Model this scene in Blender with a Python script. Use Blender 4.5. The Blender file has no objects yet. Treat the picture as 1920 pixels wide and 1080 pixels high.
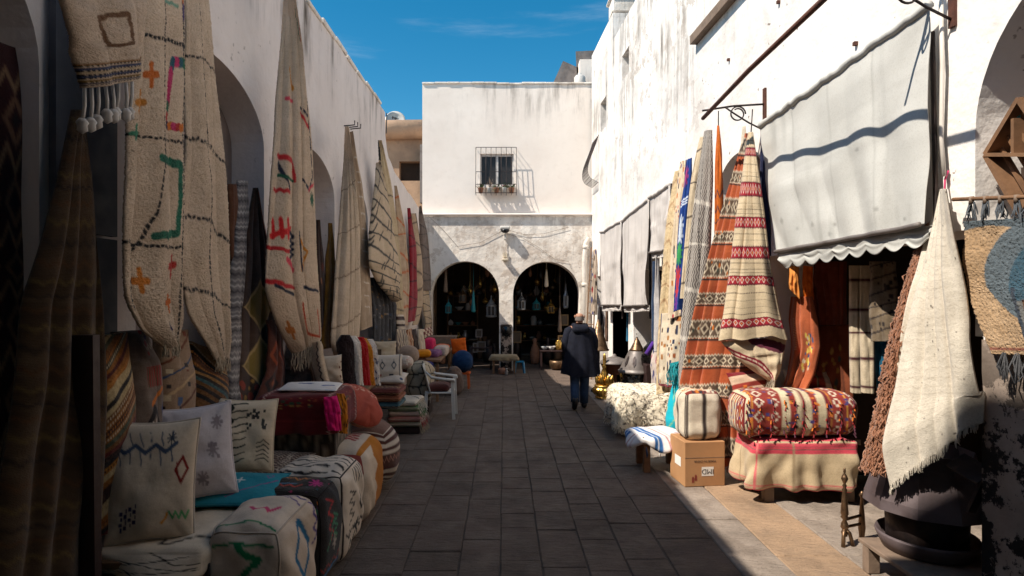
import bpy, bmesh, math, random
import numpy as np
from mathutils import Vector

# ------------------------------------------------------------------ camera, sky, sun, exposure
SC = bpy.context.scene
COL = SC.collection
F, CAMH, U0, V0 = 1100.0, 2.0, 945.0, 555.0      # focal length in photo pixels, eye height, vanishing point
cam = bpy.data.cameras.new('camera'); cam_o = bpy.data.objects.new('camera', cam); COL.objects.link(cam_o)
cam.sensor_width = 36.0; cam.lens = 36.0 * F / 1920.0
cam.shift_x = (960 - U0) / 1920.0; cam.shift_y = (V0 - 540) / 1920.0
cam.clip_start = 0.05; cam.clip_end = 600
cam_o.location = (0, 0, CAMH); cam_o.rotation_euler = (math.radians(90), 0, 0)
SC.camera = cam_o

SUN_DIR = Vector((0.76, 0.35, -1.0)).normalized()
world = bpy.data.worlds.new('World'); SC.world = world; world.use_nodes = True
wn = world.node_tree.nodes; wl = world.node_tree.links
bg = wn['Background']; bg.inputs['Strength'].default_value = 0.105
sky = wn.new('ShaderNodeTexSky'); sky.sky_type = 'NISHITA'; sky.sun_disc = False
sky.sun_elevation = math.asin(-SUN_DIR.z); sky.sun_rotation = math.atan2(-SUN_DIR.x, -SUN_DIR.y)
sky.altitude = 10; sky.air_density = 1.0; sky.dust_density = 0.25; sky.ozone_density = 2.0
hsv = wn.new('ShaderNodeHueSaturation'); hsv.inputs['Saturation'].default_value = 1.45; hsv.inputs['Hue'].default_value = 0.483
tc = wn.new('ShaderNodeTexCoord'); mpw = wn.new('ShaderNodeMapping'); mpw.inputs['Scale'].default_value = (1.2, 1.6, 9.0); mpw.inputs['Rotation'].default_value = (0.1, 0.25, 0.4)
nzw = wn.new('ShaderNodeTexNoise'); nzw.inputs['Scale'].default_value = 1.6; nzw.inputs['Detail'].default_value = 7; nzw.inputs['Roughness'].default_value = 0.62
mrw = wn.new('ShaderNodeMapRange'); mrw.interpolation_type = 'SMOOTHSTEP'
for i_, v_ in zip((1, 2, 3, 4), (0.5, 0.8, 0.0, 0.4)): mrw.inputs[i_].default_value = v_
mxw = wn.new('ShaderNodeMix'); mxw.data_type = 'RGBA'; mxw.inputs[7].default_value = (4.6, 5.6, 6.6, 1)     # thin high cloud
wl.new(sky.outputs[0], hsv.inputs['Color']); wl.new(tc.outputs['Generated'], mpw.inputs['Vector']); wl.new(mpw.outputs[0], nzw.inputs['Vector']); wl.new(nzw.outputs['Fac'], mrw.inputs[0])
wl.new(mrw.outputs[0], mxw.inputs[0]); wl.new(hsv.outputs[0], mxw.inputs[6]); wl.new(mxw.outputs[2], bg.inputs['Color'])

sun = bpy.data.lights.new('sun', 'SUN'); sun.energy = 5.0; sun.angle = math.radians(0.53); sun.color = (1.0, 0.92, 0.8)
sun_o = bpy.data.objects.new('sun', sun); COL.objects.link(sun_o); sun_o.location = (-6, -3, 14)
sun_o.rotation_euler = SUN_DIR.to_track_quat('-Z', 'Y').to_euler()

SC.view_settings.view_transform = 'Standard'; SC.view_settings.look = 'None'
SC.view_settings.exposure = 0.48; SC.view_settings.gamma = 1.0
SC.cycles.max_bounces = 6; SC.cycles.diffuse_bounces = 4

random.seed(7); RNG = np.random.default_rng(11)

# ------------------------------------------------------------------ places: a photo point at a depth, or on either wall
def P(u, v, y): return np.array(((u - U0) / F * y, y, CAMH - (v - V0) / F * y))
def xl(y): return -2.506 + 0.0214 * y            # face of the left wall
def xr(y): return 3.12 - 0.0492 * y              # face of the right wall
def at(spec, u, v):
    k, d = spec
    if k == 'L': y = (2.506 - d) / (0.0214 - (u - U0) / F)
    elif k == 'R': y = (3.12 - d) / ((u - U0) / F + 0.0492)
    else: y = d
    return P(u, v, y)

# ------------------------------------------------------------------ noise on arrays
def _h(i, j, s):
    n = (i * 374761393 + j * 668265263 + s * 974711) & 0x7fffffff
    n = ((n ^ (n >> 13)) * 1274126177) & 0x7fffffff
    return ((n ^ (n >> 16)) & 0xffff) / 65535.0
def vn(x, y, s=0):
    x = np.asarray(x, float); y = np.asarray(y, float)
    xi = np.floor(x).astype(np.int64); yi = np.floor(y).astype(np.int64)
    fx = x - xi; fy = y - yi; fx = fx*fx*(3-2*fx); fy = fy*fy*(3-2*fy)
    a = _h(xi, yi, s)*(1-fx) + _h(xi+1, yi, s)*fx
    b = _h(xi, yi+1, s)*(1-fx) + _h(xi+1, yi+1, s)*fx
    return a*(1-fy) + b*fy - 0.5

# ------------------------------------------------------------------ materials
M = {}
def srgb(c):
    c = np.asarray(c, float) / 255.0
    return np.where(c <= 0.04045, c/12.92, ((c+0.055)/1.055)**2.4)
class NT:
    def __init__(s, name):
        s.m = bpy.data.materials.new(name); s.m.use_nodes = True
        s.n = s.m.node_tree.nodes; s.l = s.m.node_tree.links
        s.b = s.n['Principled BSDF']; M[name] = s.m
    def new(s, t, **k):
        n = s.n.new(t)
        for a, v in k.items():
            if hasattr(n, a): setattr(n, a, v)
        return n
    def pos(s, scale=(1,1,1)):
        g = s.new('ShaderNodeNewGeometry'); m = s.new('ShaderNodeMapping'); m.inputs['Scale'].default_value = scale
        s.l.new(g.outputs['Position'], m.inputs['Vector']); return m.outputs[0]
    def noise(s, scale, vec=None, detail=5, rough=0.6):
        n = s.new('ShaderNodeTexNoise'); n.inputs['Scale'].default_value = scale
        n.inputs['Detail'].default_value = detail; n.inputs['Roughness'].default_value = rough
        s.l.new(vec if vec is not None else s.pos(), n.inputs['Vector']); return n.outputs['Fac']
    def ramp(s, f, a, b, ca=0.0, cb=1.0):
        r = s.new('ShaderNodeMapRange'); r.interpolation_type = 'SMOOTHSTEP'
        for i, v in zip((1, 2, 3, 4), (a, b, ca, cb)): r.inputs[i].default_value = v
        s.l.new(f, r.inputs[0]); return r.outputs[0]
    def mul(s, a, b, op='MULTIPLY'):
        m = s.new('ShaderNodeMath'); m.operation = op
        for i, v in enumerate((a, b)):
            if isinstance(v, (int, float)): m.inputs[i].default_value = v
            else: s.l.new(v, m.inputs[i])
        return m.outputs[0]
    def mix(s, f, a, b, mode='MIX'):
        m = s.new('ShaderNodeMix'); m.data_type = 'RGBA'; m.blend_type = mode
        for i, v in ((0, f), (6, a), (7, b)):
            if isinstance(v, (int, float)): m.inputs[i].default_value = v
            elif isinstance(v, (tuple, list, np.ndarray)): m.inputs[i].default_value = (*[float(q) for q in v], 1)
            else: s.l.new(v, m.inputs[i])
        return m.outputs[2]
    def bump(s, h, strength, dist=0.01, prev=None):
        b = s.new('ShaderNodeBump'); b.inputs['Strength'].default_value = strength; b.inputs['Distance'].default_value = dist
        s.l.new(h, b.inputs['Height'])
        if prev is not None: s.l.new(prev, b.inputs['Normal'])
        return b.outputs[0]
    def out(s, col=None, nor=None, rough=None, metal=None, spec=None):
        if col is not None:
            if isinstance(col, (tuple, list, np.ndarray)): s.b.inputs['Base Color'].default_value = (*[float(q) for q in col], 1)
            else: s.l.new(col, s.b.inputs['Base Color'])
        if nor is not None: s.l.new(nor, s.b.inputs['Normal'])
        if rough is not None:
            if isinstance(rough, (int, float)): s.b.inputs['Roughness'].default_value = rough
            else: s.l.new(rough, s.b.inputs['Roughness'])
        if metal is not None: s.b.inputs['Metallic'].default_value = metal
        if spec is not None: s.b.inputs['Specular IOR Level'].default_value = spec
        return s.m
    def zed(s, axis=2):
        g = s.new('ShaderNodeNewGeometry'); x = s.new('ShaderNodeSeparateXYZ'); s.l.new(g.outputs['Position'], x.inputs[0]); return x.outputs[axis]

def plaster(name, base, dirt, streak_top=None, streak=0.0, patch=0.25, chips=0.3, ymask=None, low=None, bs=0.55):
    t = NT(name)
    c = t.mix(t.ramp(t.noise(0.9), 0.35, 0.75, 0, patch), base, dirt)
    c = t.mix(t.ramp(t.noise(5.5), 0.5, 0.8, 0, patch*0.6), c, dirt)
    if streak_top:
        m = t.ramp(t.noise(3.2, t.pos((1.6, 1.6, 0.16)), 7, 0.7), 0.42, 0.66, 0, streak)
        m = t.mul(m, t.ramp(t.zed(), streak_top[0], streak_top[1])); m = t.mul(m, t.ramp(t.noise(0.55, t.pos((1, 1, .7)), 5, 0.7), 0.42, 0.62))
        if ymask: m = t.mul(m, t.ramp(t.zed(1), ymask[0], ymask[1]))
        c = t.mix(m, c, srgb((88, 76, 64)))
    if low:
        th_ = low[4] if len(low) > 4 else 0.53; m = t.ramp(t.noise(3.4, None, 9, 0.72), th_, th_+0.03)
        m = t.mul(m, t.ramp(t.zed(), low[0], low[1], 0, low[3] if len(low) > 3 else 1))
        if ymask: m = t.mul(t.mul(m, t.ramp(t.zed(1), ymask[0], ymask[1])), t.ramp(t.noise(0.7, None, 4), 0.4, 0.6))
        c = t.mix(m, c, low[2])
    ch = t.mul(t.ramp(t.noise(14, None, 3, 0.55), 0.67, 0.72, 0, chips), t.ramp(t.noise(1.1), 0.45, 0.6))
    c = t.mix(ch, c, srgb((120, 104, 90)))
    b = t.bump(t.noise(2.6, None, 4), bs, 0.05)
    b = t.bump(t.noise(38, None, 6, 0.7), 0.35, 0.008, b)
    b = t.bump(ch, -0.6, 0.01, b)
    return t.out(c, b, 0.92, spec=0.2)
plaster('plaster_left', srgb((226, 214, 207)), srgb((184, 170, 163)), (3.9, 5.5), 1.0, 0.3, 0.5)
plaster('plaster_right', srgb((238, 233, 228)), srgb((170, 156, 144)), (3.0, 6.0), 0.8, 0.35, 1.0, (5.0, 9.0), (3.2, 5.5, srgb((158, 144, 132)), 0.6))
plaster('plaster_front', srgb((240, 229, 219)), srgb((212, 196, 184)), (6.0, 7.75), 0.55, 0.35, 0.1, None, None, 0.18)
plaster('plaster_old', srgb((240, 232, 222)), srgb((176, 156, 138)), (1.0, 4.5), 0.4, 0.5, 0.95, None, (9.0, 1.0, srgb((150, 124, 102)), 0.4), 0.8)
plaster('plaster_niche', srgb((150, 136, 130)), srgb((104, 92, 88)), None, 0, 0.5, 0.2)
plaster('plaster_peeled', srgb((168, 152, 140)), srgb((104, 88, 76)), None, 0, 0.8, 0.9, None, (2.2, 1.0, srgb((36, 31, 29)), 1.0, 0.475))
plaster('plaster_tan', srgb((188, 154, 126)), srgb((140, 114, 96)), None, 0, 0.8, 0.6)
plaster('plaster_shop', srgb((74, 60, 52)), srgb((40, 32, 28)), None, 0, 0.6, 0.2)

def stone(name, a, b, c2, rough=0.8):
    t = NT(name)
    oi = t.new('ShaderNodeObjectInfo')
    c = t.mix(oi.outputs['Random'], a, b)
    c = t.mix(t.ramp(t.noise(3.0, None, 6), 0.4, 0.7, 0, 0.7), c, c2)
    c = t.mix(t.ramp(t.noise(1.1, None, 8, 0.7), 0.45, 0.7, 0, 0.55), c, tuple(0.55*q for q in c2))
    c = t.mix(t.ramp(t.noise(60, None, 3), 0.55, 0.75, 0, 0.5), c, srgb((36, 32, 30)))
    bb = t.bump(t.noise(7, t.pos((1, 2.6, 1)), 8, 0.72), 1.0, 0.045)
    bb = t.bump(t.noise(70, None, 4, 0.7), 0.4, 0.006, bb)
    return t.out(c, bb, t.ramp(t.noise(4), 0.3, 0.7, rough-0.2, rough+0.1), spec=0.35)
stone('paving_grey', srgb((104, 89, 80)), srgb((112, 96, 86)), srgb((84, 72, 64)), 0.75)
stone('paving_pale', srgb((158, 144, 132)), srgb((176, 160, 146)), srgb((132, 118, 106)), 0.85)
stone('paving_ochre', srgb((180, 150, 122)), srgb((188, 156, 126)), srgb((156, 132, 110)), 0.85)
t = NT('earth'); t.out(t.mix(t.noise(8), srgb((74, 64, 57)), srgb((96, 84, 75))), t.bump(t.noise(40), 0.5), 0.95)

def cloth(name, wscale, wbump, fuzz, rough=0.95, vary=0.16, sheen=0.15, lump=0.4):
    t = NT(name)
    a = t.new('ShaderNodeAttribute'); a.attribute_name = 'Col'
    oc = t.new('ShaderNodeTexCoord').outputs['Object']
    n1 = t.noise(3.0, oc, 4); n2 = t.noise(90, oc, 3, 0.7)
    c = t.mix(t.ramp(n1, 0.3, 0.75, 0, vary), a.outputs['Color'], (0.22, 0.16, 0.11), 'MULTIPLY')
    c = t.mix(t.ramp(n2, 0.45, 0.7, 0, vary*1.6), c, (0.3, 0.25, 0.2), 'MULTIPLY')
    b = t.bump(t.noise(5, oc, 3), lump, 0.03)
    w = t.new('ShaderNodeTexWave'); w.wave_type = 'BANDS'; w.bands_direction = 'Z'; w.inputs['Scale'].default_value = wscale; w.inputs['Distortion'].default_value = 3.0
    w.inputs['Detail'].default_value = 2.0; w.inputs['Detail Scale'].default_value = 2.0
    t.l.new(oc, w.inputs['Vector'])
    b = t.bump(w.outputs['Fac'], wbump, 0.004, b)
    b = t.bump(t.noise(130, oc, 3, 0.8), fuzz, 0.008, b)
    t.out(c, b, rough, spec=0.12); t.b.inputs['Sheen Weight'].default_value = sheen; t.b.inputs['Sheen Roughness'].default_value = 0.6
cloth('wool', 45, 0.35, 0.5); cloth('pile', 30, 0.15, 1.0); cloth('cotton', 110, 0.12, 0.15, 0.85, 0.08, 0.05); cloth('awning_cloth', 160, 0.05, 0.05, 0.75, 0.1, 0.0, 0.12)

def plain(name, c, rough=0.6, metal=0.0, bumpy=0.2, scale=25, c2=None, amt=0.5, spec=0.5):
    t = NT(name); oc = t.new('ShaderNodeTexCoord').outputs['Object']
    n = t.noise(scale*0.4, oc, 6)
    c2 = c2 if c2 is not None else tuple(0.6*q for q in srgb(c)); a = srgb(c)
    col = t.mix(t.ramp(n, 0.4, 0.7, 0, amt), a, c2)
    t.out(col, t.bump(t.noise(scale*2, oc, 5), bumpy, 0.006), t.ramp(t.noise(scale, oc), 0.3, 0.7, max(0.05, rough-0.12), min(1, rough+0.12)), metal, spec)
plain('rust', (96, 58, 44), 0.75, 0.3, 0.5, 40, tuple(srgb((50, 32, 28))))
plain('iron', (52, 46, 46), 0.5, 0.7, 0.3, 20, tuple(srgb((82, 66, 60))))
plain('iron_sheet', (104, 92, 94), 0.55, 0.3, 0.12, 7, tuple(srgb((66, 52, 50))), 0.8)
plain('zinc', (128, 120, 116), 0.6, 0.45, 0.15, 10, tuple(srgb((96, 86, 80))), 0.8)
plain('brass', (200, 160, 84), 0.32, 0.95, 0.15, 15, tuple(srgb((120, 88, 48))), 0.6)
plain('old_brass', (128, 102, 78), 0.42, 0.85, 0.3, 30, tuple(srgb((60, 46, 36))), 0.7)
plain('silver', (170, 172, 176), 0.4, 0.8, 0.2, 20)
plain('wood', (126, 92, 64), 0.75, 0, 0.4, 16, tuple(srgb((78, 54, 38))))
plain('wood_grey', (128, 108, 92), 0.85, 0, 0.5, 18, tuple(srgb((84, 70, 60))))
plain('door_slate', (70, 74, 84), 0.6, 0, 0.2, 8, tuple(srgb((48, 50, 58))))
plain('wood_dark', (46, 26, 24), 0.55, 0, 0.3, 14)
plain('card', (176, 130, 88), 0.85, 0, 0.12, 10, tuple(srgb((160, 116, 78))), 0.6)
plain('paper', (226, 222, 216), 0.8, 0, 0.05, 10, None, 0.08)
plain('ink', (52, 42, 40), 0.8, 0, 0.05)
plain('ink_red', (132, 52, 40), 0.8, 0, 0.05)
plain('plastic_white', (204, 200, 194), 0.4, 0, 0.05, 6, tuple(srgb((170, 164, 156))), 0.5)
plain('plastic_black', (16, 16, 18), 0.22, 0, 0.5, 8, None, 0.4)
plain('plastic_blue', (24, 120, 160), 0.4, 0, 0.05)
plain('plastic_orange', (206, 92, 34), 0.5, 0, 0.05)
plain('pvc', (222, 214, 204), 0.5, 0, 0.1, 6, tuple(srgb((186, 172, 158))), 0.6)
plain('clay', (150, 104, 80), 0.8, 0, 0.3); plain('leaf', (72, 92, 50), 0.7, 0, 0.2, 20, tuple(srgb((40, 60, 30)))); plain('petal', (206, 60, 110), 0.7)
plain('skin', (168, 122, 98), 0.6, 0, 0.1, 14, tuple(srgb((140, 96, 76))), 0.4); plain('hair', (118, 108, 102), 0.9, 0, 0.8, 60)
plain('coat', (27, 29, 41), 0.9, 0, 0.25, 30, tuple(srgb((14, 15, 22))), 0.6, 0.2); plain('denim', (44, 66, 96), 0.9, 0, 0.3, 40, tuple(srgb((28, 42, 66)))); plain('leather', (34, 30, 32), 0.5, 0, 0.3)
plain('turquoise_paint', (40, 132, 140), 0.6); plain('frame_white', (206, 200, 196), 0.6, 0, 0.1)
plain('wall_lamp_cream', (210, 196, 172), 0.6); plain('old_frame_gilt', (120, 96, 66), 0.5, 0.4); plain('picture_dark', (70, 58, 46), 0.7, 0, 0.1, 4, tuple(srgb((110, 92, 68))))
t = NT('glass_dark'); t.out(srgb((48, 45, 45)), None, 0.35, 0, 0.4)
t = NT('curtain'); t.out(t.mix(t.noise(6, t.pos((8, 8, 0.4))), srgb((66, 62, 62)), srgb((104, 98, 98))), None, 0.8)
# ------------------------------------------------------------------ objects
def raw_obj(name, V, faces, mat, parent=None, loc=(0,0,0), cols=None, smooth=True):
    me = bpy.data.meshes.new(name)
    V = np.asarray(V, np.float32).reshape(-1, 3)
    if isinstance(faces, np.ndarray):
        nf = len(faces); k = faces.shape[1]
        me.vertices.add(len(V)); me.vertices.foreach_set('co', V.ravel())
        me.loops.add(nf*k); me.loops.foreach_set('vertex_index', faces.astype(np.int32).ravel())
        me.polygons.add(nf); me.polygons.foreach_set('loop_start', np.arange(0, nf*k, k, dtype=np.int32))
        me.update(calc_edges=True)
    else:
        me.from_pydata(V.tolist(), [], faces); me.update()
    me.validate()
    if cols is not None:
        ca = me.color_attributes.new('Col', 'FLOAT_COLOR', 'POINT')
        c4 = np.ones((len(V), 4), np.float32); c4[:, :3] = np.asarray(cols).reshape(-1, 3); ca.data.foreach_set('color', c4.ravel())
    me.polygons.foreach_set('use_smooth', np.full(len(me.polygons), smooth)); me.update()
    me.materials.append(M[mat] if isinstance(mat, str) else mat)
    o = bpy.data.objects.new(name, me); COL.objects.link(o); o.location = loc
    if parent is not None: o.parent = parent
    return o
def tag(o, label=None, cat=None, group=None, kind=None):
    for k, v in (('label', label), ('category', cat), ('group', group), ('kind', kind)):
        if v: o[k] = v
    return o
class Thing:
    """an Empty at the thing's base; parts are given in world coordinates"""
    def __init__(s, name, label, cat, loc, group=None, kind=None):
        s.o = bpy.data.objects.new(name, None); COL.objects.link(s.o); s.o.empty_display_size = 0.1
        s.loc = np.array(loc, float); s.o.location = s.loc; tag(s.o, label, cat, group, kind)
    def part(s, name, mb, mat, under=None, kind=None, smooth=None):
        V, Fc, C = mb.data()
        o = raw_obj(name, V - s.loc, Fc, mat, under or s.o, (0,0,0), C, mb.smooth if smooth is None else smooth)
        if kind: o['kind'] = kind
        return o
def solo(name, label, cat, mb, mat, group=None, kind=None, smooth=None):
    V, Fc, C = mb.data()
    base = np.array(((V[:,0].min()+V[:,0].max())/2, (V[:,1].min()+V[:,1].max())/2, V[:,2].min()))
    o = raw_obj(name, V - base, Fc, mat, None, base, C, mb.smooth if smooth is None else smooth)
    return tag(o, label, cat, group, kind)

class MB:
    def __init__(s, smooth=False): s.v = []; s.f = []; s.c = []; s.smooth = smooth; s.n = 0
    def add(s, V, Fc, C=None):
        V = np.asarray(V, float).reshape(-1, 3)
        s.v.append(V); b = s.n; s.n += len(V)
        if isinstance(Fc, np.ndarray): s.f.append(Fc + b)
        else: s.f.append([tuple(i + b for i in q) for q in Fc])
        if C is not None: s.c.append(np.asarray(C).reshape(-1, 3))
        return s
    def data(s):
        V = np.concatenate(s.v)
        if all(isinstance(q, np.ndarray) for q in s.f): Fc = np.concatenate(s.f)
        else: Fc = [tuple(int(i) for i in q) for blk in s.f for q in blk]
        return V, Fc, (np.concatenate(s.c) if s.c else None)
    def box(s, c, size, R=None, bevel=0.0, tilt=None):
        c = np.asarray(c, float); h = np.asarray(size, float)/2
        if bevel > 0:
            bm = bmesh.new(); bmesh.ops.create_cube(bm, size=1.0)
            for v in bm.verts: v.co = Vector((v.co.x*size[0], v.co.y*size[1], v.co.z*size[2]))
            bmesh.ops.bevel(bm, geom=bm.edges[:], offset=bevel, segments=1, affect='EDGES')
            V = np.array([v.co[:] for v in bm.verts]); Fc = [tuple(v.index for v in f.verts) for f in bm.faces]; bm.free()
        else:
            V = np.array([(x*h[0], y*h[1], z*h[2]) for x in (-1,1) for y in (-1,1) for z in (-1,1)])
            Fc = [(0,1,3,2),(4,6,7,5),(0,4,5,1),(2,3,7,6),(0,2,6,4),(1,5,7,3)]
        if R is not None: V = V @ np.asarray(R).T
        return s.add(V + c, Fc)
    def bar(s, a, b, w, h=None, up=(0,0,1)):
        a = np.asarray(a, float); b = np.asarray(b, float); d = b-a; L = np.linalg.norm(d); d = d/L
        x = np.cross(d, up); 
        if np.linalg.norm(x) < 1e-4: x = np.array((1.,0,0))
        x /= np.linalg.norm(x); z = np.cross(x, d)
        return s.box((a+b)/2, (w, L, h or w), np.stack([x, d, z], 1))
    def tube(s, path, r, n=8, cap=True):
        path = np.asarray(path, float); m = len(path); r = np.broadcast_to(np.asarray(r, float), (m,))
        T = np.gradient(path, axis=0); T /= np.linalg.norm(T, axis=1)[:,None] + 1e-9
        ref = np.array((0,0,1.)) if abs(T[0][2]) < 0.9 else np.array((1.,0,0))
        V = []; 
        for i in range(m):
            x = np.cross(ref, T[i]); x /= np.linalg.norm(x)+1e-9; y = np.cross(T[i], x); ref = y if abs(np.dot(y, T[i])) < .9 else ref
            a = np.arange(n)*2*math.pi/n
            V.append(path[i] + r[i]*(np.cos(a)[:,None]*x + np.sin(a)[:,None]*y))
        Fc = [(i*n+k, i*n+(k+1)%n, (i+1)*n+(k+1)%n, (i+1)*n+k) for i in range(m-1) for k in range(n)]
        if cap: Fc += [tuple(range(n))[::-1], tuple(range((m-1)*n, m*n))]
        return s.add(np.concatenate(V), Fc)
    def lathe(s, prof, c, n=24, axis=None, lobes=None):
        prof = np.asarray(prof, float); m = len(prof); a = np.arange(n)*2*math.pi/n; V = []
        for i in range(m):
            rr = prof[i,0]*np.ones(n)
            if lobes: rr = rr*(1 + lobes[1]*np.abs(np.sin(a*lobes[0]/2)) * (lobes[2] <= i <= lobes[3]))
            V.append(np.stack([rr*np.cos(a), rr*np.sin(a), np.full(n, prof[i,1])], 1))
        V = np.concatenate(V)
        if axis is not None:
            z = np.asarray(axis, float); z /= np.linalg.norm(z); x = np.cross((0,1,0.01), z); x /= np.linalg.norm(x); y = np.cross(z, x)
            V = V @ np.stack([x, y, z], 0)
        Fc = [(i*n+k, i*n+(k+1)%n, (i+1)*n+(k+1)%n, (i+1)*n+k) for i in range(m-1) for k in range(n)]
        Fc += [tuple(range(n))[::-1], tuple(range((m-1)*n, m*n))]
        return s.add(V + np.asarray(c, float), Fc)
    def loft(s, secs, n=16, cap=True):
        """secs: (cx, cy, cz, rx, ry[, rot]) ellipses"""
        a = np.arange(n)*2*math.pi/n; V = []
        for q in secs:
            cx, cy, cz, rx, ry = q[:5]; ro = q[5] if len(q) > 5 else 0
            x = rx*np.cos(a); y = ry*np.sin(a)
            V.append(np.stack([cx + x*math.cos(ro) - y*math.sin(ro), cy + x*math.sin(ro) + y*math.cos(ro), np.full(n, cz)], 1))
        m = len(secs)
        Fc = [(i*n+k, i*n+(k+1)%n, (i+1)*n+(k+1)%n, (i+1)*n+k) for i in range(m-1) for k in range(n)]
        if cap: Fc += [tuple(range(n))[::-1], tuple(range((m-1)*n, m*n))]
        return s.add(np.concatenate(V), Fc)
    def poly(s, pts, thick, n):
        """a flat polygon extruded along n"""
        p = np.asarray(pts, float); q = p + np.asarray(n, float)*thick; k = len(p)
        return s.add(np.concatenate([p, q]), [tuple(range(k))[::-1], tuple(range(k, 2*k))] + [(i, (i+1)%k, k+(i+1)%k, k+i) for i in range(k)])

def grid_faces(nT, nS):
    i, j = np.meshgrid(np.arange(nT), np.arange(nS), indexing='ij'); a = i*(nS+1)+j
    return np.stack([a, a+nS+1, a+nS+2, a+1], -1).reshape(-1, 4)

# ------------------------------------------------------------------ woven patterns: drawn as colours on the cloth's own grid
class Cv:
    def __init__(s, base, w=160, h=320, seed=1, vary=8):
        s.w, s.h = w, h; s.seed = seed
        s.a = np.empty((h, w, 3)); s.a[:] = base
        s.Y, s.X = np.mgrid[0:h, 0:w]; s.X = (s.X+.5)/w; s.Y = (s.Y+.5)/h; s.asp = h/w
        s.a += (vn(s.X*9, s.Y*9*s.asp, seed)*2*vary)[..., None] + (vn(s.X*3, s.Y*60*s.asp, seed+5)*vary)[..., None]
        s.r = random.Random(seed); s.ts = 1.0
    def put(s, m, c):
        m = np.clip(m, 0, 1)[..., None]; s.a = s.a*(1-m) + np.asarray(c, float)*m; return s
    def band(s, t0, t1, c): return s.put(((s.Y >= t0) & (s.Y < t1))*1.0, c)
    def vband(s, a, b, c, t0=0, t1=1): return s.put(((s.X >= a) & (s.X < b) & (s.Y >= t0) & (s.Y < t1))*1.0, c)
    def rect(s, x0, y0, x1, y1, c): return s.put(((s.X >= x0) & (s.X < x1) & (s.Y >= y0) & (s.Y < y1))*1.0, c)
    def line(s, pts, wd, c, wob=0.012, dash=0):
        pts = np.asarray(pts, float)*(1, s.ts); wx = s.X + wob*vn(s.Y*22, s.X*7, s.seed+3)*2; wy = s.Y*s.asp + wob*vn(s.X*22, s.Y*7, s.seed+9)*2
        d = np.full(s.X.shape, 9.0); al = np.zeros(s.X.shape); acc = 0
        for p, q in zip(pts[:-1], pts[1:]):
            ax, ay, bx, by = p[0], p[1]*s.asp, q[0], q[1]*s.asp; L2 = (bx-ax)**2+(by-ay)**2 + 1e-9
            t = np.clip(((wx-ax)*(bx-ax)+(wy-ay)*(by-ay))/L2, 0, 1); e = np.hypot(wx-ax-t*(bx-ax), wy-ay-t*(by-ay))
            k = e < d; d = np.where(k, e, d); al = np.where(k, acc + t*math.sqrt(L2), al); acc += math.sqrt(L2)
        m = np.clip((wd/2 - d)*s.w + .5, 0, 1)
        if dash: m = m*(np.sin(al*dash) > -0.8)
        return s.put(m, c)
    def multiline(s, pts, wd, cols, seg=0.05):
        pts = np.asarray(pts, float)
        for p, q in zip(pts[:-1], pts[1:]):
            L = math.hypot(q[0]-p[0], (q[1]-p[1])*s.asp); n = max(1, int(L/seg))
            for i in range(n):
                s.line([p+(q-p)*i/n, p+(q-p)*(i+.8)/n], wd, s.r.choice(cols))
        return s
    def zig(s, y0, amp, n, wd, c, x0=0, x1=1):
        pts = [(x0+(x1-x0)*i/(2*n), y0 + (amp if i % 2 else -amp)) for i in range(2*n+1)]; return s.line(pts, wd, c, 0.004)
    def vzig(s, x0, amp, n, wd, c, y0=0, y1=1):
        pts = [(x0 + (amp if i % 2 else -amp), y0+(y1-y0)*i/(2*n)) for i in range(2*n+1)]; return s.line(pts, wd, c, 0.004)
    def diamonds(s, y0, y1, n, c, inner=None, x0=0, x1=1, thick=0.3):
        fx = ((s.X-x0)/(x1-x0)*n) % 1 - .5; fy = (s.Y-(y0+y1)/2)/(y1-y0); d = np.abs(fx)*1.0 + np.abs(fy)
        box = (s.Y >= y0) & (s.Y < y1) & (s.X >= x0) & (s.X < x1)
        s.put(((np.abs(d-.36) < thick*.3) & box)*1.0, c)
        if inner is not None: s.put(((d < .14) & box)*1.0, inner)
        return s
    def vdiamonds(s, x0, x1, n, c, inner=None, y0=0, y1=1):
        fy = ((s.Y-y0)/(y1-y0)*n) % 1 - .5; fx = (s.X-(x0+x1)/2)/(x1-x0); d = np.abs(fx)+np.abs(fy)
        box = (s.X >= x0) & (s.X < x1) & (s.Y >= y0) & (s.Y < y1)
        s.put(((np.abs(d-.36) < .09) & box)*1.0, c)
        if inner is not None: s.put(((d < .14) & box)*1.0, inner)
        return s
    def dots(s, n, r, cols, box=(0,0,1,1), sq=False):
        for i in range(n):
            x = s.r.uniform(box[0], box[2]); y = s.r.uniform(box[1], box[3]); rr = r*s.r.uniform(.6, 1.3)
            d = np.maximum(np.abs(s.X-x), np.abs(s.Y-y)*s.asp) if sq else np.hypot(s.X-x, (s.Y-y)*s.asp)
            s.put((d < rr)*1.0, s.r.choice(cols))
        return s
    def tick(s, t, c, n=40, wd=0.006): return s.put(((np.abs(s.Y-t) < wd) & ((s.X*n) % 1 < .6))*1.0, c)
    def cross(s, x, y, r, c, wd=0.03): s.line([(x-r, y), (x+r, y)], wd, c, 0); return s.line([(x, y-r/s.asp), (x, y+r/s.asp)], wd, c, 0)
    def star(s, x, y, r, c, wd=0.02):
        for k in range(4):
            a = k*math.pi/4; s.line([(x-r*math.cos(a), y-r*math.sin(a)/s.asp), (x+r*math.cos(a), y+r*math.sin(a)/s.asp)], wd, c, 0)
        return s
    def dia(s, x, y, r, c, wd=0.02): return s.line([(x-r, y), (x, y-1.5*r/s.asp), (x+r, y), (x, y+1.5*r/s.asp), (x-r, y)], wd, c, 0.003)
    def check(s, nx, ny, c): return s.put((((np.floor(s.X*nx)+np.floor(s.Y*ny)) % 2) > 0)*1.0, c)
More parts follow.
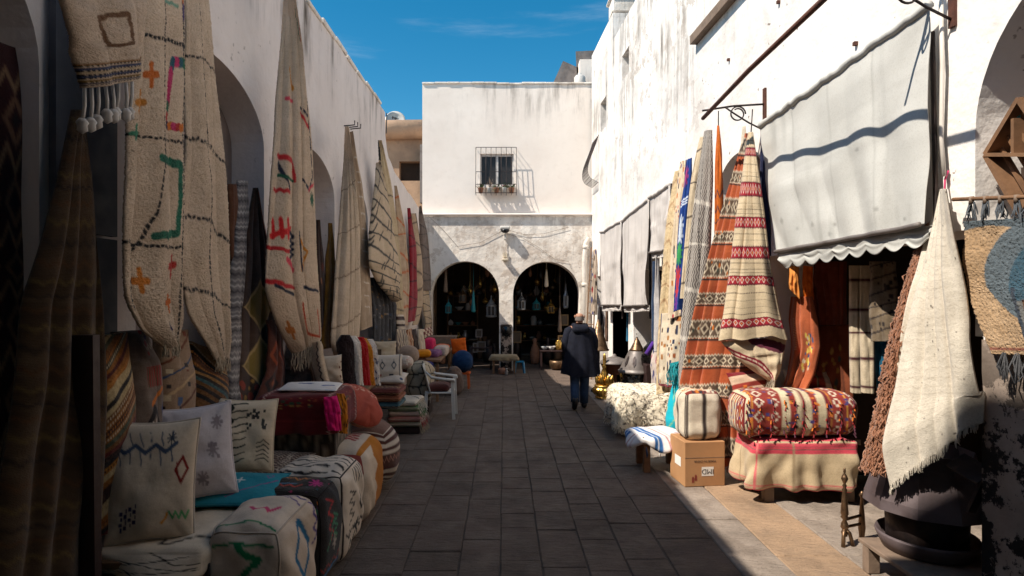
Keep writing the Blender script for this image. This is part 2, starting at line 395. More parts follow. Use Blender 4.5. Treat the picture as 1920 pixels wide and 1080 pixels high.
    def at(s, S, T):
        a = srgb(np.clip(s.a, 0, 255))*CVG[0]
        x = np.clip(np.asarray(S)*s.w-.5, 0, s.w-1.001); y = np.clip(np.asarray(T)*s.h-.5, 0, s.h-1.001)
        xi = x.astype(int); yi = y.astype(int); fx = (x-xi)[..., None]; fy = (y-yi)[..., None]
        return (a[yi, xi]*(1-fx)+a[yi, xi+1]*fx)*(1-fy) + (a[yi+1, xi]*(1-fx)+a[yi+1, xi+1]*fx)*fy

# ------------------------------------------------------------------ cloth shapes
def smooth_keys(K, nT):
    K = np.asarray(K, float); n = len(K)
    seg = np.linalg.norm(np.diff(K, axis=0), axis=1) + 1e-6; tt = np.concatenate([[0], np.cumsum(seg)]); tt /= tt[-1]
    m = np.gradient(K, tt, axis=0) if n > 2 else np.repeat(((K[-1]-K[0])/1.0)[None], n, 0)
    t = np.linspace(0, 1, nT+1); i = np.clip(np.searchsorted(tt, t, 'right')-1, 0, n-2)
    h = (tt[i+1]-tt[i])[:, None]; x = ((t-tt[i])[:, None])/h
    return (2*x**3-3*x**2+1)*K[i] + (x**3-2*x**2+x)*h*m[i]*.6 + (-2*x**3+3*x**2)*K[i+1] + (x**3-x**2)*h*m[i+1]*.6
def sheet(keys, L, R, nS, nT, folds=3, amp=0.03, bulge=0.06, seed=1, hem=0.0, scallop=None, sharp=0.6):
    KL = np.array([at(L, k[0], k[1]) for k in keys]); KR = np.array([at(R, k[2], k[3]) for k in keys])
    E = smooth_keys(np.concatenate([KL, KR], 1), nT); A = E[:, None, :3]; B = E[:, None, 3:]
    s = np.linspace(0, 1, nS+1)[None, :]; t = np.linspace(0, 1, nT+1)[:, None]
    Pn = A*(1-s[..., None]) + B*s[..., None]
    mid = (KL.mean(0)+KR.mean(0))/2; e = KR.mean(0)-KL.mean(0); n = np.array((e[1], -e[0], 0.)); n /= np.linalg.norm(n)+1e-9
    if np.dot(n, np.array((0,0,CAMH))-mid) < 0: n = -n
    sw = s + .3*vn(s*2.6+seed, t*.8, seed+7) + .08*vn(s*6, t*1.7+seed, seed+8); ph = sw*folds*math.pi + 0.7*vn(t*3+s*0, s*2+seed, seed) + seed
    w = np.abs(np.sin(ph))**sharp*0.75 + 0.25*(np.sin(2.3*ph+1+t*2)*.5+.5)
    w = w*(.65+1.1*(vn(s*3.1+seed, t*1.4, seed+9)+.25))
    off = amp*w*np.clip(.35+t*1.2, 0, 1) + bulge*np.sqrt(np.clip(1-(2*s-1)**2, 0, 1))*np.clip(.3+t*2, 0, 1)
    off = off + 0.012*vn(s*4, t*7, seed+2)*2
    Pn = Pn + off[..., None]*n
    if hem: Pn[..., 2] += hem*vn(s*5, t*0+seed, seed+4)*2*np.clip((t-.6)/.4, 0, 1)
    if scallop: Pn[..., 2] -= scallop[1]*np.abs(np.sin(s*math.pi*scallop[0]))*t
    return Pn, n, np.broadcast_to(s, Pn.shape[:2]), np.broadcast_to(t, Pn.shape[:2])
def closed_sheet(Pn, th, nvec, C, mb):
    nT, nS = Pn.shape[0]-1, Pn.shape[1]-1; q = nvec*th if np.ndim(nvec) == 1 else nvec*th
    Bk = Pn - q; V = np.concatenate([Pn.reshape(-1,3), Bk.reshape(-1,3)]); N = (nT+1)*(nS+1)
    g = grid_faces(nT, nS); rim = []
    idx = lambda i, j: i*(nS+1)+j
    ring = [idx(0,j) for j in range(nS+1)] + [idx(i,nS) for i in range(1,nT+1)] + [idx(nT,j) for j in range(nS-1,-1,-1)] + [idx(i,0) for i in range(nT-1,0,-1)]
    ring = np.array(ring); nx = np.roll(ring, -1)
    rim = np.stack([ring, ring+N, nx+N, nx], -1)
    Fc = np.concatenate([g, g[:, ::-1]+N, rim[:, ::-1]])
    mb.add(V, Fc, np.concatenate([C.reshape(-1,3)]*2) if C is not None else None); return mb
def strands(edge, length, n, col, r=0.004, down=(0,0,-1), jit=0.25, seed=3, seg=2, knot=0.0):
    """loose threads hanging from an edge (points): real 3-sided strips"""
    rg = np.random.default_rng(seed); edge = np.asarray(edge, float)
    d = np.concatenate([[0], np.cumsum(np.linalg.norm(np.diff(edge, axis=0), axis=1))]); x = np.sort(rg.uniform(0, d[-1], n))
    base = np.stack([np.interp(x, d, edge[:, k]) for k in range(3)], 1); down = np.asarray(down, float)
    mb = MB(True); a = np.arange(3)*2*math.pi/3; ring = np.stack([np.cos(a), np.sin(a), 0*a], 1)
    for i in range(n):
        L = length*rg.uniform(.7, 1.15); dr = down*L + rg.normal(0, jit*L*.5, 3)*np.array((1,1,.3)); b = base[i]
        pts = [b - down*.01, b+dr*.5+rg.normal(0, .1*L, 3), b+dr]
        V = np.concatenate([p + ring*r*(1.0 if k < 2 else .6+knot) for k, p in enumerate(pts)])
        Fc = np.array([(k*3+j, k*3+(j+1)%3, (k+1)*3+(j+1)%3, (k+1)*3+j) for k in range(2) for j in range(3)])
        mb.add(V, Fc, np.repeat(srgb(np.array([col]))*CVG[0]*rg.uniform(.75, 1.1), len(V), 0))
    return mb
def rug(name, label, keys, L, R, cv, nS=60, nT=140, folds=3, amp=0.03, bulge=0.06, th=0.012, mat='wool', pile=0.0, fringe=0, fl=0.09, fcol=(205,190,168),
        group=None, seed=1, hem=0.0, cat='rug', sharp=0.6, tufts=None, string=None):
    Pn, n, S, T = sheet(keys, L, R, nS, nT, folds, amp, bulge, seed, hem, None, sharp)
    if pile: Pn = Pn + (RNG.normal(0, pile, Pn.shape[:2]))[..., None]*n
    base = np.array((Pn[...,0].mean(), Pn[...,1].mean(), Pn[...,2].min()))
    T_ = Thing(name, label, cat, base, group)
    mb = MB(True); closed_sheet(Pn, th, n, cv.at(S, T), mb); T_.part('cloth', mb, mat)
    if fringe: T_.part('fringe', strands(Pn[-1], fl, fringe, fcol, 0.004, (0,0,-1), 0.25, seed), 'wool', kind='stuff')
    if tufts:
        k, ln, rr = tufts; rg = np.random.default_rng(seed); ii = rg.integers(2, nT, k); jj = rg.integers(0, nS+1, k); C = cv.at(S, T)
        mb2 = MB(True); a = np.arange(3)*2*math.pi/3; ring = np.stack([np.cos(a), np.sin(a), 0*a], 1)
        for q in range(k):
            p = Pn[ii[q], jj[q]]; L_ = ln*rg.uniform(.6, 1.2); e = p + n*L_*.45 + np.array((rg.normal(0, .15*L_), rg.normal(0, .1*L_), -L_*.5)); e2 = p + n*L_*.25 + np.array((rg.normal(0, .2*L_), 0, -L_))
            V = np.concatenate([p+ring*rr*.7, e+ring*rr, e2+ring*rr*.5])
            mb2.add(V, np.array([(z*3+j, z*3+(j+1)%3, (z+1)*3+(j+1)%3, (z+1)*3+j) for z in range(2) for j in range(3)]), np.repeat((C[ii[q], jj[q]]*rg.uniform(.7, 1.15))[None], 9, 0))
        T_.part('pile', mb2, 'wool', kind='stuff')
    if string: T_.part('hanging_string', MB(True).tube(string[0], 0.006, 6), string[1])
    return T_

def frame_from(nrm, up=(0,0,1), roll=0.0):
    n = np.asarray(nrm, float); n /= np.linalg.norm(n); x = np.cross(up, n); x /= np.linalg.norm(x); y = np.cross(n, x)
    c, s_ = math.cos(roll), math.sin(roll); return c*x+s_*y, -s_*x+c*y, n
def pillow_mesh(c, w, h, th, nrm, roll=0.0, cv=None, back=None, n=44, seed=1, up=(0,0,1), pinch=0.07, puff=0.45):
    X, Y, N = frame_from(nrm, up, roll); c = np.asarray(c, float)
    g = np.linspace(-1, 1, n+1); g = np.sign(g)*np.abs(g)**0.85; S, T = np.meshgrid(g, g)
    px = w/2*S*(1-pinch*(1-T**2)); py = -h/2*T*(1-pinch*(1-S**2))
    dz = th/2*np.clip((1-S**2)*(1-T**2), 0, 1)**puff
    mb = MB(True); out = []
    for sg in (1, -1):
        wr = 0.13*th*vn(S*1.6+seed, T*2.3+3*sg, seed)*2*np.clip((1-S**2)*(1-T**2), 0, 1)**.5 + 0.012*th*vn(S*5+seed, T*5, seed+5)*2 + 0.05*th*np.sin((np.abs(S)-np.abs(T))*16+seed)*((np.abs(S*T))**2.2)*np.clip((1-S**2)*(1-T**2),0,1)**.3
        Q = c + px[...,None]*X + py[...,None]*Y + (sg*(dz+wr))[...,None]*N
        C = (cv if sg > 0 or back is None else back).at((S+1)/2, (T+1)/2)
        Fc = grid_faces(n, n); mb.add(Q.reshape(-1,3), Fc if sg > 0 else Fc[:, ::-1], C.reshape(-1,3))
    return mb
def pillow(name, label, c, w, h, th, nrm, roll=0.0, cv=None, mat='cotton', group=None, seed=1, cat='cushion', back=None, piping=None, **k):
    if piping: k['n'] = 84
    mb = pillow_mesh(c, w, h, th, nrm, roll, cv, back, seed=seed, **k)
    if not piping: return solo(name, label, cat, mb, mat, group)
    V = mb.v[0].reshape(85, 85, 3); ring = np.concatenate([V[0], V[1:, -1], V[-1, -2::-1], V[-2:0:-1, 0], V[:1, 0]])
    T_ = Thing(name, label, cat, (c[0], c[1], V[..., 2].min()), group); cov = T_.part('cover', mb, mat)
    m = MB(True); m.tube(ring[::2], .007, 6); q = len(m.v[0]); m.c = [np.repeat(srgb(np.array([piping]))*CVG[0], q, 0)]; T_.part('piping', m, 'cotton', under=cov)
    return T_
def rbox_mesh(c, size, r, cvs, n=26, rotz=0.0, bulge=0.03, seed=1, wr=0.006, flare=0.0, waves=9, nobottom=False, taper=0.0, crease=0.0, rag=0.0):
    """a soft rounded block; cvs: patterns for 'front','side','top' (front faces -Y, side +X)"""
    h = np.asarray(size, float)/2; r = min(r, h.min()*.98); mb = MB(True)
    g = np.linspace(-1, 1, n+1); g = np.sin(g*math.pi/2*.72)/math.sin(math.pi/2*.72); A, B = np.meshgrid(g, g)
    O = np.ones_like(A)
    faces = {'front': (A, -O, -B), 'back': (-A, O, -B), 'side': (O, A, -B), 'left': (-O, -A, -B), 'top': (A, -B, O), 'bottom': (A, B, -O)}
    c_, s_ = math.cos(rotz), math.sin(rotz)
    for k, (x, y, z) in faces.items():
        if nobottom and k == 'bottom': continue
        p = np.stack([x*h[0], y*h[1], z*h[2]], -1); q = np.clip(p, -(h-r), h-r); d = p-q
        d = d/(np.linalg.norm(d, axis=-1, keepdims=True)+1e-9); v = q+r*d
        bz = (1-(v[...,2]/h[2])**2); v[...,0] *= 1+bulge*bz/max(h[0],.2)*.5; v[...,1] *= 1+bulge*bz/max(h[1],.2)*.5
        v[...,2] += (v[...,2] > 0)*bulge*.5*np.clip(1-(v[...,0]/h[0])**2, 0, 1)*np.clip(1-(v[...,1]/h[1])**2, 0, 1)
        nz = vn(v[...,0]*9+seed, v[...,1]*9+v[...,2]*8, seed)*2; v = v + d*(nz*wr)[...,None]
        if crease: v = v - d*(crease*np.exp(-((v[...,2]/h[2]*1.0) % .5-.25)**2/.002))[...,None]
        low = np.clip(.35-v[...,2]/(2*h[2]), 0, 1)
        if flare: ang = np.arctan2(v[...,1], v[...,0]); v[...,:2] *= (1+ (flare*np.sin(ang*waves+seed)+flare*.6)*low/max(h[0], .2))[...,None]; v[...,2] += rag*np.sin(ang*5+seed)*low
        if taper: v[...,:2] *= (1-taper*(v[...,2]/h[2]*.5+.5))[...,None]
        vv = np.stack([v[...,0]*c_-v[...,1]*s_, v[...,0]*s_+v[...,1]*c_, v[...,2]], -1) + np.asarray(c, float)
        cv = cvs.get(k) or cvs.get({'back':'front','left':'side','bottom':'side'}.get(k, ''), None) or cvs['front']
        mb.add(vv.reshape(-1,3), grid_faces(n, n), cv.at((A+1)/2, (B+1)/2).reshape(-1,3))
    return mb
def rbox(name, label, c, size, r, cvs, mat='wool', cat='pouf', group=None, seam=None, **k):
    if seam:
        mb = rbox_mesh(c, size, r, cvs, **k); n = k.get('n', 26)+1; fr, bk, _, _, tp = (q.reshape(n, n, 3) for q in mb.v[:5])
        T_ = Thing(name, label, cat, (c[0], c[1], c[2]-size[2]/2), group); cov = T_.part('cover', mb, mat)
        per = np.concatenate([tp[0], tp[1:, -1], tp[-1, -2::-1], tp[-2:0:-1, 0], tp[:1, 0]])
        for pth in (per, fr[:, 0], fr[:, -1], bk[:, 0], bk[:, -1]):
            m = MB(True); m.tube(pth[::2], .006, 6); m.c = [np.repeat(srgb(np.array([seam]))*CVG[0], len(m.v[0]), 0)]; T_.part('seam', m, 'cotton', under=cov)
        return T_
    return solo(name, label, cat, rbox_mesh(c, size, r, cvs, **k), mat, group)
CREAM = (218, 198, 178); IVORY = (226, 216, 202); BLACK = (28, 24, 26); WHITE = (232, 226, 220)
CVG = [np.ones(3)]     # colour gain of the goods being made; carries a shade tint on the left
BOLD = [(190,40,40), (214,120,30), (30,90,110), (60,40,70), (40,110,80), (200,50,110)]
# ------------------------------------------------------------------ the ground
gmb = MB(); gmb.add([(-120,-60,-.013),(120,-60,-.013),(120,200,-.013),(-120,200,-.013)], [(0,1,2,3)])
ground = solo('ground', None, None, gmb, 'earth', kind='structure')
pav = Thing('pavement', None, None, (0, 9, 0), kind='structure')
def slab(x0, x1, y0, y1, mat, g=0.0035):
    rj = lambda: random.uniform(-.005, .005)
    c = [(x0+g+rj(), y0+g+rj()), (x1-g+rj(), y0+g+rj()), (x1-g+rj(), y1-g+rj()), (x0+g+rj(), y1-g+rj())]
    z = random.uniform(-.003, .003); tx = random.uniform(-.008, .008); ty = random.uniform(-.007, .007); cx, cy = (x0+x1)/2, (y0+y1)/2
    zz = lambda p: z + tx*(p[0]-cx) + ty*(p[1]-cy)
    b = .007
    inn = [(p[0]+(b if p[0] < cx else -b), p[1]+(b if p[1] < cy else -b)) for p in c]
    V = [(p[0], p[1], -.03) for p in c] + [(p[0], p[1], zz(p)-.008) for p in c] + [(p[0], p[1], zz(p)) for p in inn]
    Fc = [(4+i, 4+(i+1)%4, 8+(i+1)%4, 8+i) for i in range(4)] + [(i, (i+1)%4, 4+(i+1)%4, 4+i) for i in range(4)] + [(8,9,10,11)]
    m = MB(); m.add(V, Fc); pav.part('paving_slab', m, mat)
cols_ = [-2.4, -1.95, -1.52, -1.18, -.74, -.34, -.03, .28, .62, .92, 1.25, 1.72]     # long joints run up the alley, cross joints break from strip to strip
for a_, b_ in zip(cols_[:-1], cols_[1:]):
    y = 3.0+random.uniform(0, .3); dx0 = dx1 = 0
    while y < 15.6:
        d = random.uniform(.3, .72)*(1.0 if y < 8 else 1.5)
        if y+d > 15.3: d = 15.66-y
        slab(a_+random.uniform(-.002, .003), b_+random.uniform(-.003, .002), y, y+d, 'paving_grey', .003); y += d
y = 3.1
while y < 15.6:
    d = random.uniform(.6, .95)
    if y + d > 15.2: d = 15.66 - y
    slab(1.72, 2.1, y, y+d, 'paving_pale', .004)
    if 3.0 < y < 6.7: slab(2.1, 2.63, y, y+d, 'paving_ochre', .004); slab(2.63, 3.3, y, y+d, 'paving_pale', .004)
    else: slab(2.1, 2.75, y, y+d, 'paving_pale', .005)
    y += d
sm = MB(); sm.add([(2.75,3.2,-.012),(5.6,3.2,-.012),(5.6,15.6,-.012),(2.75,15.6,-.012)], [(0,1,2,3)]); pav.part('shop_floor', sm, 'paving_pale')
sm = MB(); sm.add([(-5,15.66,-.011),(5,15.66,-.011),(5,20.4,-.011),(-5,20.4,-.011)], [(0,1,2,3)]); pav.part('shop_floor', sm, 'paving_grey')

# ------------------------------------------------------------------ walls with arched openings
def top_of(o, a):
    if not o.get('b'): return o['zs']
    c = (o['a0']+o['a1'])/2; h = (o['a1']-o['a0'])/2
    return o['zs'] + o['b']*math.sqrt(max(0, 1-((a-c)/h)**2))
def wall(mp, a0, a1, z0, ztop, ops, th, step=0.14, flip=False, roof=True):
    """mp(a, depth, z) -> xyz. Returns the wall and the panels closing its blind openings"""
    A = set(np.round(np.linspace(a0, a1, int((a1-a0)/step)+2), 4)); 
    for o in ops: A |= set(np.round(o['a0']+(o['a1']-o['a0'])*(0.5-0.5*np.cos(np.linspace(0, math.pi, 25))), 4))
    A = sorted(a for a in A if a0 <= a <= a1); W = MB(); panels = []
    zt = ztop if callable(ztop) else (lambda a: ztop)
    Q = lambda m, p: m.add([mp(*q) for q in p], [(0,1,2,3)])
    for p, q in zip(A[:-1], A[1:]):
        if q-p < 1e-4: continue
        mid = (p+q)/2; cur = [z0, z0]
        for o in sorted([o for o in ops if o['a0'] < mid < o['a1']], key=lambda o: o['zb']):
            tb = (top_of(o, p), top_of(o, q)); zb = o['zb']; dp = o.get('depth', th)
            if zb > cur[0]+1e-3: Q(W, [(p,0,cur[0]),(q,0,cur[1]),(q,0,zb),(p,0,zb)])
            Q(W, [(p,0,tb[0]),(q,0,tb[1]),(q,dp,tb[1]),(p,dp,tb[0])])
            if zb > z0+1e-3: Q(W, [(p,0,zb),(q,0,zb),(q,dp,zb),(p,dp,zb)])
            if 'depth' in o:
                pm = MB(); Q(pm, [(p,dp,zb),(q,dp,zb),(q,dp,tb[1]),(p,dp,tb[0])]); o.setdefault('pan', []).append(pm)
            cur = [tb[0], tb[1]]
        Q(W, [(p,0,cur[0]),(q,0,cur[1]),(q,0,zt(q)),(p,0,zt(p))])
        Q(W, [(p,th,z0),(q,th,z0),(q,th,zt(q)),(p,th,zt(p))]) if not [o for o in ops if o['a0'] < mid < o['a1'] and 'depth' not in o] else None
        for o in [o for o in ops if o['a0'] < mid < o['a1'] and 'depth' not in o][:1]:
            Q(W, [(p,th,top_of(o,p)),(q,th,top_of(o,q)),(q,th,zt(q)),(p,th,zt(p))])
        if roof: Q(W, [(p,0,zt(p)),(q,0,zt(q)),(q,th,zt(q)),(p,th,zt(p))])
    for o in ops:
        dp = o.get('depth', th)
        for a in (o['a0'], o['a1']):
            n = 6; zz = np.linspace(o['zb'], o['zs'], n+1)
            for u, v in zip(zz[:-1], zz[1:]): Q(W, [(a,0,u),(a,dp,u),(a,dp,v),(a,0,v)])
    for a in (a0, a1): Q(W, [(a,0,z0),(a,th,z0),(a,th,zt(a)),(a,0,zt(a))])
    for o in ops:
        if 'pan' in o:
            pm = MB()
            for k in o['pan']: V, Fc, _ = k.data(); pm.add(V, Fc)
            panels.append(pm)
    return W, panels

# ---- left row of shops
LT = Thing('shop_building', 'low whitewashed arcade wall with streaked top along the left side', 'building', (-2.4, 7, 0))
lops = [dict(a0=1.1, a1=3.08, zb=0, zs=3.2, b=.75), dict(a0=3.86, a1=5.82, zb=0, zs=3.45, b=.55, depth=.32), dict(a0=6.25, a1=8.08, zb=0, zs=3.28, b=.52, depth=.3), dict(a0=8.5, a1=9.9, zb=0, zs=3.2, b=.5, depth=.3)]
mpl = lambda a, d, z: (xl(a)-d, a, z)
W, pans = wall(mpl, 0.92, 11.2, 0, lambda a: 5.52+.05*float(vn(a*1.7, 0, 4))+.02*float(vn(a*9, 1, 4)), lops, .45)
LT.part('wall', W, 'plaster_left')
for k in pans: LT.part('niche_panel', k, 'plaster_niche')
cop = MB()
for a in np.arange(0.95, 10.6, .55):                        # rough mortar coping along the wall top
    z = 5.52+.05*float(vn(a*1.7, 0, 4)); cop.box((xl(a+.27)-.225, a+.27, z+.025), (.5, .53+random.uniform(-.01,.01), .05+random.uniform(0,.03)), bevel=.012)
LT.part('coping', cop, 'plaster_old')
rf = MB(); rf.box((-5.2, 6.4, 5.2), (4.6, 11.2, .2)); LT.part('roof', rf, 'plaster_old')
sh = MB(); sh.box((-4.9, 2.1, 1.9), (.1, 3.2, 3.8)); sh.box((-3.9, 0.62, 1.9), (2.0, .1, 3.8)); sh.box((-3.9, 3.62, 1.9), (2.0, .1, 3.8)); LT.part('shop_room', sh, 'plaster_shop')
# the lower end of that row, then unseen masses added to block light
LF = Thing('yard_wall', 'lower weathered white wall that continues the left row to the archway', 'wall', (-2.25, 14, 0))
W, _ = wall(mpl, 11.201, 15.68, 0, lambda a: float(np.interp(a, [11.2, 11.4, 12, 15.7], [5.1, 4.75, 4.55, 4.2]))+.06*float(vn(a*2.3, 2, 8)), [], .4); LF.part('wall', W, 'plaster_left')
TB = Thing('sun_blocker', 'unseen tall block added behind the viewer on the left for shade', 'building', (-4, -3, 0))
W = MB(); W.box((-4.72, -3.97, 4.3), (4.4, 10.06, 8.6)); TB.part('wall', W, 'plaster_left')  # unseen mass, added and sized to shade the near right pier
BB = Thing('sky_blocker', 'unseen roof added over the viewer to cut skylight', 'building', (.4, -4, 0))
W = MB(); W.box((.32, -3.25, 3.95), (5.6, 11.1, .5)); W.box((.35, -8.6, 1.85), (5.7, .4, 3.69)); BB.part('wall', W, 'plaster_left')  # unseen roof and end wall, added to darken the near left goods

# ---- right house
RT = Thing('whitewashed_house', 'tall sunlit whitewashed house with stained upper wall along the right side', 'building', (2.8, 8, 0))
rops = [dict(a0=2.06, a1=3.66, zb=1.75, zs=3.0, b=.87, depth=.42), dict(a0=3.6, a1=6.25, zb=0, zs=2.42), dict(a0=6.32, a1=7.56, zb=1.2, zs=3.25, b=.45, depth=.3),
        dict(a0=8.95, a1=11.55, zb=0, zs=2.5), dict(a0=11.95, a1=13.3, zb=0, zs=2.5), dict(a0=13.75, a1=15.0, zb=0, zs=2.5),
        dict(a0=11.9, a1=12.45, zb=6.55, zs=7.08, depth=.3), dict(a0=13.95, a1=14.6, zb=6.05, zs=6.78, depth=.3)]
mpr = lambda a, d, z: (xr(a)+d, a, z)
W, pans = wall(mpr, -6, 13.3, 0, lambda a: 7.78+.04*float(vn(a*2, 0, 14)), [o for o in rops if o['a1'] < 13.4], .5)
RT.part('wall', W, 'plaster_right')
W, p2 = wall(mpr, 13.301, 15.69, 0, 8.42, [o for o in rops if o['a1'] > 13.4], .5); RT.part('end_wall', W, 'plaster_right')
for k, pn in enumerate(pans + p2): RT.part('niche_panel', pn, 'plaster_niche' if k < 2 else 'glass_dark')
W = MB(); W.box((xr(13.35)+1.6, 13.36, 6.4), (3.1, .1, 4.0)); W.box((xr(14.5)+1.85, 14.6, 8.36), (2.6, 2.2, .1)); RT.part('roof', W, 'plaster_old')
W = MB()                                                        # rooms behind the openings
for y0, y1, dpt in ((3.35, 6.6, 2.4), (8.5, 15.4, 1.6)):
    ym = (y0+y1)/2; xx = xr(ym)+.5
    W.box((xx+dpt, ym, 1.6), (.1, y1-y0, 3.2)); W.box((xx+dpt/2, y0, 1.6), (dpt, .08, 3.2)); W.box((xx+dpt/2, y1, 1.6), (dpt, .08, 3.2)); W.box((xx+dpt/2, ym, 2.75), (dpt+.3, y1-y0, .1))
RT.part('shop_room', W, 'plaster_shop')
W, _ = wall(lambda a, d, z: (xr(a)-.012+d, a, z), 1.8, 3.599, 0, lambda a: 1.74+.05*float(vn(a*6, 0, 3)), [], .013, roof=True); RT.part('pier_base', W, 'plaster_peeled')
W = MB(); b0 = at(('R', .05), 1300, 76); b1 = at(('R', .05), 1366, -4); b1[2] = b0[2]; e = (b1-b0)/np.linalg.norm(b1-b0)
W.bar(b0, b1+e*.8, .1, .12); RT.part('beam', W, 'wood_grey')
W = MB(); W.box((xr(13.4)+.25, 13.55, 8.62), (.5, .5, .35), bevel=.03); W.box((xr(13.4)+.25, 13.55, 8.83), (.6, .6, .07), bevel=.02); ch = RT.part('chimney', W, 'plaster_old')
W = MB(); 
for k in range(3): W.tube([(xr(13.4)+.08+.17*k, 13.5, 8.85), (xr(13.4)+.1+.17*k, 13.5, 9.5)], .012, 5)
RT.part('rod', W, 'rust', under=ch)
for u, v in ((1607, 82), (1368, 112), (1462, 4)):   # iron stubs and nail holes
    p = at(('R', 0), u, v); W = MB(); W.box(p-np.array((.01,0,0)), (.04, .03, .03)); RT.part('wall_stub', W, 'rust')

# ---- the house across the end, over two arches
FY = 15.7
FT = Thing('end_house', 'white house with barred window closing the alley above two dark arches', 'building', (0, FY, 0))
mpf = lambda a, d, z: (a, FY+d, z)
aops = [dict(a0=-1.955, a1=-.128, zb=0, zs=2.02, b=.91), dict(a0=.243, a1=2.04, zb=0, zs=2.02, b=.9)]
W, _ = wall(mpf, -2.25, 2.42, 0, lambda a: 4.14+.015*float(vn(a*4, 0, 5)), aops, .5, .12); FT.part('arch_wall', W, 'plaster_old')
led = MB(); led.box((.08, FY-.02, 4.175), (4.7, .16, .05), bevel=.015); FT.part('ledge', led, 'plaster_front')
W, _ = wall(lambda a, d, z: (a, FY+.1+d, z), -2.2, 2.45, 4.15, lambda a: 7.70+.03*float(vn(a*1.6, 0, 9))+.015*float(vn(a*7, 0, 9)), [dict(a0=-.64, a1=.26, zb=4.95, zs=5.83)], .3, .3); FT.part('upper_wall', W, 'plaster_front')
W = MB(); W.box((-2.1, FY+2.6, 5.86), (.19, 4.4, 3.6)); W.box((.1, FY+2.6, 7.66), (4.4, 4.6, .1)); FT.part('side_wall', W, 'plaster_front')
W = MB()
for k in range(14): x = -2.2+.335*k; W.box((x+.165, FY+.24+random.uniform(-.008,.008), 7.725+.03*float(vn(x*1.6, 0, 9))+random.uniform(-.006,.006)), (.333, .36, .05), bevel=.012)
FT.part('coping', W, 'plaster_old')
win = MB(); wy = FY+.2
for a, b in (((-.64,wy,4.97),(-.64,wy,5.83)), ((.26,wy,4.97),(.26,wy,5.83)), ((-.19,wy,4.97),(-.19,wy,5.83))): win.bar(np.array(a)+(0,0,0), b, .07, .06, (0,1,0))
for z in (4.99, 5.81): win.bar((-.64,wy+.005,z), (.26,wy+.005,z), .05, .07)
wf = FT.part('window', win, 'frame_white')
for x0 in (-.415, .035): q = MB(); q.box((x0, wy+.02, 5.4), (.39, .012, .8)); FT.part('pane', q, 'glass_dark', under=wf)
q = MB(); n = 40; xs = np.linspace(-.62, .24, n); V = [(x, wy+.07+.015*math.sin(i*1.9), z) for z in (4.97, 5.83) for i, x in enumerate(xs)]
q.add(V, [(i, i+1, n+i+1, n+i) for i in range(n-1)]); FT.part('curtain', q, 'curtain', under=wf)
q = MB(); q.box((-.19, FY+.06, 4.92), (1.0, .2, .06), bevel=.01); FT.part('sill', q, 'plaster_front', under=wf)
# pier between the arches, its stripped foot
W = MB(); W.box((.0575, FY+.2, .62), (.30, .46, 1.24), bevel=.02); FT.part('pier_foot', W, 'plaster_peeled')
# room behind the arches
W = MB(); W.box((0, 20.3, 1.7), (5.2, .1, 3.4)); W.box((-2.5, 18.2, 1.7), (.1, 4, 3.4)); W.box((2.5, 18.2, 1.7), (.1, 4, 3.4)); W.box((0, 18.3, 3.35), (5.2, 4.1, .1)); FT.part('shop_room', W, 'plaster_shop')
# window grille with a belly at the foot
G = Thing('window_grille', 'black iron cage with flower shelf over the window above the arches', 'grille', (-.2, FY, 4.7))
gy = FY+.1
def bar_path(x): return [(x, gy-.02, 5.96), (x, gy-.2, 5.95), (x, gy-.22, 5.3), (x, gy-.32, 4.95), (x, gy-.34, 4.72), (x, gy-.02, 4.71)]
for x in np.linspace(-.75, .33, 9): m = MB(True); m.tube(bar_path(x), .008, 5); G.part('bar', m, 'iron')
for z, yy in ((5.955, .2), (5.3, .22), (4.95, .32), (4.72, .34)): m = MB(); m.tube([(-.75, gy-.02, z), (-.75, gy-yy, z), (.33, gy-yy, z), (.33, gy-.02, z)], .009, 5); G.part('crossbar', m, 'iron')
for k, x in enumerate((-.62, -.38, -.2, .02, .2)):
    pt = Thing('flower_pot', ['white pot with spiky dry plant in the window cage, second from left', 'small pot of green leaves at left end of the window cage', 'dark trailing plant pot in the middle of the window cage', 'pale pot with pink flowers in the window cage', 'pot with leaves at right end of the window cage'][(1,0,2,3,4)[k]], 'flower pot', (x, gy-.2, 4.735), 'pots in the window cage')
    m = MB(True); m.lathe([(.05,0),(.075,.13),(.08,.14),(.07,.14)], (x, gy-.2, 4.735), 12); pt.part('pot', m, ('plastic_white' if k in (1, 3) else 'clay'))
    m = MB(); rg = random.Random(k)
    for q in range(30 if k != 1 else 12):
        a = rg.uniform(0, 6.28); r_ = rg.uniform(.02, .12); h_ = rg.uniform(.03, .16) if k != 1 else rg.uniform(.2, .33); droop = -.12 if k == 2 and q % 2 else 0
        p0 = np.array((x+.03*math.cos(a), gy-.2+.03*math.sin(a), 4.86)); p1 = p0+np.array((r_*math.cos(a), r_*math.sin(a)*.8, h_+droop)); s_ = np.array((.014*math.sin(a), -.014*math.cos(a), .004))
        m.add([p0, (p0+p1)/2+s_+(0,0,.01), p1, (p0+p1)/2-s_], [(0,1,2,3)])
    pt.part('leaves', m, 'wood_grey' if k == 1 else 'leaf', kind='stuff')
    if k == 3:
        for q in range(4): m = MB(True); m.lathe([(.002,-.012),(.02,0),(.002,.012)], (x+.03*q-.05, gy-.24, 4.93+.03*(q%2)), 7); pt.part('flower', m, 'petal')
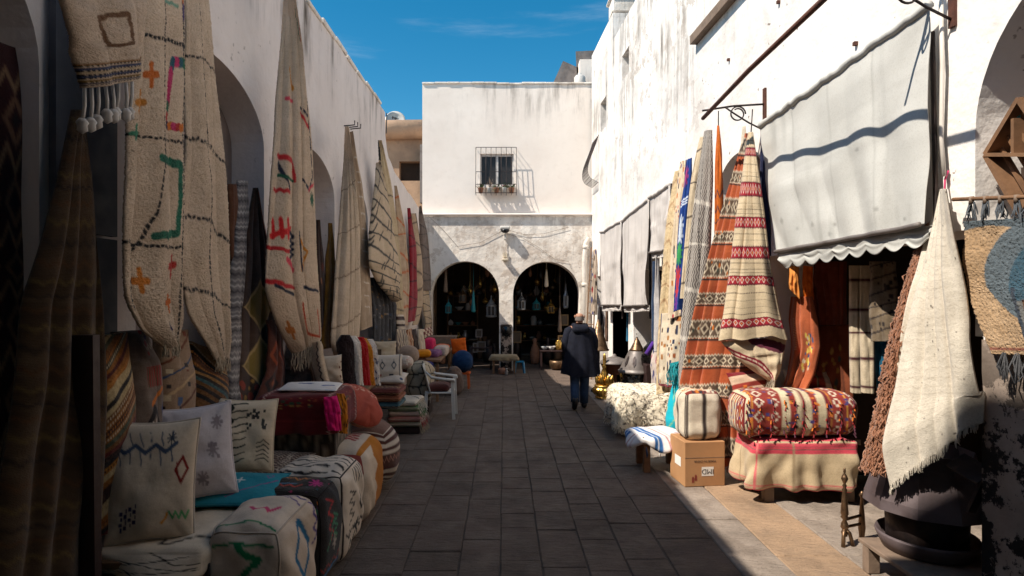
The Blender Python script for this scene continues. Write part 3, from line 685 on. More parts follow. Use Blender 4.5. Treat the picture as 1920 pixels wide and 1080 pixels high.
# bulging grille high on the right wall
G = Thing('basket_grille', 'bulging wire basket grille high on the right wall near the corner', 'grille', (2.2, 15.1, 4.9))
for k, y in enumerate(np.linspace(14.75, 15.45, 6)):
    m = MB(True); zz = np.linspace(0, 1, 12); m.tube([(xr(y)-.02-.36*math.sin(math.pi*min(1, 1.0*z**.7))**.8*(.35+.65*z if False else 1)*(0.25+.75*(1-z)), y, 4.85+1.2*z) for z in zz], .009, 5); G.part('bar', m, 'iron')
for z in np.linspace(.06, .45, 8):
    o = .36*math.sin(math.pi*z**.7)**.8*(.25+.75*(1-z)); m = MB(); m.tube([(xr(14.75)-.02-o, 14.75, 4.85+1.2*z), (xr(15.45)-.02-o, 15.45, 4.85+1.2*z)], .008, 5); G.part('crossbar', m, 'iron')

# ---- what shows above the roofs
TH = Thing('tan_house', 'tan plastered house with rolled cornice beyond the left wall', 'building', (-4.2, 20, 0))
W, p_ = wall(lambda a, d, z: (a, 19.6+d, z), -7.5, -2.3, 0, 7.4, [dict(a0=-3.5, a1=-2.72, zb=5.85, zs=6.5, depth=.3)], .5, .5); TH.part('wall', W, 'plaster_tan')
for k in p_: TH.part('window_opening', k, 'plaster_shop')
m = MB(True); m.tube([(-7.5, 19.5, 7.52), (-5, 19.5, 7.5), (-2.3, 19.5, 7.54)], .32, 14); TH.part('cornice', m, 'plaster_tan')
m = MB(); m.box((-2.62, 19.3, 6.0), (.25, .3, 1.9)); TH.part('drain_box', m, 'zinc')
SD = Thing('satellite_dish', 'white satellite dish with dark emblem on the tan house roof', 'satellite dish', (-3.76, 20.3, 7.3))
m = MB(True); m.lathe([(.001,.12),(.14,.1),(.27,.04),(.34,-.02),(.345,-.03),(.27,.02),(.14,.075),(.001,.095)], (-3.74, 20.2, 8.04), 28, axis=(-.15, 1, -.25)); SD.part('dish', m, 'plastic_white')
m = MB(); em = [(-.13,.02),(-.09,.07),(-.06,.02),(.01,.02),(.05,-.02),(.11,-.02),(.1,-.06),(.05,-.05),(-.01,-.07),(-.03,-.03),(-.08,-.02),(-.11,-.05)]
m.poly([(-3.72+x, 20.12, 8.11+z) for x, z in em], .004, (0,1,0)); SD.part('emblem', m, 'ink')
m = MB(); m.tube([(-3.76,20.3,7.3),(-3.76,20.3,7.9)], .02, 6); SD.part('mast', m, 'zinc')
m = MB(); m.tube([at(('L',-.2),725,212), at(('L',-.2),724,250)], .012, 5); solo('roof_antenna', 'thin dark antenna rod on the left wall top before the dish', 'antenna', m, 'iron')
SH = Thing('roof_shed', 'small lean-to shed with slanted roof on the end house', 'shed', (2.2, 17, 7.7))
m = MB(); m.box((2.5, 17.1, 8.2), (.7, 1.0, 1.0)); SH.part('wall', m, 'plaster_front')
m = MB(); m.bar((1.82, 17.0, 7.95), (2.12, 17.0, 8.62), .9, .05, (0,1,0)); m.bar((2.1, 17.0, 8.63), (2.75, 17.0, 8.66), .9, .05, (0,1,0)); SH.part('roof', m, 'zinc')
m = MB(True); m.lathe([(.001,0),(.16,0),(.16,.42),(.12,.47),(.05,.5),(.05,.55),(.001,.55)], (2.13, 16.5, 7.72), 16); solo('water_tank', 'white water tank under the slanted roof on the end house', 'tank', m, 'plastic_white')
CVG[0] = np.array((1.0, .94, .88))  # warm tint put into the left goods' colours against blue skylight in shade
# ------------------------------------------------------------------ rugs hung along the left wall
GL = 'rugs hung along the left wall'
BRN = (92, 66, 44); OLV = (112, 92, 42)
# inside the first dark arch
c = Cv((58, 20, 20), 120, 260, 2)
for k in range(7): c.zig(.08+.13*k, .02, 5, .03, (150, 120, 90)); c.diamonds(.1+.13*k, .2+.13*k, 3, (130, 96, 74), (30, 20, 22))
rug('dark_carpet', 'dark red carpet with geometric motifs hanging in the nearest left archway', [(-60,60,82,110), (-60,500,80,520), (-60,1100,60,1100)], ('L', -.15), ('L', -.12), c, 50, 120, 2, .03, .04, seed=2, group=GL)
c = Cv((72, 54, 34), 100, 300, 3, 14)
for k in range(26): c.zig(.03+.037*k, .006, 9, .02, [(96, 78, 42), (44, 32, 22), (84, 56, 28)][k % 3])
rug('brown_kilim', 'brown ribbed kilim gathered to a point beside the nearest left archway', [(132,205,148,205), (100,340,158,340), (40,560,170,560), (12,760,180,760), (-30,1020,178,990), (-40,1130,172,1120)], ('L', .22), ('L', .2), c, 60, 160, 4, .05, .08, seed=3, group=GL)
# cream rug with tassels, top left
c = Cv(CREAM, 160, 190, 4)
c.star(.42, .06, .2, (176, 84, 40), .05); c.line([(.2,.2),(.42,.02),(.66,.2)], .03, (60, 70, 110)); c.line([(.15,.12),(.7,.16)], .02, (70, 120, 110))
c.line([(.30,.42),(.62,.40),(.65,.64),(.36,.66),(.30,.42)], .05, (120, 86, 58))
for k, cl in enumerate([(150, 110, 60), (60, 70, 110), (200, 180, 150), (60, 70, 110), (150, 120, 60), (50, 56, 90)]): c.band(.80+.03*k, .815+.03*k, cl); c.tick(.822+.03*k, BLACK, 24, .005)
tr = rug('tasselled_rug', 'cream pile rug with brown square and knotted tassels, top left corner', [(84,-60,262,-60), (100,0,262,0), (128,90,258,80), (152,165,250,145)], ('L', .62), ('L', .55), c, 90, 110, 2, .03, .05, mat='pile', pile=.002, seed=4, group=GL)
pb = [at(('L', .55), u, 168-.17*(u-152)) for u in np.linspace(158, 248, 8)]
for k, p in enumerate(pb):
    L_ = .13+.03*random.random(); m = MB(True); q = p+np.array((random.uniform(-.015,.015), random.uniform(-.01,.01), -L_))
    m.tube([p+(0,0,.02), (p+q)/2+(.006,0,0), q], .0075, 6); tr.part('tassel', m, 'frame_white')
    m = MB(True); m.lathe([(.002,-.05),(.022,-.035),(.02,-.01),(.026,0),(.014,.018),(.004,.02)], q, 9); tr.part('tassel_knot', m, 'frame_white')
# cream rug, coloured rectangles
c = Cv((220, 200, 178), 150, 480, 5)
c.line([(.66,0),(.55,.18),(.5,.5),(.38,.62),(.12,.74),(.06,.86)], .03, BLACK, .02, 110); c.line([(.95,0),(.97,.5),(.9,.78),(.84,.98)], .03, BLACK, .02, 110)
for t0, t1 in ((.19,.215), (.435,.455), (.70,.71)): c.line([(0,t0-.01),(.45,t0+.005),(1,t1)], .032, BLACK, .015, 110)
c.multiline([(.98,.255),(.72,.25),(.6,.395),(.98,.405)], .075, BOLD, .07)
c.multiline([(.42,.5),(.9,.515),(.84,.665),(.36,.675)], .065, [(36, 118, 92), (30, 100, 80)], .04)
c.multiline([(.8,.03),(.95,.02),(.97,.14)], .04, [(222,140,40), (214,110,30), (80,60,120)], .06); c.line([(.62,.09),(.85,.1)], .025, (120, 170, 150))
for x, y, cl in ((.16,.34,(200,130,40)), (.3,.28,(210,110,30)), (.72,.76,(190,50,40)), (.22,.79,(214,130,40)), (.66,.85,(214,110,30)), (.1,.42,(60,140,110)), (.55,.93,(40,40,90))): c.cross(x, y, .07, cl, .05)
rug('berber_rug', 'long cream pile rug with green and rainbow rectangles on black lines', [(214,-70,342,-70), (232,40,340,40), (222,260,338,260), (213,470,336,470), (222,560,334,556), (252,618,334,600), (296,652,322,640)], ('L', .36), ('L', .32), c, 110, 420, 2, .05, .03, mat='pile', pile=.0025, fringe=60, fl=.06, seed=5, group=GL, hem=.02)
c = Cv((214, 194, 172), 120, 460, 6)
c.line([(.42,0),(.5,.3),(.52,.6),(.5,1)], .03, BLACK, .03, 100)
for t in (.22, .42, .62, .80): c.line([(0,t-.01),(.5,t),(1,t+.05)], .028, BLACK, .02, 100)
c.line([(.5,.03),(.9,.06)], .028, BLACK, .02, 100)
rug('berber_rug', 'plain cream pile rug with black grid lines beside the first blind arch', [(342,-70,382,-70), (340,120,396,120), (337,330,411,330), (334,500,418,500), (352,585,420,580), (382,640,422,640), (398,672,418,676)], ('L', .28), ('L', .24), c, 90, 400, 2, .05, .03, mat='pile', pile=.0025, fringe=50, fl=.09, seed=8, group=GL, hem=.02)
# in the first blind arch
c = Cv((96, 60, 38), 60, 200, 9); c.zig(.4, .03, 3, .1, (60, 40, 30)); c.zig(.7, .03, 3, .1, (150, 110, 70))
rug('brown_rug', 'narrow brown rug hung at the left inside the first blind arch', [(428,345,440,345), (426,520,446,520), (424,700,446,700)], ('L', .02), ('L', .02), c, 24, 80, 2, .03, .04, seed=6, group=GL)
c = Cv((120, 116, 118), 70, 300, 10)
for k in range(46): c.zig(.01+.0215*k, .004, 6, .03, [(196,192,190), (70,66,70), (170,166,164)][k % 3])
rug('woven_rug', 'grey and white woven rug leaning inside the first blind arch', [(448,338,464,338), (440,430,462,430), (424,600,456,600), (420,770,452,770)], ('L', .05), ('L', .05), c, 40, 220, 2, .03, .05, seed=7, group=GL)
c = Cv((66, 46, 34), 100, 300, 11, 12)
for y, r in ((.5, .3), (.74, .3)):
    d = np.abs(c.X-.42)/.34 + np.abs(c.Y-y)/.105; c.put((d < 1)*1.0, (128, 108, 44)); c.put((np.abs(d-1.05) < .07)*1.0, (176, 150, 100))
c.vband(.8, .86, (150, 80, 50)); c.dots(30, .04, [(150, 60, 40), (170, 130, 60)], (0, .8, 1, 1))
rug('diamond_rug', 'dark brown rug with two olive diamonds inside the first blind arch', [(474,352,480,352), (458,440,498,440), (444,580,516,580), (440,700,526,700), (436,800,530,800)], ('L', .06), ('L', .1), c, 80, 240, 3, .04, .05, seed=9, group=GL)
c = Cv((88, 44, 30), 60, 160, 12); c.diamonds(.2, .5, 2, (150, 70, 40)); c.diamonds(.55, .85, 2, (40, 30, 28), (160, 90, 50))
rug('red_brown_rug', 'red brown rug hanging under the olive diamonds near the cream rug', [(500,600,528,600), (498,690,530,690), (470,770,532,770)], ('L', .2), ('L', .2), c, 40, 80, 2, .03, .03, seed=10, group=GL)
# cream rug with coloured letters-like motifs
c = Cv((220, 198, 174), 160, 440, 13); c.ts = .83
RD, PK, GN, OR, NV = (206, 46, 50), (226, 76, 96), (36, 96, 70), (214, 140, 40), (36, 40, 62)
c.line([(.72,.05),(.86,.08),(.88,.17)], .03, PK); c.line([(.72,.04),(.73,.15),(.84,.17)], .025, GN); 
c.line([(.28,.28),(.42,.33)], .035, OR); c.line([(.2,.36),(.42,.37)], .03, PK); c.line([(.6,.42),(.88,.47)], .03, RD); c.line([(.6,.4),(.86,.43),(.9,.36)], .03, NV, .01, 60); c.line([(.88,.45),(.92,.62)], .03, NV, .01, 60)
c.line([(.08,.54),(.40,.56),(.42,.63)], .035, RD); c.line([(.10,.56),(.3,.66)], .035, NV); c.line([(.12,.6),(.4,.63)], .03, GN); c.line([(.05,.66),(.3,.67)], .03, RD)
c.line([(.62,.62),(.8,.66),(.88,.62)], .03, NV, .01, 60); c.star(.86, .69, .05, GN, .02); c.line([(.78,.66),(.95,.64)], .025, PK)
for x in (.06, .16, .26): c.line([(x,.75),(x+.02,.79)], .05, (222, 40, 40)); 
c.line([(.04,.79),(.32,.77)], .04, (222, 40, 40)); c.line([(.02,.83),(.32,.845)], .04, RD); c.vzig(.36, .04, 4, .03, NV, .78, .87); c.line([(.52,.8),(.68,.85),(.54,.9),(.52,.8)], .028, OR); c.line([(.5,.78),(.55,.9)], .03, NV)
c.line([(.25,.87),(.4,.9)], .04, PK); c.line([(.02,.935),(.4,.955)], .035, RD); c.line([(.1,.95),(.38,.985)], .03, NV); c.line([(.56,.95),(.92,.975)], .03, NV)
c.ts = 1; c.line([(.5,.84),(.52,.93),(.86,.95),(.86,.86)], .03, (200, 80, 40)); c.cross(.16, .92, .06, (196, 120, 50), .05)
rug('berber_rug', 'big cream pile rug with red and rainbow signs between first two blind arches', [(534,-30,550,-30), (524,90,566,90), (514,200,576,200), (504,340,584,340), (499,470,590,470), (498,545,594,545), (512,600,596,600), (530,640,596,632), (542,662,590,642)], ('L', .28), ('L', .46), c, 120, 440, 3, .08, .04, mat='pile', pile=.0025, fringe=80, fl=.17, seed=12, group=GL)
c = Cv((58, 40, 32), 40, 120, 15, 10); c.dots(14, .1, [(150, 96, 50), (96, 40, 30)])
rug('brown_rug', 'slim dark brown rug hung before the second blind arch', [(594,412,598,412), (592,520,606,520), (594,650,610,650)], ('L', .1), ('L', .12), c, 24, 60, 2, .02, .04, seed=13, group=GL)
c = Cv((124, 88, 30), 40, 160, 16, 10); c.vband(.6, .75, (90, 60, 30))
rug('mustard_rug', 'mustard rug gathered to a point in the second blind arch', [(616,418,619,418), (608,500,624,500), (603,600,624,600), (598,655,624,650)], ('L', .14), ('L', .16), c, 30, 100, 2, .03, .05, seed=14, group=GL)
c = Cv((214, 194, 170), 110, 360, 17)
for t in (.25, .42, .6, .8): c.line([(0,t+.03),(.4,t+.01),(1,t-.02)], .012, (120, 96, 76))
c.line([(.5,.22),(.9,.3)], .012, (120,96,76))
rug('berber_rug', 'plain cream rug hung from hooks over the second blind arch edge', [(645,238,652,238), (638,330,662,330), (630,440,670,440), (622,560,672,560), (618,650,668,640), (630,690,660,660)], ('L', .26), ('L', .42), c, 70, 240, 3, .08, .06, mat='pile', pile=.002, fringe=40, fl=.1, seed=15, group=GL, hem=.03)
c = Cv((176, 154, 130), 60, 340, 18)
for k in range(12): c.line([(.3,.12+.07*k),(.7,.125+.07*k),(.68,.16+.07*k)], .03, (222, 214, 204))
rug('stitched_rug', 'beige rug with white stitches hung behind the plain cream rug', [(654,248,660,246), (662,330,674,330), (668,450,686,450), (670,560,692,560), (672,620,694,610)], ('L', .24), ('L', .3), c, 40, 220, 2, .03, .05, seed=16, group=GL)
HK = Thing('hook_rail', 'iron hooks holding the plain cream rug on the left wall', 'hooks', at(('L', 0), 651, 239))
for u in (645, 651, 657): p = at(('L', 0), u, 236+(u-645)*.5); m = MB(); m.tube([p, p+(.16, -.02, .01), p+(.16, -.02, .07)], .009, 5); HK.part('hook', m, 'iron')
c = Cv((206, 186, 160), 130, 240, 19)
for k in range(-3, 15): c.line([(0,.04+.085*k),(1,.20+.085*k)], .022, (60, 56, 54), .006, 0)
for k in range(40): 
    x = random.random(); y = random.random(); c.line([(x, y), (x-.13, y+.055)], .024, (60, 56, 54), .004)
rug('trellis_rug', 'cream rug with dark brick lattice hung past the second arch', [(707,305,711,300), (698,370,722,360), (691,440,733,430), (689,495,742,490), (712,540,744,530), (735,566,742,560)], ('L', .4), ('L', .46), c, 90, 220, 2, .03, .1, mat='pile', pile=.002, seed=17, group=GL)
c = Cv((196, 176, 142), 50, 300, 20); c.vband(0, .1, (60, 60, 60), 0, .25)
for t in (.26, .45, .62, .8): c.line([(0,t),(1,t+.01)], .03, (70, 60, 54))
rug('berber_rug', 'long narrow cream rug hanging just right of the lattice rug', [(709,263,713,263), (712,340,730,340), (722,430,742,430), (732,540,752,540), (738,600,752,600), (734,648,742,640)], ('L', .22), ('L', .28), c, 44, 200, 2, .04, .06, mat='pile', pile=.002, seed=18, group=GL)
c = Cv((40, 38, 42), 60, 120, 21, 14); c.dots(60, .02, [(120,120,124), (40,60,90), (150,110,40)])
rug('dark_garments', 'dark beaded garments hanging under the lattice rug', [(690,520,716,520), (692,580,740,575), (694,645,742,640)], ('L', .22), ('L', .26), c, 40, 60, 6, .06, .05, seed=19, group=GL, cat='garments')
for nm, lab, k0, cols, sd in (
    ('edged_rug', 'cream rug with orange edge in the far part of the left wall', [(738,348,742,348), (744,440,756,440), (748,540,762,540), (746,610,760,610)], ((190,166,140), (196,96,40)), 31),
    ('red_rug', 'crimson rug hanging in the far part of the left wall', [(764,390,768,390), (766,450,776,450), (764,560,780,560), (758,605,776,600)], ((140,26,40), (60,20,24)), 32),
    ('beige_rug', 'beige rug with dark lines right of the crimson rug', [(772,400,778,400), (776,480,788,480), (778,580,790,570), (772,610,782,605)], ((184,162,136), (80,64,54)), 33),
    ('brown_grey_rug', 'dark grey brown patterned rug hung highest near the archway', [(786,386,788,386), (786,440,798,440), (788,520,804,520), (792,545,804,545)], ((110,96,88), (60,48,44)), 34),
    ('berber_rug', 'cream rug with black lines hung against the corner of the archway', [(790,545,804,545), (794,590,806,590), (796,650,808,650)], ((196,176,150), (40,36,34)), 35)):
    c = Cv(cols[0], 40, 200, sd, 12)
    for k in range(7): c.line([(0,.1+.13*k),(1,.14+.13*k+(.03 if k % 2 else -.06))], .06, cols[1], .02)
    c.vband(.82, 1, cols[1])
    rug(nm, lab, k0, ('L', .16), ('L', .2), c, 26, 110, 2, .04, .06, seed=sd, group=GL)
c = Cv((222, 206, 186), 48, 48, 36); c.check(6, 7, (120, 34, 34))
rug('checked_cloth', 'dark red and white checked cloth at the far end of the left row', [(792,618,808,612), (798,640,813,634), (802,655,814,648)], ('L', .3), ('L', .34), c, 36, 36, 1, .01, .03, seed=37, cat='cloth')

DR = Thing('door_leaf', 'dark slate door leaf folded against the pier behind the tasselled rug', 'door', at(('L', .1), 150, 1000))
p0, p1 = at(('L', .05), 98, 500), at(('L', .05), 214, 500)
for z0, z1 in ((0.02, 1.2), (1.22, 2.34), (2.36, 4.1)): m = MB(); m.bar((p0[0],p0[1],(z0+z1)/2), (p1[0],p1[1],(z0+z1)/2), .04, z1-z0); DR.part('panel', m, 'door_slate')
# ------------------------------------------------------------------ folded rugs along the back of the near left bench
m = MB(); m.bar(P(164,1090,2.95), P(160,628,2.95), .11, .05, (0,1,0)); solo('dark_post', 'dark wooden plank standing at the left edge of the cushion bench', 'plank', m, 'wood_dark')
GF = 'folded rugs lined up behind the cushions'
def stripes(cols, n, seed, diag=0.25, w=100, h=260):
    c = Cv((70, 52, 40), w, h, seed, 10); r = random.Random(seed)
    q = (c.Y + c.X*diag)*n; idx = np.floor(q).astype(int); pal = np.array([r.choice(cols) for _ in range(n*2+4)], float)
    c.a = pal[np.clip(idx, 0, len(pal)-1)] + (vn(c.X*40, c.Y*90, seed)*40)[..., None]
    for k in range(n): 
        if r.random() < .35: c.put(((np.abs(q-k-.5) < .2) & ((c.X*26) % 1 < .5))*1.0, r.choice([(210,196,170), (30,26,26), (190,120,50)]))
    return c
WARM = [(150,96,40), (60,40,34), (190,170,130), (96,40,34), (120,80,44), (40,34,36), (80,86,70), (170,112,44)]
rug('striped_rug', 'folded rug with diagonal multicoloured stripes at the left end behind the cushions', [(166,632,238,622), (162,700,243,690), (158,850,244,830), (150,1010,246,960)], ('L', .16), ('L', .22), stripes(WARM, 34, 41), 90, 240, 1, .02, .10, .05, seed=41, group=GF)
c = Cv((112, 98, 90), 100, 240, 42); c.rect(.35,.33,.8,.5,(130,40,34)); c.check(14, 30, (112,98,90)) if False else None
for k in range(5): c.line([(.38+.08*k,.34),(.38+.08*k,.5)], .02, (60,90,60))
c.line([(.45,.62),(.8,.52)], .07, (196,110,30)); c.dia(.5, .78, .22, (26,20,22), .1); c.star(.5, .78, .14, (200,190,180), .03); c.dia(.95, .66, .12, (40,50,110), .09); c.zig(.14, .02, 4, .02, (180,166,150), .5, .95); c.dots(8, .05, [(150,40,36), (60,50,100)], (.5,.0,1,.2))
rug('folded_rug', 'folded grey rug with red and orange motifs behind the white cushion', [(222,622,272,618), (224,680,288,670), (228,850,290,840)], ('L', .17), ('L', .2), c, 80, 180, 1, .02, .09, .05, seed=42, group=GF)
c = Cv((150, 124, 100), 90, 220, 43); 
for k in range(6): c.line([(0,.3+.17*k),(1,.02+.17*k)], .05, [(110,60,36), (60,76,110), (190,160,120), (96,52,34)][k % 4])
c.dots(26, .05, [(120,60,40), (70,90,130), (200,180,150), (50,40,40)], sq=True)
rug('folded_rug', 'folded rug with brown and blue ornament behind the lilac cushion', [(298,622,350,618), (292,690,354,690), (288,830,352,820)], ('L', .17), ('L', .2), c, 70, 160, 1, .02, .09, .05, seed=43, group=GF)
rug('folded_rug', 'folded dark rug with brown and teal stripes behind the zigzag cushion', [(356,640,408,664), (354,700,418,700), (352,830,424,790)], ('L', .17), ('L', .2), stripes([(110,74,36), (40,34,32), (60,90,96), (150,110,60), (30,26,26), (90,56,36)], 24, 44, -.4), 70, 160, 1, .02, .09, .05, seed=44, group=GF)
# ------------------------------------------------------------------ near left bench and what lies on it
B = Thing('bench', 'low wooden bench under the cushions on the left', 'bench', (-2.0, 4.2, 0))
m = MB(); m.box((-2.0, 4.2, .55), (.66, 2.1, .05), bevel=.01); B.part('seat', m, 'wood')
for x in (-2.28, -1.72):
    for y in (3.25, 5.15): m = MB(); m.box((x, y, .262), (.07, .07, .524), bevel=.006); B.part('leg', m, 'wood')
c = Cv((214, 198, 178), 220, 220, 51)
for p in ([(.08,.95),(.3,.7),(.55,.6),(.95,.52)], [(.2,.4),(.48,.6),(.62,.95)], [(.35,.3),(.66,.45),(.98,.6)], [(.05,.55),(.4,.42),(.9,.2)], [(.62,.95),(.98,.88)], [(.6,.05),(.8,.4),(.98,.42)]): c.line(p, .018, BLACK)
c.line([(.05,.96),(.16,.86)], .05, BLACK); c.zig(.9, .02, 4, .012, BLACK, .0, .2)
T_ = Thing('bench_throw', 'cream throw with crossing black lines spread over the near bench', 'throw', (-2.0, 3.9, .6))
T_.part('cloth', rbox_mesh((-1.99, 3.95, .545), (.72, 1.56, .16), .05, {'top': c, 'front': c, 'side': c}, 46, bulge=.01, seed=5, wr=.008, flare=.05, waves=7, nobottom=True), 'cotton')
e = [(-2.34+.7*k/10, 3.165, .478+.01*math.sin(k)) for k in range(11)]; T_.part('fringe', strands(e, .09, 46, (150,140,130), .004, seed=9), 'wool', kind='stuff')
c = Cv((46, 38, 38), 160, 60, 52)
for k in range(4): c.line([(.05+.25*k,.2),(.2+.25*k,.8)], .05, (150,136,120)); c.line([(.2+.25*k,.2),(.05+.25*k,.8)], .05, (150,136,120))
rug('bench_skirt', 'dark cloth with pale crosses hanging at the front of the near bench', [(212,1048,395,1055), (214,1100,395,1110), (216,1200,395,1200)], ('Y', 3.23), ('Y', 3.23), c, 60, 40, 4, .02, .02, seed=52, cat='cloth')
c = Cv((208, 194, 176), 220, 220, 53, 5); NB = (70, 84, 110)
c.zig(.22, .035, 3, .035, NB, .1, .78)
for k in range(6): x = .14+.115*k; c.line([(x,.2),(x+.03,.36-.02*(k%2))], .014, NB); c.line([(x+.04,.2),(x+.0,.08)], .012, NB)
c.dia(.86, .42, .07, (130,36,34), .026); c.line([(.8,.36),(.84,.5)], .012, (130,36,34)); c.star(.72, .14, .05, (60,66,80), .012)
for k in range(16):
    i, j = k % 4, k//4
    if (i+j) % 2 == 0 or True: c.rect(.2+.05*i+.02*((j+i)%2), .74+.045*j-.02*i, .235+.05*i, .775+.045*j-.02*i, (52,40,84))
c.line([(.66,.86),(.72,.78)], .022, (214,140,40)); c.zig(.8, .03, 3, .02, (90,170,110), .74, .95); c.vband(0, .07, (150,146,152))
pillow('cushion', 'large cream cushion with blue zigzag and purple checks, front left', (-2.02, 3.36, .945), .47, .68, .2, (.42, -1, .22), -.03, c, seed=2, piping=(190,180,170), group='cushions on the near bench')
c = Cv((206, 200, 206), 160, 160, 54, 4)
for x, y in ((.42,.25), (.72,.5), (.55,.8), (.8,.2)): c.star(x, y, .075, (150,142,150), .026); c.dots(5, .02, [(140,132,140)], (x-.08,y-.08,x+.08,y+.08), True)
pillow('cushion', 'pale lilac cushion with silver stars in the row on the near bench', (-1.99, 3.8, .99), .44, .6, .17, (.55, -1, .25), .06, c, seed=3, piping=(206,200,206), group='cushions on the near bench')
c = Cv((214, 200, 178), 160, 160, 55, 5); c.vzig(.2, .05, 5, .06, (36,40,38), .02, .98)
for k in range(9): c.line([(.22,.08+.105*k),(.5,.04+.1*k)], .018, (36,40,38))
c.dots(22, .025, [(60,60,60)], (.5,.15,.85,.42), True)
for k in range(5): c.line([(.7,.62+.06*k),(.82,.58+.06*k),(.92,.63+.06*k)], .014, (44,44,44))
pillow('cushion', 'cream cushion with thick black zigzag at the back of the near bench', (-1.93, 4.38, .96), .42, .54, .16, (.45, -1, .3), -.08, c, seed=4, piping=(200,186,164), group='cushions on the near bench')
c = Cv((34, 132, 152), 160, 120, 56, 5); c.cross(.4, .4, .05, (200,210,214), .02); c.cross(.55, .42, .05, (200,210,214), .02); c.line([(.5,.86),(.75,.6),(.95,.35)], .015, (150,70,130)); c.dia(.85, .25, .04, (140,80,140), .012)
pillow('cushion', 'flat turquoise cushion lying on the cream throw', (-1.83, 3.98, .69), .62, .5, .1, (0.05, -.12, 1), 0.12, c, seed=5, up=(0,1,0), piping=(30,110,130), group='cushions on the near bench')
c = Cv((70, 40, 32), 160, 160, 57)
for k in range(13): c.zig(.05+.075*k, .02, 12, .016, (200,186,168))
for x in (.32, .36, .7, .74): c.line([(x,0),(x+.1,1)], .012, (206,196,180))
pillow('flat_cushion', 'flat dark brown cushion with white zigzag weave on the near bench', (-1.88, 4.68, .66), .58, .62, .1, (0.03, -.05, 1), 0, c, 'wool', seed=6, up=(0,1,0))

# ------------------------------------------------------------------ poufs along the edge of the alley
GP = 'poufs set out along the left stall'
f = Cv((208, 194, 180), 160, 190, 61, 5); GR = (34, 128, 84)
f.line([(.45,.12),(.7,.24),(.42,.42),(.72,.56),(.5,.62)], .07, GR); f.line([(.12,.12),(.5,.1),(.9,.14)], .025, GR); [f.line([(.05,.66+.025*k),(.95,.645+.025*k)], .014, GR) for k in range(4)]
s = Cv((208, 194, 180), 160, 190, 62, 5); s.dia(.5, .34, .2, (30,104,150), .06); s.vzig(.85, .05, 3, .03, (70,50,130), .0, .4); s.line([(.2,.7),(.24,.95)], .03, (40,34,40))
tp = Cv((208, 194, 180), 160, 160, 63, 5); tp.zig(.6, .05, 2, .05, (196,60,110), .35, .75); tp.line([(.4,.2),(.95,.35)], .02, (70,50,130)); tp.zig(.2, .03, 3, .04, (60,50,120), .5, .95); tp.line([(.05,.9),(.6,.86),(.95,.95)], .025, GR)
rbox('pouf', 'white pouf with green zigzag at the front of the left row', (-1.455, 3.56, .35), (.42, .6, .7), .09, {'front': f, 'side': s, 'top': tp}, 'cotton', group=GP, n=50, bulge=.06, wr=.02, seed=3, seam=(190,178,166))
f = Cv((34, 28, 28), 140, 180, 64); f.dots(30, .03, BOLD); s = Cv((34, 28, 28), 140, 180, 65)
s.vzig(.35, .1, 3, .03, (190,40,44), .1, .55); s.line([(.5,.35),(.2,.6)], .03, (60,150,110)); s.vzig(.55, .08, 3, .03, (60,150,110), .3, .6); s.star(.5, .6, .1, (180,170,160), .02); s.line([(.1,.86),(.7,.82)], .04, (40,110,170)); s.zig(.78, .03, 4, .02, (180,50,50))
tp = Cv((34, 28, 28), 140, 140, 66); tp.star(.8, .6, .1, (200,50,140), .03); tp.zig(.4, .06, 4, .03, (196,120,40), .1, .7); tp.line([(.1,.7),(.5,.6)], .03, (60,130,170)); tp.zig(.7, .04, 3, .03, (190,60,40), .1, .6); tp.dots(20, .02, BOLD)
rbox('pouf', 'black pouf with bright embroidery behind the white one', (-1.445, 4.13, .34), (.46, .44, .68), .1, {'front': f, 'side': s, 'top': tp}, 'wool', group=GP, n=50, bulge=.06, wr=.016, seed=4, seam=(40,34,34))
f = Cv((214, 204, 192), 140, 180, 67, 5); s = Cv((214, 204, 192), 140, 180, 68, 5); K = (34, 34, 38)
for k in range(6): s.line([(.5+.08*k,.05),(.52+.08*k,.22)], .026, K)
s.vzig(.35, .1, 3, .026, K, .25, .62); s.dia(.7, .48, .08, K, .04); s.zig(.72, .02, 5, .03, K, .1, .9); s.dots(12, .03, [K], (.2,.66,.9,.78), True); s.dia(.3, .9, .08, K, .04); s.dia(.6, .86, .08, K, .04); s.line([(.02,.1),(.03,1)], .02, (60,50,50))
tp = Cv((214, 204, 192), 140, 140, 69, 5)
for k in range(7): tp.line([(.1,.1+.13*k),(.45,.16+.13*k),(.75,.08+.13*k)], .03, K, .03)
for k in range(6): tp.line([(.82,.08+.15*k),(.95,.12+.15*k)], .04, K)
rbox('pouf', 'white pouf with black dashes and zigzag, third in the left row', (-1.47, 4.64, .335), (.54, .56, .67), .1, {'front': f, 'side': s, 'top': tp}, 'cotton', group=GP, n=50, bulge=.07, wr=.022, seed=5, seam=(60,54,54))
f = Cv((206, 192, 176), 140, 180, 70, 5); s = Cv((206, 192, 176), 140, 180, 71, 5); MU = (176, 112, 36)
q = (s.X > .45 + .14*np.abs(((s.Y*3.2) % 1)-.5)*2 - .05); s.put(q*1.0, MU)
tp = Cv((196, 182, 166), 140, 140, 72, 5); 
for k in range(5): tp.line([(0,.1+.1*k),(.7,.2+.09*k)], .06, (140,50,54), .02)
tp.put((tp.X > .86)*1.0, MU); f.band(0, .3, (140,70,66))
rbox('pouf', 'cream pouf with mustard scalloped side and red striped top', (-1.46, 5.36, .335), (.54, .68, .67), .13, {'front': f, 'side': s, 'top': tp}, 'cotton', group=GP, n=46, bulge=.07, wr=.012, seed=6)
f = Cv((206, 196, 184), 120, 180, 73, 5)
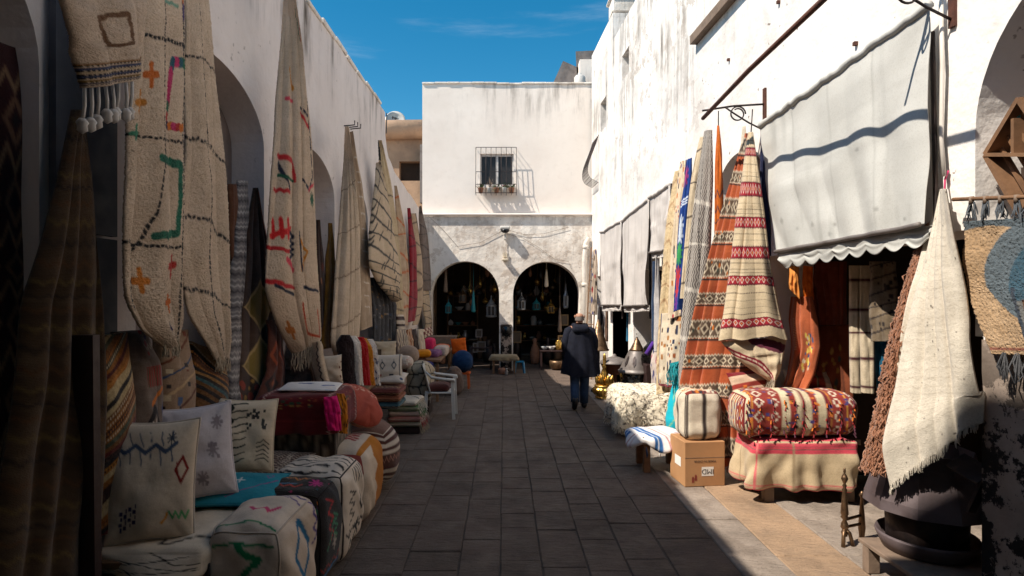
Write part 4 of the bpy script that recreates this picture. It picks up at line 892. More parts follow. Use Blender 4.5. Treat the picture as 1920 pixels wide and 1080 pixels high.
for k in range(7): f.band(.03+.14*k, .10+.14*k, (74, 34, 28)); f.zig(.065+.14*k, .014, 9, .01, (190,170,150) if k == 3 else (96,44,34))
f.band(.42, .60, (84,50,40)); f.zig(.5, .03, 7, .02, (180,130,110)); 
rbox('pouf', 'round pouf with dark red and white bands at the end of the left row', (-1.42, 6.16, .345), (.58, .58, .69), .27, {'front': f, 'side': f, 'top': Cv((120,90,80), 60, 60, 74)}, 'wool', group=GP, n=44, bulge=.06, seed=7)
# red rug over a chest with things on it
f = Cv((104, 16, 22), 160, 150, 75, 10); f.dots(40, .02, [(150,60,40), (50,80,60), (170,120,60)], (.08,.04,.95,.3), True); f.vzig(.1, .015, 9, .016, (190,170,160)); f.vzig(.9, .015, 9, .016, (190,170,160)); f.line([(.2,.62),(.9,.62)], .03, (130,30,30))
CH = Thing('chest', 'dark wooden chest with a white crossed frieze under the red rug', 'chest', (-1.76, 5.3, .5))
fr = Cv((54, 44, 34), 160, 70, 76)
for k in range(5): fr.line([(.08+.18*k,.3),(.22+.18*k,.8)], .02, (150,136,120)); fr.line([(.22+.18*k,.3),(.08+.18*k,.8)], .02, (150,136,120))
CH.part('body', rbox_mesh((-1.74, 5.28, .62), (.6, .56, 1.0), .02, {'front': fr, 'side': fr, 'top': fr}, 20, bulge=0), 'wool')
rbox('table_rug', 'crimson rug folded over the chest behind the near bench', (-1.75, 5.24, .99), (.68, .62, .34), .05, {'front': f, 'side': f, 'top': f}, 'wool', 'rug', n=44, bulge=.02, wr=.01, flare=.02, nobottom=True)
c = Cv((226, 222, 220), 120, 100, 77, 4); c.line([(.3,.5),(.5,.55)], .08, (60,80,140)); c.line([(.75,.7),(.9,.6)], .07, (60,80,140))
pillow('folded_sheet', 'white folded sheet with blue marks lying on the crimson rug', (-1.72, 5.24, 1.19), .5, .34, .07, (.03,-.04,1), .1, c, up=(0,1,0), cat='cloth', pinch=.02)
c = Cv((214, 24, 110), 60, 100, 78); rug('pink_cloth', 'hot pink cloth hanging over the right corner of the crimson rug', [(606,745,632,742), (608,775,638,772), (614,806,640,806)], ('Y', 4.86), ('Y', 4.92), c, 30, 60, 3, .02, .03, mat='cotton', seed=78, cat='cloth')
c = Cv((190, 118, 30), 60, 100, 79); c.dots(14, .06, [(60,40,30)], sq=True); rug('yellow_cloth', 'orange yellow cloth hanging beside the hot pink cloth', [(632,738,646,738), (636,775,652,775), (636,812,652,812)], ('Y', 5.0), ('Y', 5.05), c, 30, 60, 2, .02, .02, mat='cotton', seed=79, cat='cloth')
c = Cv((168, 78, 62), 160, 160, 80, 6)
for k in range(60): a = random.uniform(-.6, 1.6); r = random.uniform(.42, .74); x, y = .5+r*.62*math.cos(a), .5-r*.62*math.sin(a); c.line([(x,y),(x+random.uniform(-.05,.05), y+random.uniform(-.05,.05))], .014, (214,180,160))
X_ = pillow('round_cushion', 'salmon round cushion with pale embroidery leaning on the poufs', (-1.43, 5.75, .93), .54, .54, .24, (.75, -.35, .85), .5, c, 'cotton', seed=8, back=Cv((186,140,116), 60, 60, 81), pinch=.0)
me = X_.data; co = np.empty(len(me.vertices)*3); me.vertices.foreach_get('co', co); co = co.reshape(-1, 3)   # square pillow grid pulled to a disc
ctr = np.array((-1.43, 5.75, .93))-np.array(X_.location); xx, yy, nn = frame_from((.75, -.35, .85), (0,0,1), .5); rel = co-ctr; a_, b_, h_ = rel@xx, rel@yy, rel@nn
m_ = np.maximum(np.abs(a_), np.abs(b_))/.27; rr = np.hypot(a_, b_)/.27+1e-6; sc_ = m_/rr; me.vertices.foreach_set('co', (ctr+(a_*sc_)[:,None]*xx+(b_*sc_)[:,None]*yy+h_[:,None]*nn).ravel()); me.update()

# ------------------------------------------------------------------ the second left stall
TB2 = Thing('stall_table', 'low goods table along the left wall past the chest', 'table', (-2.05, 7.7, 0))
m = MB(); m.box((-2.03, 7.7, .79), (.55, 3.9, .05), bevel=.01); TB2.part('top', m, 'wood')
for x in (-2.26, -1.8):
    for y in (5.9, 7.7, 9.5): m = MB(); m.box((x, y, .382), (.06, .06, .764)); TB2.part('leg', m, 'wood')
c = Cv((200, 182, 158), 80, 120, 91); c.vband(.15,.2,(80,70,64)); c.vband(.5,.54,(80,70,64)); c.vzig(.9, .05, 8, .04, (50,46,44))
rug('leaning_rug', 'cream rug with dark stripes standing behind the crimson rug', [(574,645,598,640), (582,690,606,685), (590,730,614,728)], ('Y', 5.95), ('Y', 5.8), c, 50, 70, 1, .01, .04, .04, seed=91)
c = Cv((110, 104, 108), 60, 120, 92, 12); rug('leaning_rug', 'plain grey rug standing beside the dark striped cream rug', [(538,642,574,642), (534,690,584,690), (532,730,592,730)], ('Y', 6.05), ('Y', 5.95), c, 40, 60, 2, .02, .05, .04, seed=92, fringe=20, fl=.1)
c = Cv((204, 190, 172), 80, 80, 93, 4); c.dots(8, .03, [(96,40,36)], (.8,.2,1,.9)); pillow('cushion', 'small cream cushion between the striped rug and the red blankets', (-1.80, 6.05, 1.24), .26, .3, .12, (.3,-1,.1), .05, c, seed=9)
for k, (lab, colr, a0, b0, dt) in enumerate((('dark brown blanket folded over the rail, first of the red stack', (40,24,24), 637, 664, None), ('white blanket with bobbles in the red stack', (214,206,198), 660, 676, (240,236,230)), ('scarlet blanket hanging in the middle of the red stack', (176,20,22), 672, 690, None), ('yellow edged blanket in the red stack', (206,136,30), 686, 694, None), ('white blanket with blue dots at the right of the red stack', (208,202,198), 692, 708, (60,70,110)))):
    c = Cv(colr, 40, 110, 94+k); 
    if dt: c.dots(30, .07, [dt])
    T0 = 628+2*k; rug('hanging_blanket', lab, [(a0+6 if k == 0 else a0-14, T0, b0-8, T0), (a0-3, T0+14, b0-2, T0+12), (a0, 670, b0, 670), (a0+4, 722, b0+4, 722)], ('Y', 6.75+.12*k), ('Y', 6.85+.12*k), c, 26, 70, 1, .015, .05, .05, 'wool', .003, seed=94+k, group='blankets folded over the rail in the red stack', cat='blanket')
c = Cv((206, 198, 188), 120, 90, 101, 4); [c.dia(x, .45, .08, (50,66,84), .03) for x in (.32,.72)]; [c.line([(x,.2),(x,.36)], .016, (50,66,84)) for x in (.32,.72)]; c.vband(.05,.08,(60,66,80)); c.vband(.9,.93,(60,66,80)); c.rect(.1,.82,.3,.92,(150,60,56)); c.rect(.55,.82,.7,.92,(50,60,80))
pillow('cushion', 'white cushion with two blue diamonds on the second left stall', (-1.62, 8.15, 1.02), .42, .34, .14, (.25,-1,.15), 0, c, seed=10)
c = Cv((200, 190, 180), 80, 60, 102); c.dots(6, .05, [(70,80,110), (180,90,60)])
pillow('cushion', 'white cushion lying flat under the one with blue diamonds', (-1.58, 8.2, .86), .44, .4, .12, (0.02,-.2,1), 0, c, up=(0,1,0), seed=11)
c = Cv((196, 180, 156), 60, 50, 103); c.rect(.0,.4,.4,1,(96,80,66)); c.rect(.55,.3,.75,1,(200,186,160))
pillow('cushion', 'beige and brown cushion behind the blue diamond cushion', (-1.74, 8.5, 1.2), .36, .3, .12, (.2,-1,.1), 0, c, seed=12)
for k, (lab, cl) in enumerate((('teal folded rug low in the stack under the white cushions', (30,66,80)), ('brown orange folded rug in the stack under the white cushions', (120,62,36)), ('red brown folded rug topmost in the stack under the white cushions', (96,36,30)))):
    c = Cv(cl, 60, 40, 104+k, 14); c.band(.3,.5,tuple(min(255, q+40) for q in cl)); c.zig(.7,.1,6,.04,(180,150,110))
    rbox('folded_rug', lab, (-1.62, 8.1, .53+.09*k), (.42, .5, .095), .04, {'front': c, 'side': c, 'top': c}, 'wool', 'rug', 'folded rugs under the white cushions', n=18, seed=k)
for k, (lab, cl) in enumerate((('olive folded blanket at the bottom of the fringed pile', (92,90,64)), ('red striped folded blanket in the fringed pile', (150,70,66)), ('pale striped folded blanket in the fringed pile', (196,180,170)), ('green folded blanket in the fringed pile', (70,104,54)), ('white folded blanket on top of the fringed pile', (206,198,184)))):
    c = Cv(cl, 80, 40, 108+k, 8); [c.band(.12+.25*q, .2+.25*q, (200,186,176) if k in (0,1,3) else (120,60,60)) for q in range(3) if k < 4]
    if k == 4: c.line([(.0,.5),(.6,.3),(1,.5)], .04, (50,46,46))
    z = .10+.075*k; BL = Thing('folded_blanket', lab, 'blanket', (-1.45, 8.9, z), 'blankets in the fringed pile')
    BL.part('cloth', rbox_mesh((-1.46, 8.75, z+.04), (.50-.02*k, .55, .085), .04, {'front': c, 'side': c, 'top': c}, 20, bulge=.02, wr=.008, seed=k, rotz=.1*math.sin(k)), 'wool')
    BL.part('fringe', strands([(-1.22-.008*k, 8.5, z+.03), (-1.2-.008*k, 8.98, z+.03)], .12, 26, cl if k else (150,140,120), .005, (.5,-.2,-1), .3, k), 'wool', kind='stuff')
m = MB(); m.box((-1.47, 8.76, .05), (.5, .5, .09), bevel=.01); solo('low_crate', 'low wooden crate under the fringed pile of blankets', 'crate', m, 'wood_dark')
# rolled rug with black lines
c = Cv((200, 186, 162), 120, 120, 115); [c.line([(0,y0),(.5,y0+.02),(1,y0-.06)], .05, BLACK) for y0 in (.28,.62,.9)]; [c.line([(x,0),(x+.2,.3),(x-.05,.65),(x+.1,1)], .045, BLACK) for x in (.25,.7)]
rbox('rolled_rug', 'cream rug with black lines folded into a bundle behind the white chair', (-1.42, 10.0, .56), (.4, .36, .62), .13, {'front': c, 'side': c, 'top': c}, 'pile', 'rug', n=30, bulge=.05, rotz=-.3, wr=.015, seed=9)
c = Cv((198, 184, 172), 60, 40, 116); c.dots(14, .05, [(200,140,140), (230,224,214)])
rbox('blanket_bundle', 'small white and pink bundled blanket behind the cream bundle', (-1.66, 9.5, .92), (.34, .34, .2), .09, {'front': c, 'side': c, 'top': c}, 'wool', 'blanket', n=18, seed=4)
m = MB(); m.box((-1.5, 10.05, .12), (.5, .5, .24), bevel=.01); solo('low_crate', 'dark crate on the ground under the cream bundle', 'crate', m, 'wood_dark')
# hanging fringed scarves and bundles over the second stall
for k, (lab, cl, u) in enumerate((('grey striped scarf hanging over the second left stall', (130,118,112), 742), ('white striped scarf hanging over the second left stall', (190,176,160), 752), ('orange and brown striped scarf hanging over the second left stall', (150,90,50), 762), ('dark striped scarf hanging over the second left stall', (70,54,48), 771), ('white scarf hanging next to the checked cloth', (200,188,172), 783))):
    c = Cv(cl, 40, 80, 120+k); [c.vband(.15+.25*q, .25+.25*q, (60,50,46) if k % 2 else (206,186,160)) for q in range(3)]
    rug('striped_scarf', lab, [(u, 618, u+9, 616), (u-1, 640, u+11, 638), (u+2, 668, u+14, 664)], ('Y', 10.2+.25*k), ('Y', 10.4+.25*k), c, 18, 36, 2, .02, .04, seed=120+k, group='scarves hanging over the second left stall', cat='scarf', fringe=8, fl=.06)
c = Cv((150, 130, 116), 40, 30, 126); rbox('sack', 'beige cloth bundle under the striped scarves', (-1.75, 10.4, .95), (.45, .4, .32), .14, {'front': c, 'side': c, 'top': c}, 'wool', 'bundle', n=16, seed=6)
rug('banded_rug', 'white rug with dark brown bands rolled upright under the edged rug', [(744,590,756,590), (744,610,757,610), (745,632,758,630)], ('L', .36), ('L', .4), (lambda c: [c.band(.1+.3*k, .25+.3*k, (60,40,36)) for k in range(3)] and c)(Cv((204,190,174), 30, 60, 127)), 20, 36, 1, .01, .06, seed=127)
# ------------------------------------------------------------------ far end of the left row
FTB = Thing('stall_table', 'low display table at the far end of the left row', 'table', (-1.7, 12.2, 0))
m = MB(); m.box((-1.62, 12.3, .78), (.85, 2.6, .05), bevel=.01); FTB.part('top', m, 'wood')
for x in (-1.98, -1.26):
    for y in (11.1, 13.5): m = MB(); m.box((x, y, .377), (.05, .05, .755)); FTB.part('leg', m, 'wood')
for k, (lab, cl, x, y, z, sx, sz) in enumerate((('magenta folded cloth under the checked cloth', (196,40,90), -1.52, 12.0, 1.0, .2, .26), ('mustard folded cloth on the far left table', (206,130,24), -1.62, 11.0, .92, .46, .12), ('purple folded cloth on the far left table', (120,80,120), -1.42, 11.6, .86, .3, .14), ('deep blue cloth under the mustard one at the far left table', (40,36,104), -1.48, 10.9, .62, .3, .3), ('brown folded rug under the mustard cloth', (84,50,38), -1.66, 10.9, .7, .42, .28), ('pale folded cloth beside the purple cloth', (190,176,168), -1.28, 12.0, .88, .24, .2), ('orange folded cloth on the far left table', (196,92,40), -1.35, 12.9, .88, .28, .1))):
    c = Cv(cl, 30, 30, 130+k, 12); rbox('folded_cloth', lab, (x, y, z), (sx, .4, sz), .05, {'front': c, 'side': c, 'top': c}, 'cotton', 'cloth', 'cloths on the far left table', n=14, seed=k, wr=.012, rotz=.15*math.sin(k*2))
c = Cv((206, 96, 26), 50, 50, 140, 5); pillow('cushion', 'orange cushion standing at the far end of the left row', (-1.0, 13.0, .9), .34, .34, .14, (.1,-1,.1), .1, c, seed=13)
c = Cv((20, 52, 92), 60, 60, 141, 8); rbox('pouf', 'round blue pouf on a small orange stool at the far left', (-.9, 12.7, .58), (.42, .42, .46), .2, {'front': c, 'side': c, 'top': c}, 'cotton', 'pouf', n=20, bulge=.04)
OS = Thing('stool', 'small orange stool under the blue pouf', 'stool', (-.88, 12.75, 0)); m = MB(); m.box((-.88, 12.75, .33), (.3, .3, .04), bevel=.01); OS.part('seat', m, 'plastic_orange')
for x in (-1.0, -.76):
    for y in (12.63, 12.87): m = MB(); m.bar((x,y,0), ((x+.88)*.85-.88, y, .312), .04); OS.part('leg', m, 'plastic_orange')
c = Cv((104, 84, 74), 40, 40, 142, 10); rbox('sack', 'brown sack slumped on the ground before the blue pouf', (-1.02, 12.0, .27), (.36, .5, .54), .15, {'front': c, 'side': c, 'top': c}, 'wool', 'sack', n=20, bulge=.05, taper=.25, wr=.02)
m = MB()
for k in range(5): m.box((-1.55, 14.4+.02*k, .86+.035*k), (.75-.04*(k % 2), .6, .03))
solo('board_stack', 'stack of thin boards behind the far left table', 'boards', m, 'wood_grey')
# ------------------------------------------------------------------ white plastic armchair
CHR = Thing('armchair', 'white plastic armchair beside the fringed blankets', 'chair', (-1.05, 9.75, 0))
cx, cy = -1.05, 9.75; Pp = 'plastic_white'
m = MB(); m.box((cx, cy, .42), (.44, .44, .03), bevel=.012); CHR.part('seat', m, Pp)
for sx, sy in ((.21,-.21), (.21,.21), (-.21,-.19), (-.21,.19)):
    m = MB(); top = .64 if sx > 0 else .45; m.bar((cx+sx*1.12, cy+sy*1.15, 0), (cx+sx, cy+sy, top), .05, .035, (0,1,0)); CHR.part('leg', m, Pp)
m = MB(True); n1, n2 = 16, 12; V = []
for i in range(n1+1):
    for j in range(n2+1):
        a = -1.1+2.2*j/n2; h = i/n1; hh = .43+.45*h*(1-.18*(a/1.1)**2); V.append((cx-.2-.1*h+.10*(1-math.cos(a)), cy+.25*math.sin(a)/math.sin(1.1), hh))
for i in range(0, n1, 1): pass
Pn = np.array(V).reshape(n1+1, n2+1, 3); closed_sheet(Pn, .014, np.array((-1.,0,0)), None, m); CHR.part('backrest', m, Pp)
for sy in (-1, 1):
    m = MB(True); m.tube([(cx-.24, cy+sy*.22, .78), (cx-.12, cy+sy*.25, .68), (cx+.1, cy+sy*.26, .65), (cx+.24, cy+sy*.25, .64), (cx+.25, cy+sy*.245, .6)], [.02,.022,.024,.024,.015], 8); CHR.part('armrest', m, Pp)
c = Cv((84, 40, 36), 40, 30, 145); rbox('folded_cloth', 'maroon cloth bundle on the seat of the white chair', (cx-.03, cy, .49), (.34, .36, .13), .06, {'front': c, 'side': c, 'top': c}, 'wool', 'cloth', n=16)
CVG[0] = np.ones(3)
# ------------------------------------------------------------------ awnings and ironwork on the right wall
def awning(name, label, keys, L, R, base, nS, nT, folds, amp, val_keys, scal, seed, roll=None, group=None):
    T_ = Thing(name, label, 'awning', at(L, keys[-1][0], keys[-1][1]), group)
    c = Cv(base, 120, 100, seed, 6); c.put(np.clip((vn(c.X*5, c.Y*3, seed)+.1)*1.2, 0, .5)*(c.Y > .45), tuple(q-26 for q in base)); c.put(np.clip((vn(c.X*26, c.Y*2, seed+4)-.15)*2, 0, .4), tuple(q-40 for q in base))
    [c.vband(q, q+.012, tuple(z-16 for z in base)) for q in (.25,.5,.75)]; c.dots(10, .012, [tuple(z-34 for z in base)], (0,.5,1,1))
    Pn, n, S, T = sheet(keys, L, R, nS, nT, folds, amp, .0, seed, 0, None, 1.4)
    Pn = Pn + ((vn(S*6+T*2.5, T*2, seed)*.03 + vn(S*17+T*3, T*3, seed+2)*.008)*np.clip(T*3, .2, 1))[..., None]*n
    mb = MB(True); closed_sheet(Pn, .004, n, c.at(S, T), mb); body = T_.part('canvas', mb, 'awning_cloth')
    Pv, n2, S2, T2 = sheet(val_keys, L, R, nS, 12, 2, .012, .0, seed+1, 0, scal, 1.4)
    Pv = Pv + (vn(S2*7+2, T2*2, seed)*.03*T2)[..., None]*n2
    mb = MB(True); closed_sheet(Pv, .004, n2, Cv(tuple(q-12 for q in base), 60, 20, seed+2, 8).at(S2, T2), mb); T_.part('valance', mb, 'awning_cloth')
    m = MB(True); m.tube(Pn[-1][::4]+n*.012, .018, 8); T_.part('hem_rail', m, 'zinc')
    if roll:
        m = MB(True); pth = Pn[0][::3]; k = len(pth); rr = roll*(1+.25*np.array([float(vn(i*.9, 0, seed)) for i in range(k)])); m.tube(pth+np.array((0,0,.01))+np.array([[0,0,.03*float(vn(i*.7, 5, seed))] for i in range(k)]), rr, 10); V, Fc, _ = m.data(); m.c = [np.repeat(srgb(np.array([base]))*.95, len(V), 0)]; T_.part('roll', m, 'awning_cloth')
    return T_
BG = (198, 197, 192)
aw = awning('awning', 'big grey canvas awning with scalloped valance over the near shop', [(1427,238,1742,12), (1440,360,1744,220), (1458,472,1748,420)], ('R', .14), ('R', .12), BG, 150, 120, 5, .03, [(1458,474,1748,422), (1462,486,1748,436), (1465,496,1746,448)], (9, .05), 201, .032)
m = MB(); m.tube([at(('R',.06),1748,60), at(('R',.06),1756,425)], .016, 7); aw.part('side_pole', m, 'iron')
for k, (lab, a, b, ta, tb, ba, bb) in enumerate((('grey awning panel farthest along the right wall', 1128, 1166, 437, 416, 578, 578), ('grey awning panel in the middle of the far right stalls', 1168, 1218, 414, 374, 580, 578), ('grey awning panel nearest of the far right stalls', 1220, 1258, 372, 348, 480, 474))):
    T_ = awning('awning', lab, [(a,ta,b,tb), (a+1,(ta+ba)/2,b,(tb+bb)/2), (a+2,ba-6,b,bb-6)], ('R', .2), ('R', .2), (206,199,194), 50, 60, 3, .05, [(a+2,ba-6,b,bb-6), (a+2,ba,b,bb), (a+2,ba+4,b,bb+4)], (14, .025), 205+k, .035, 'awning panels of the far right stalls')
    m = MB(); m.tube([at(('R',.12),b+1,tb-4), at(('R',.12),b+1,max(bb,560)+20)], .02, 6); T_.part('side_pole', m, 'iron')
m = MB(True); m.tube([P(1318,222,6.5), (2.17, 5.2, 4.0), (2.17, 3.3, 4.02)], .022, 8); solo('awning_rod', 'long rusty rod running out from the wall over the hanging kilims', 'rod', m, 'rust')
def bracket(name, label, y, z):
    x = xr(y); T_ = Thing(name, label, 'bracket', (x, y, z))
    m = MB(); m.box((x-.012, y, z-.02), (.022, .05, .5)); T_.part('wall_plate', m, 'rust')
    m = MB(True); m.tube([(x-.02, y, z+.06), (x-.35, y, z+.04), (x-.68, y, z-.01)], .011, 6); T_.part('arm', m, 'iron')
    m = MB(True); m.tube([(x-.02, y, z-.22), (x-.18, y, z-.14), (x-.34, y, z-.04), (x-.44, y, z+.03)], .009, 6); T_.part('strut', m, 'iron')
    m = MB(True); a = np.linspace(0, 2*math.pi*1.35, 26); r = .085*(1-.055*a/1.2*.9); m.tube(np.stack([x-.30+r*np.cos(a), np.full(26, y), z-.045+r*np.sin(a)], 1), .008, 6); T_.part('scroll', m, 'iron')
    return T_
bracket('wall_bracket', 'wrought iron scroll bracket over the hanging kilims', 6.3, 4.0)
bracket('wall_bracket', 'rusty scroll bracket at the near end of the big awning', 3.82, 4.02)
m = MB(True); pp = [at(('R',.04),1764,-20), at(('R',.05),1767,120), at(('R',.04),1765,250), at(('R',.05),1770,330)]; m.tube(pp, .014, 7); solo('wall_pipe', 'thin pale pipe running down the wall beside the big awning', 'pipe', m, 'pvc')
# ------------------------------------------------------------------ rugs hanging between the stalls on the right
GRR = 'rugs hung on the sunny right side'
c = Cv((214, 190, 150), 60, 260, 211, 10); [c.line([(0,.08+.09*k),(.5,.05+.09*k),(1,.1+.09*k)], .04, (176,140,104), .02) for k in range(11)]
rug('quilted_rug', 'puffy cream quilted rug at the far end of the sunny hanging rugs', [(1268,322,1280,318), (1254,420,1276,420), (1246,540,1272,540), (1240,640,1262,640), (1236,740,1262,735)], ('Y', 8.1), ('Y', 7.9), c, 46, 200, 2, .04, .08, mat='pile', pile=.004, seed=211, group=GRR)
c = Cv((220, 200, 172), 60, 240, 212); c.dots(46, .05, [(190,40,60), (40,40,60), (200,120,50), (60,70,130)], sq=True); c.vband(.9,1,(60,60,110))
rug('dotted_rug', 'cream rug with coloured dots behind the blue rug', [(1275,304,1288,300), (1266,400,1284,400), (1258,500,1282,500), (1254,600,1284,590)], ('Y', 7.75), ('Y', 7.65), c, 40, 180, 2, .03, .05, seed=212, group=GRR)
c = Cv((28, 60, 128), 70, 260, 213, 8)
for t in (.26,.285,.31): c.line([(.1,t+.02),(.9,t-.02)], .05, (214,220,230))
for y, cl in ((.12,(160,60,120)), (.44,(200,210,224)), (.5,(200,210,224)), (.6,(70,160,90)), (.66,(60,150,90)), (.78,(190,60,70)), (.86,(190,60,70)), (.94,(120,60,150))): c.star(.45, y, .2, cl, .08)
rug('blue_rug', 'bright blue rug with small signs hanging beside the grey one', [(1290,300,1298,296), (1280,380,1296,380), (1272,470,1290,470), (1266,585,1282,580)], ('Y', 7.45), ('Y', 7.35), c, 46, 200, 2, .03, .05, mat='cotton', seed=213, group=GRR)
c = Cv((214, 198, 174), 90, 120, 214); c.dots(44, .035, [(70,50,40), (150,80,40), (40,50,80), (170,110,50)], (.12,.05,.95,.95), True); c.vband(0,.06,(40,50,100)); c.band(.95,1,(120,40,50))
rug('dotted_rug', 'cream rug with rows of brown motifs hanging low behind the turquoise bag', [(1240,588,1284,584), (1238,650,1284,645), (1236,722,1280,728)], ('Y', 7.9), ('Y', 7.6), c, 60, 90, 2, .03, .05, seed=214, group=GRR)
c = Cv((206, 188, 160), 40, 240, 215); [c.line([(0,.1+.2*k),(1,.08+.2*k)], .06, (60,50,46)) for k in range(5)]
rug('cream_rug', 'narrow cream rug between the blue and the grey herringbone rugs', [(1312,258,1320,256), (1296,340,1314,340), (1284,460,1302,460), (1276,560,1290,560)], ('Y', 7.2), ('Y', 7.15), c, 30, 160, 2, .02, .04, seed=215, group=GRR)
c = Cv((104, 96, 92), 110, 420, 216, 10)
q = ((c.X*11 + np.abs(((c.Y*44) % 1)-.5)*1.4) % 1) < .42; c.put(q*1.0, (196,188,178)); [c.line([(0,t),(.5,t+.004),(1,t+.012)], .05, (214,206,194), .01, 130) for t in (.26,.40,.56,.74)]
c.line([(.35,.0),(.5,.3),(.75,.6),(.7,1)], .04, (60,54,52), .01, 120)
rug('herringbone_rug', 'long grey herringbone rug hung next to the orange kilim', [(1322,246,1336,244), (1310,340,1338,340), (1296,460,1334,460), (1284,580,1326,580), (1276,690,1308,690), (1276,772,1296,765)], ('Y', 6.95), ('Y', 6.8), c, 90, 340, 2, .035, .08, seed=216, group=GRR)
c = Cv((206, 104, 28), 50, 200, 217, 8); [c.zig(.45+.09*k, .02, 2, .05, (70,50,70)) for k in range(6)]; c.star(.5, .8, .25, (60,50,90), .08)
rug('orange_scarf', 'narrow orange textile hung to a point by the bracket', [(1345,236,1349,236), (1341,300,1354,300), (1340,420,1358,420), (1342,520,1360,520)], ('Y', 6.75), ('Y', 6.7), c, 30, 130, 2, .02, .04, seed=217, group=GRR, string=([P(1347,236,6.72), P(1347,208,6.6)], 'iron'))
c = Cv((214, 202, 182), 40, 200, 218); rug('cream_rug', 'plain cream rug hung behind the two big striped kilims', [(1392,238,1398,236), (1386,300,1404,300), (1380,400,1410,400), (1376,520,1412,520)], ('Y', 6.55), ('Y', 6.5), c, 30, 110, 2, .02, .04, seed=218, group=GRR)
c = Cv((30, 36, 70), 30, 160, 219); rug('navy_rug', 'narrow navy rug hanging beside the left edge of the big awning', [(1428,258,1433,258), (1426,330,1438,330), (1430,480,1450,480)], ('Y', 6.25), ('Y', 6.2), c, 20, 80, 2, .02, .03, seed=219, group=GRR)
# big orange kilim
c = Cv((172, 84, 46), 220, 520, 220, 9)
for k in range(11):
    t0 = .02+.09*k; c.band(t0, t0+.043, (96, 78, 64)); c.diamonds(t0+.004, t0+.039, 9, (206,190,164), (60,44,38)); c.zig(t0+.001, .003, 26, .008, (214,200,176)); c.zig(t0+.042, .003, 26, .008, (214,200,176)); c.band(t0+.046, t0+.052, (60,40,34))
    c.dots(6, .012, [(200,110,40), (60,70,60)], (0,t0,1,t0+.04))
kl = rug('kilim', 'big orange and brown striped kilim hanging down to the box', [(1399,252,1408,250), (1374,340,1412,345), (1346,440,1416,440), (1314,560,1420,560), (1288,680,1416,680), (1280,735,1408,735), (1330,800,1404,800), (1344,868,1400,878)], ('Y', 6.58), ('Y', 6.22), c, 160, 420, 5, .07, .08, seed=220, group=GRR, fringe=60, fl=.07, fcol=(150,76,48), sharp=.9, hem=.03)
c = Cv((210, 190, 158), 180, 460, 221, 7); RR = (160, 28, 44)
for t0, h_ in ((.08,.035), (.25,.06), (.42,.055), (.55,.05), (.69,.055), (.90,.045)):
    c.band(t0, t0+h_, RR); c.diamonds(t0+.004, t0+h_-.004, 9, (226,206,190), (206,120,50), thick=.22); c.zig(t0+.002, .003, 20, .01, (70,20,40)); c.zig(t0+h_-.002, .003, 20, .01, (70,20,40))
for t in (.05,.15,.19,.22,.34,.37,.40,.50,.525,.62,.65,.67,.78,.81,.84,.87): c.tick(t, (60,46,44), 34, .0018)
rug('kilim', 'cream kilim with crimson diamond bands in front of the orange one', [(1404,250,1412,248), (1394,330,1424,330), (1384,400,1434,400), (1368,520,1450,520), (1356,600,1466,596), (1350,640,1478,632)], ('Y', 6.12), ('Y', 5.9), c, 150, 380, 3, .07, .09, seed=223, group=GRR, sharp=.9, hem=.03, string=([P(1408,252,6.15), P(1411,205,6.2)], 'iron'))
c = Cv((206, 186, 156), 120, 100, 222, 7); c.line([(.0,.2),(.5,.6),(.75,1)], .14, (130,30,44)); c.line([(.0,.2),(.5,.6),(.75,1)], .04, (214,190,170), 0, 60); c.line([(.5,.05),(.95,.25)], .16, (90,30,50))
rug('kilim', 'folded back lower corner of the cream and crimson kilim with loose threads', [(1352,640,1476,630), (1380,670,1470,662), (1420,700,1462,700), (1440,712,1456,712)], ('Y', 6.1), ('Y', 5.92), c, 80, 70, 3, .05, .07, seed=223, fringe=24, fl=.14, group=GRR)
# ------------------------------------------------------------------ far right stalls: metalware
T_ = Thing('lantern_cone', 'grey metal cone lantern with cut-out leaf panels on the bin', 'lantern', (2.48, 10.9, .56)); cx, cy = 2.47, 10.9
m = MB(True); m.lathe([(.33,.58),(.345,.59),(.345,.62),(.31,.64),(.31,.66),(.15,.98),(.145,.99)], (cx,cy,0), 40); T_.part('body', m, 'zinc')
m = MB(True); m.lathe([(.15,.985),(.12,1.02),(.03,1.2),(.012,1.24),(.001,1.24)], (cx,cy,0), 24); T_.part('tip', m, 'old_brass')
for a in np.arange(-2.6, .2, .62):
    p = [(s_, z) for s_, z in ((0,.70),(.03,.76),(.022,.86),(0,.90),(-.022,.86),(-.03,.76))]; m = MB()
    m.poly([(cx+(.31-(z-.66)*.5+.006)*math.cos(a)-s_*math.sin(a), cy+(.31-(z-.66)*.5+.006)*math.sin(a)+s_*math.cos(a), z) for s_, z in p], .006, (math.cos(a), math.sin(a), .45)); T_.part('leaf_panel', m, 'iron')
BN = Thing('bin', 'black bin wrapped in a shiny plastic bag under the cone lantern', 'bin', (2.47, 10.9, 0))
m = MB(True); m.lathe([(.24,0),(.25,.01),(.29,.5),(.30,.56),(.001,.56)], (cx,cy,0), 28); BN.part('drum', m, 'plastic_black')
m = MB(True); n = 60; V = []
for i, z in enumerate(np.linspace(.25, .575, 12)):
    for j in range(n): a = j*2*math.pi/n; r = .30+.035*float(vn(j*.45, z*14, 5))*2+.015*float(vn(j*1.3, z*30, 6))*2; V.append((cx+r*math.cos(a), cy+r*math.sin(a), z+.02*float(vn(j*.8, 1, 7))*(i == 0)*3))
m.add(V, [(i*n+j, i*n+(j+1)%n, (i+1)*n+(j+1)%n, (i+1)*n+j) for i in range(11) for j in range(n)]); BN.part('bag', m, 'plastic_black')
BZ = Thing('brazier', 'grey metal brazier bowl behind the bin', 'brazier', (2.15, 11.7, 0)); bx, by = 2.2, 11.7
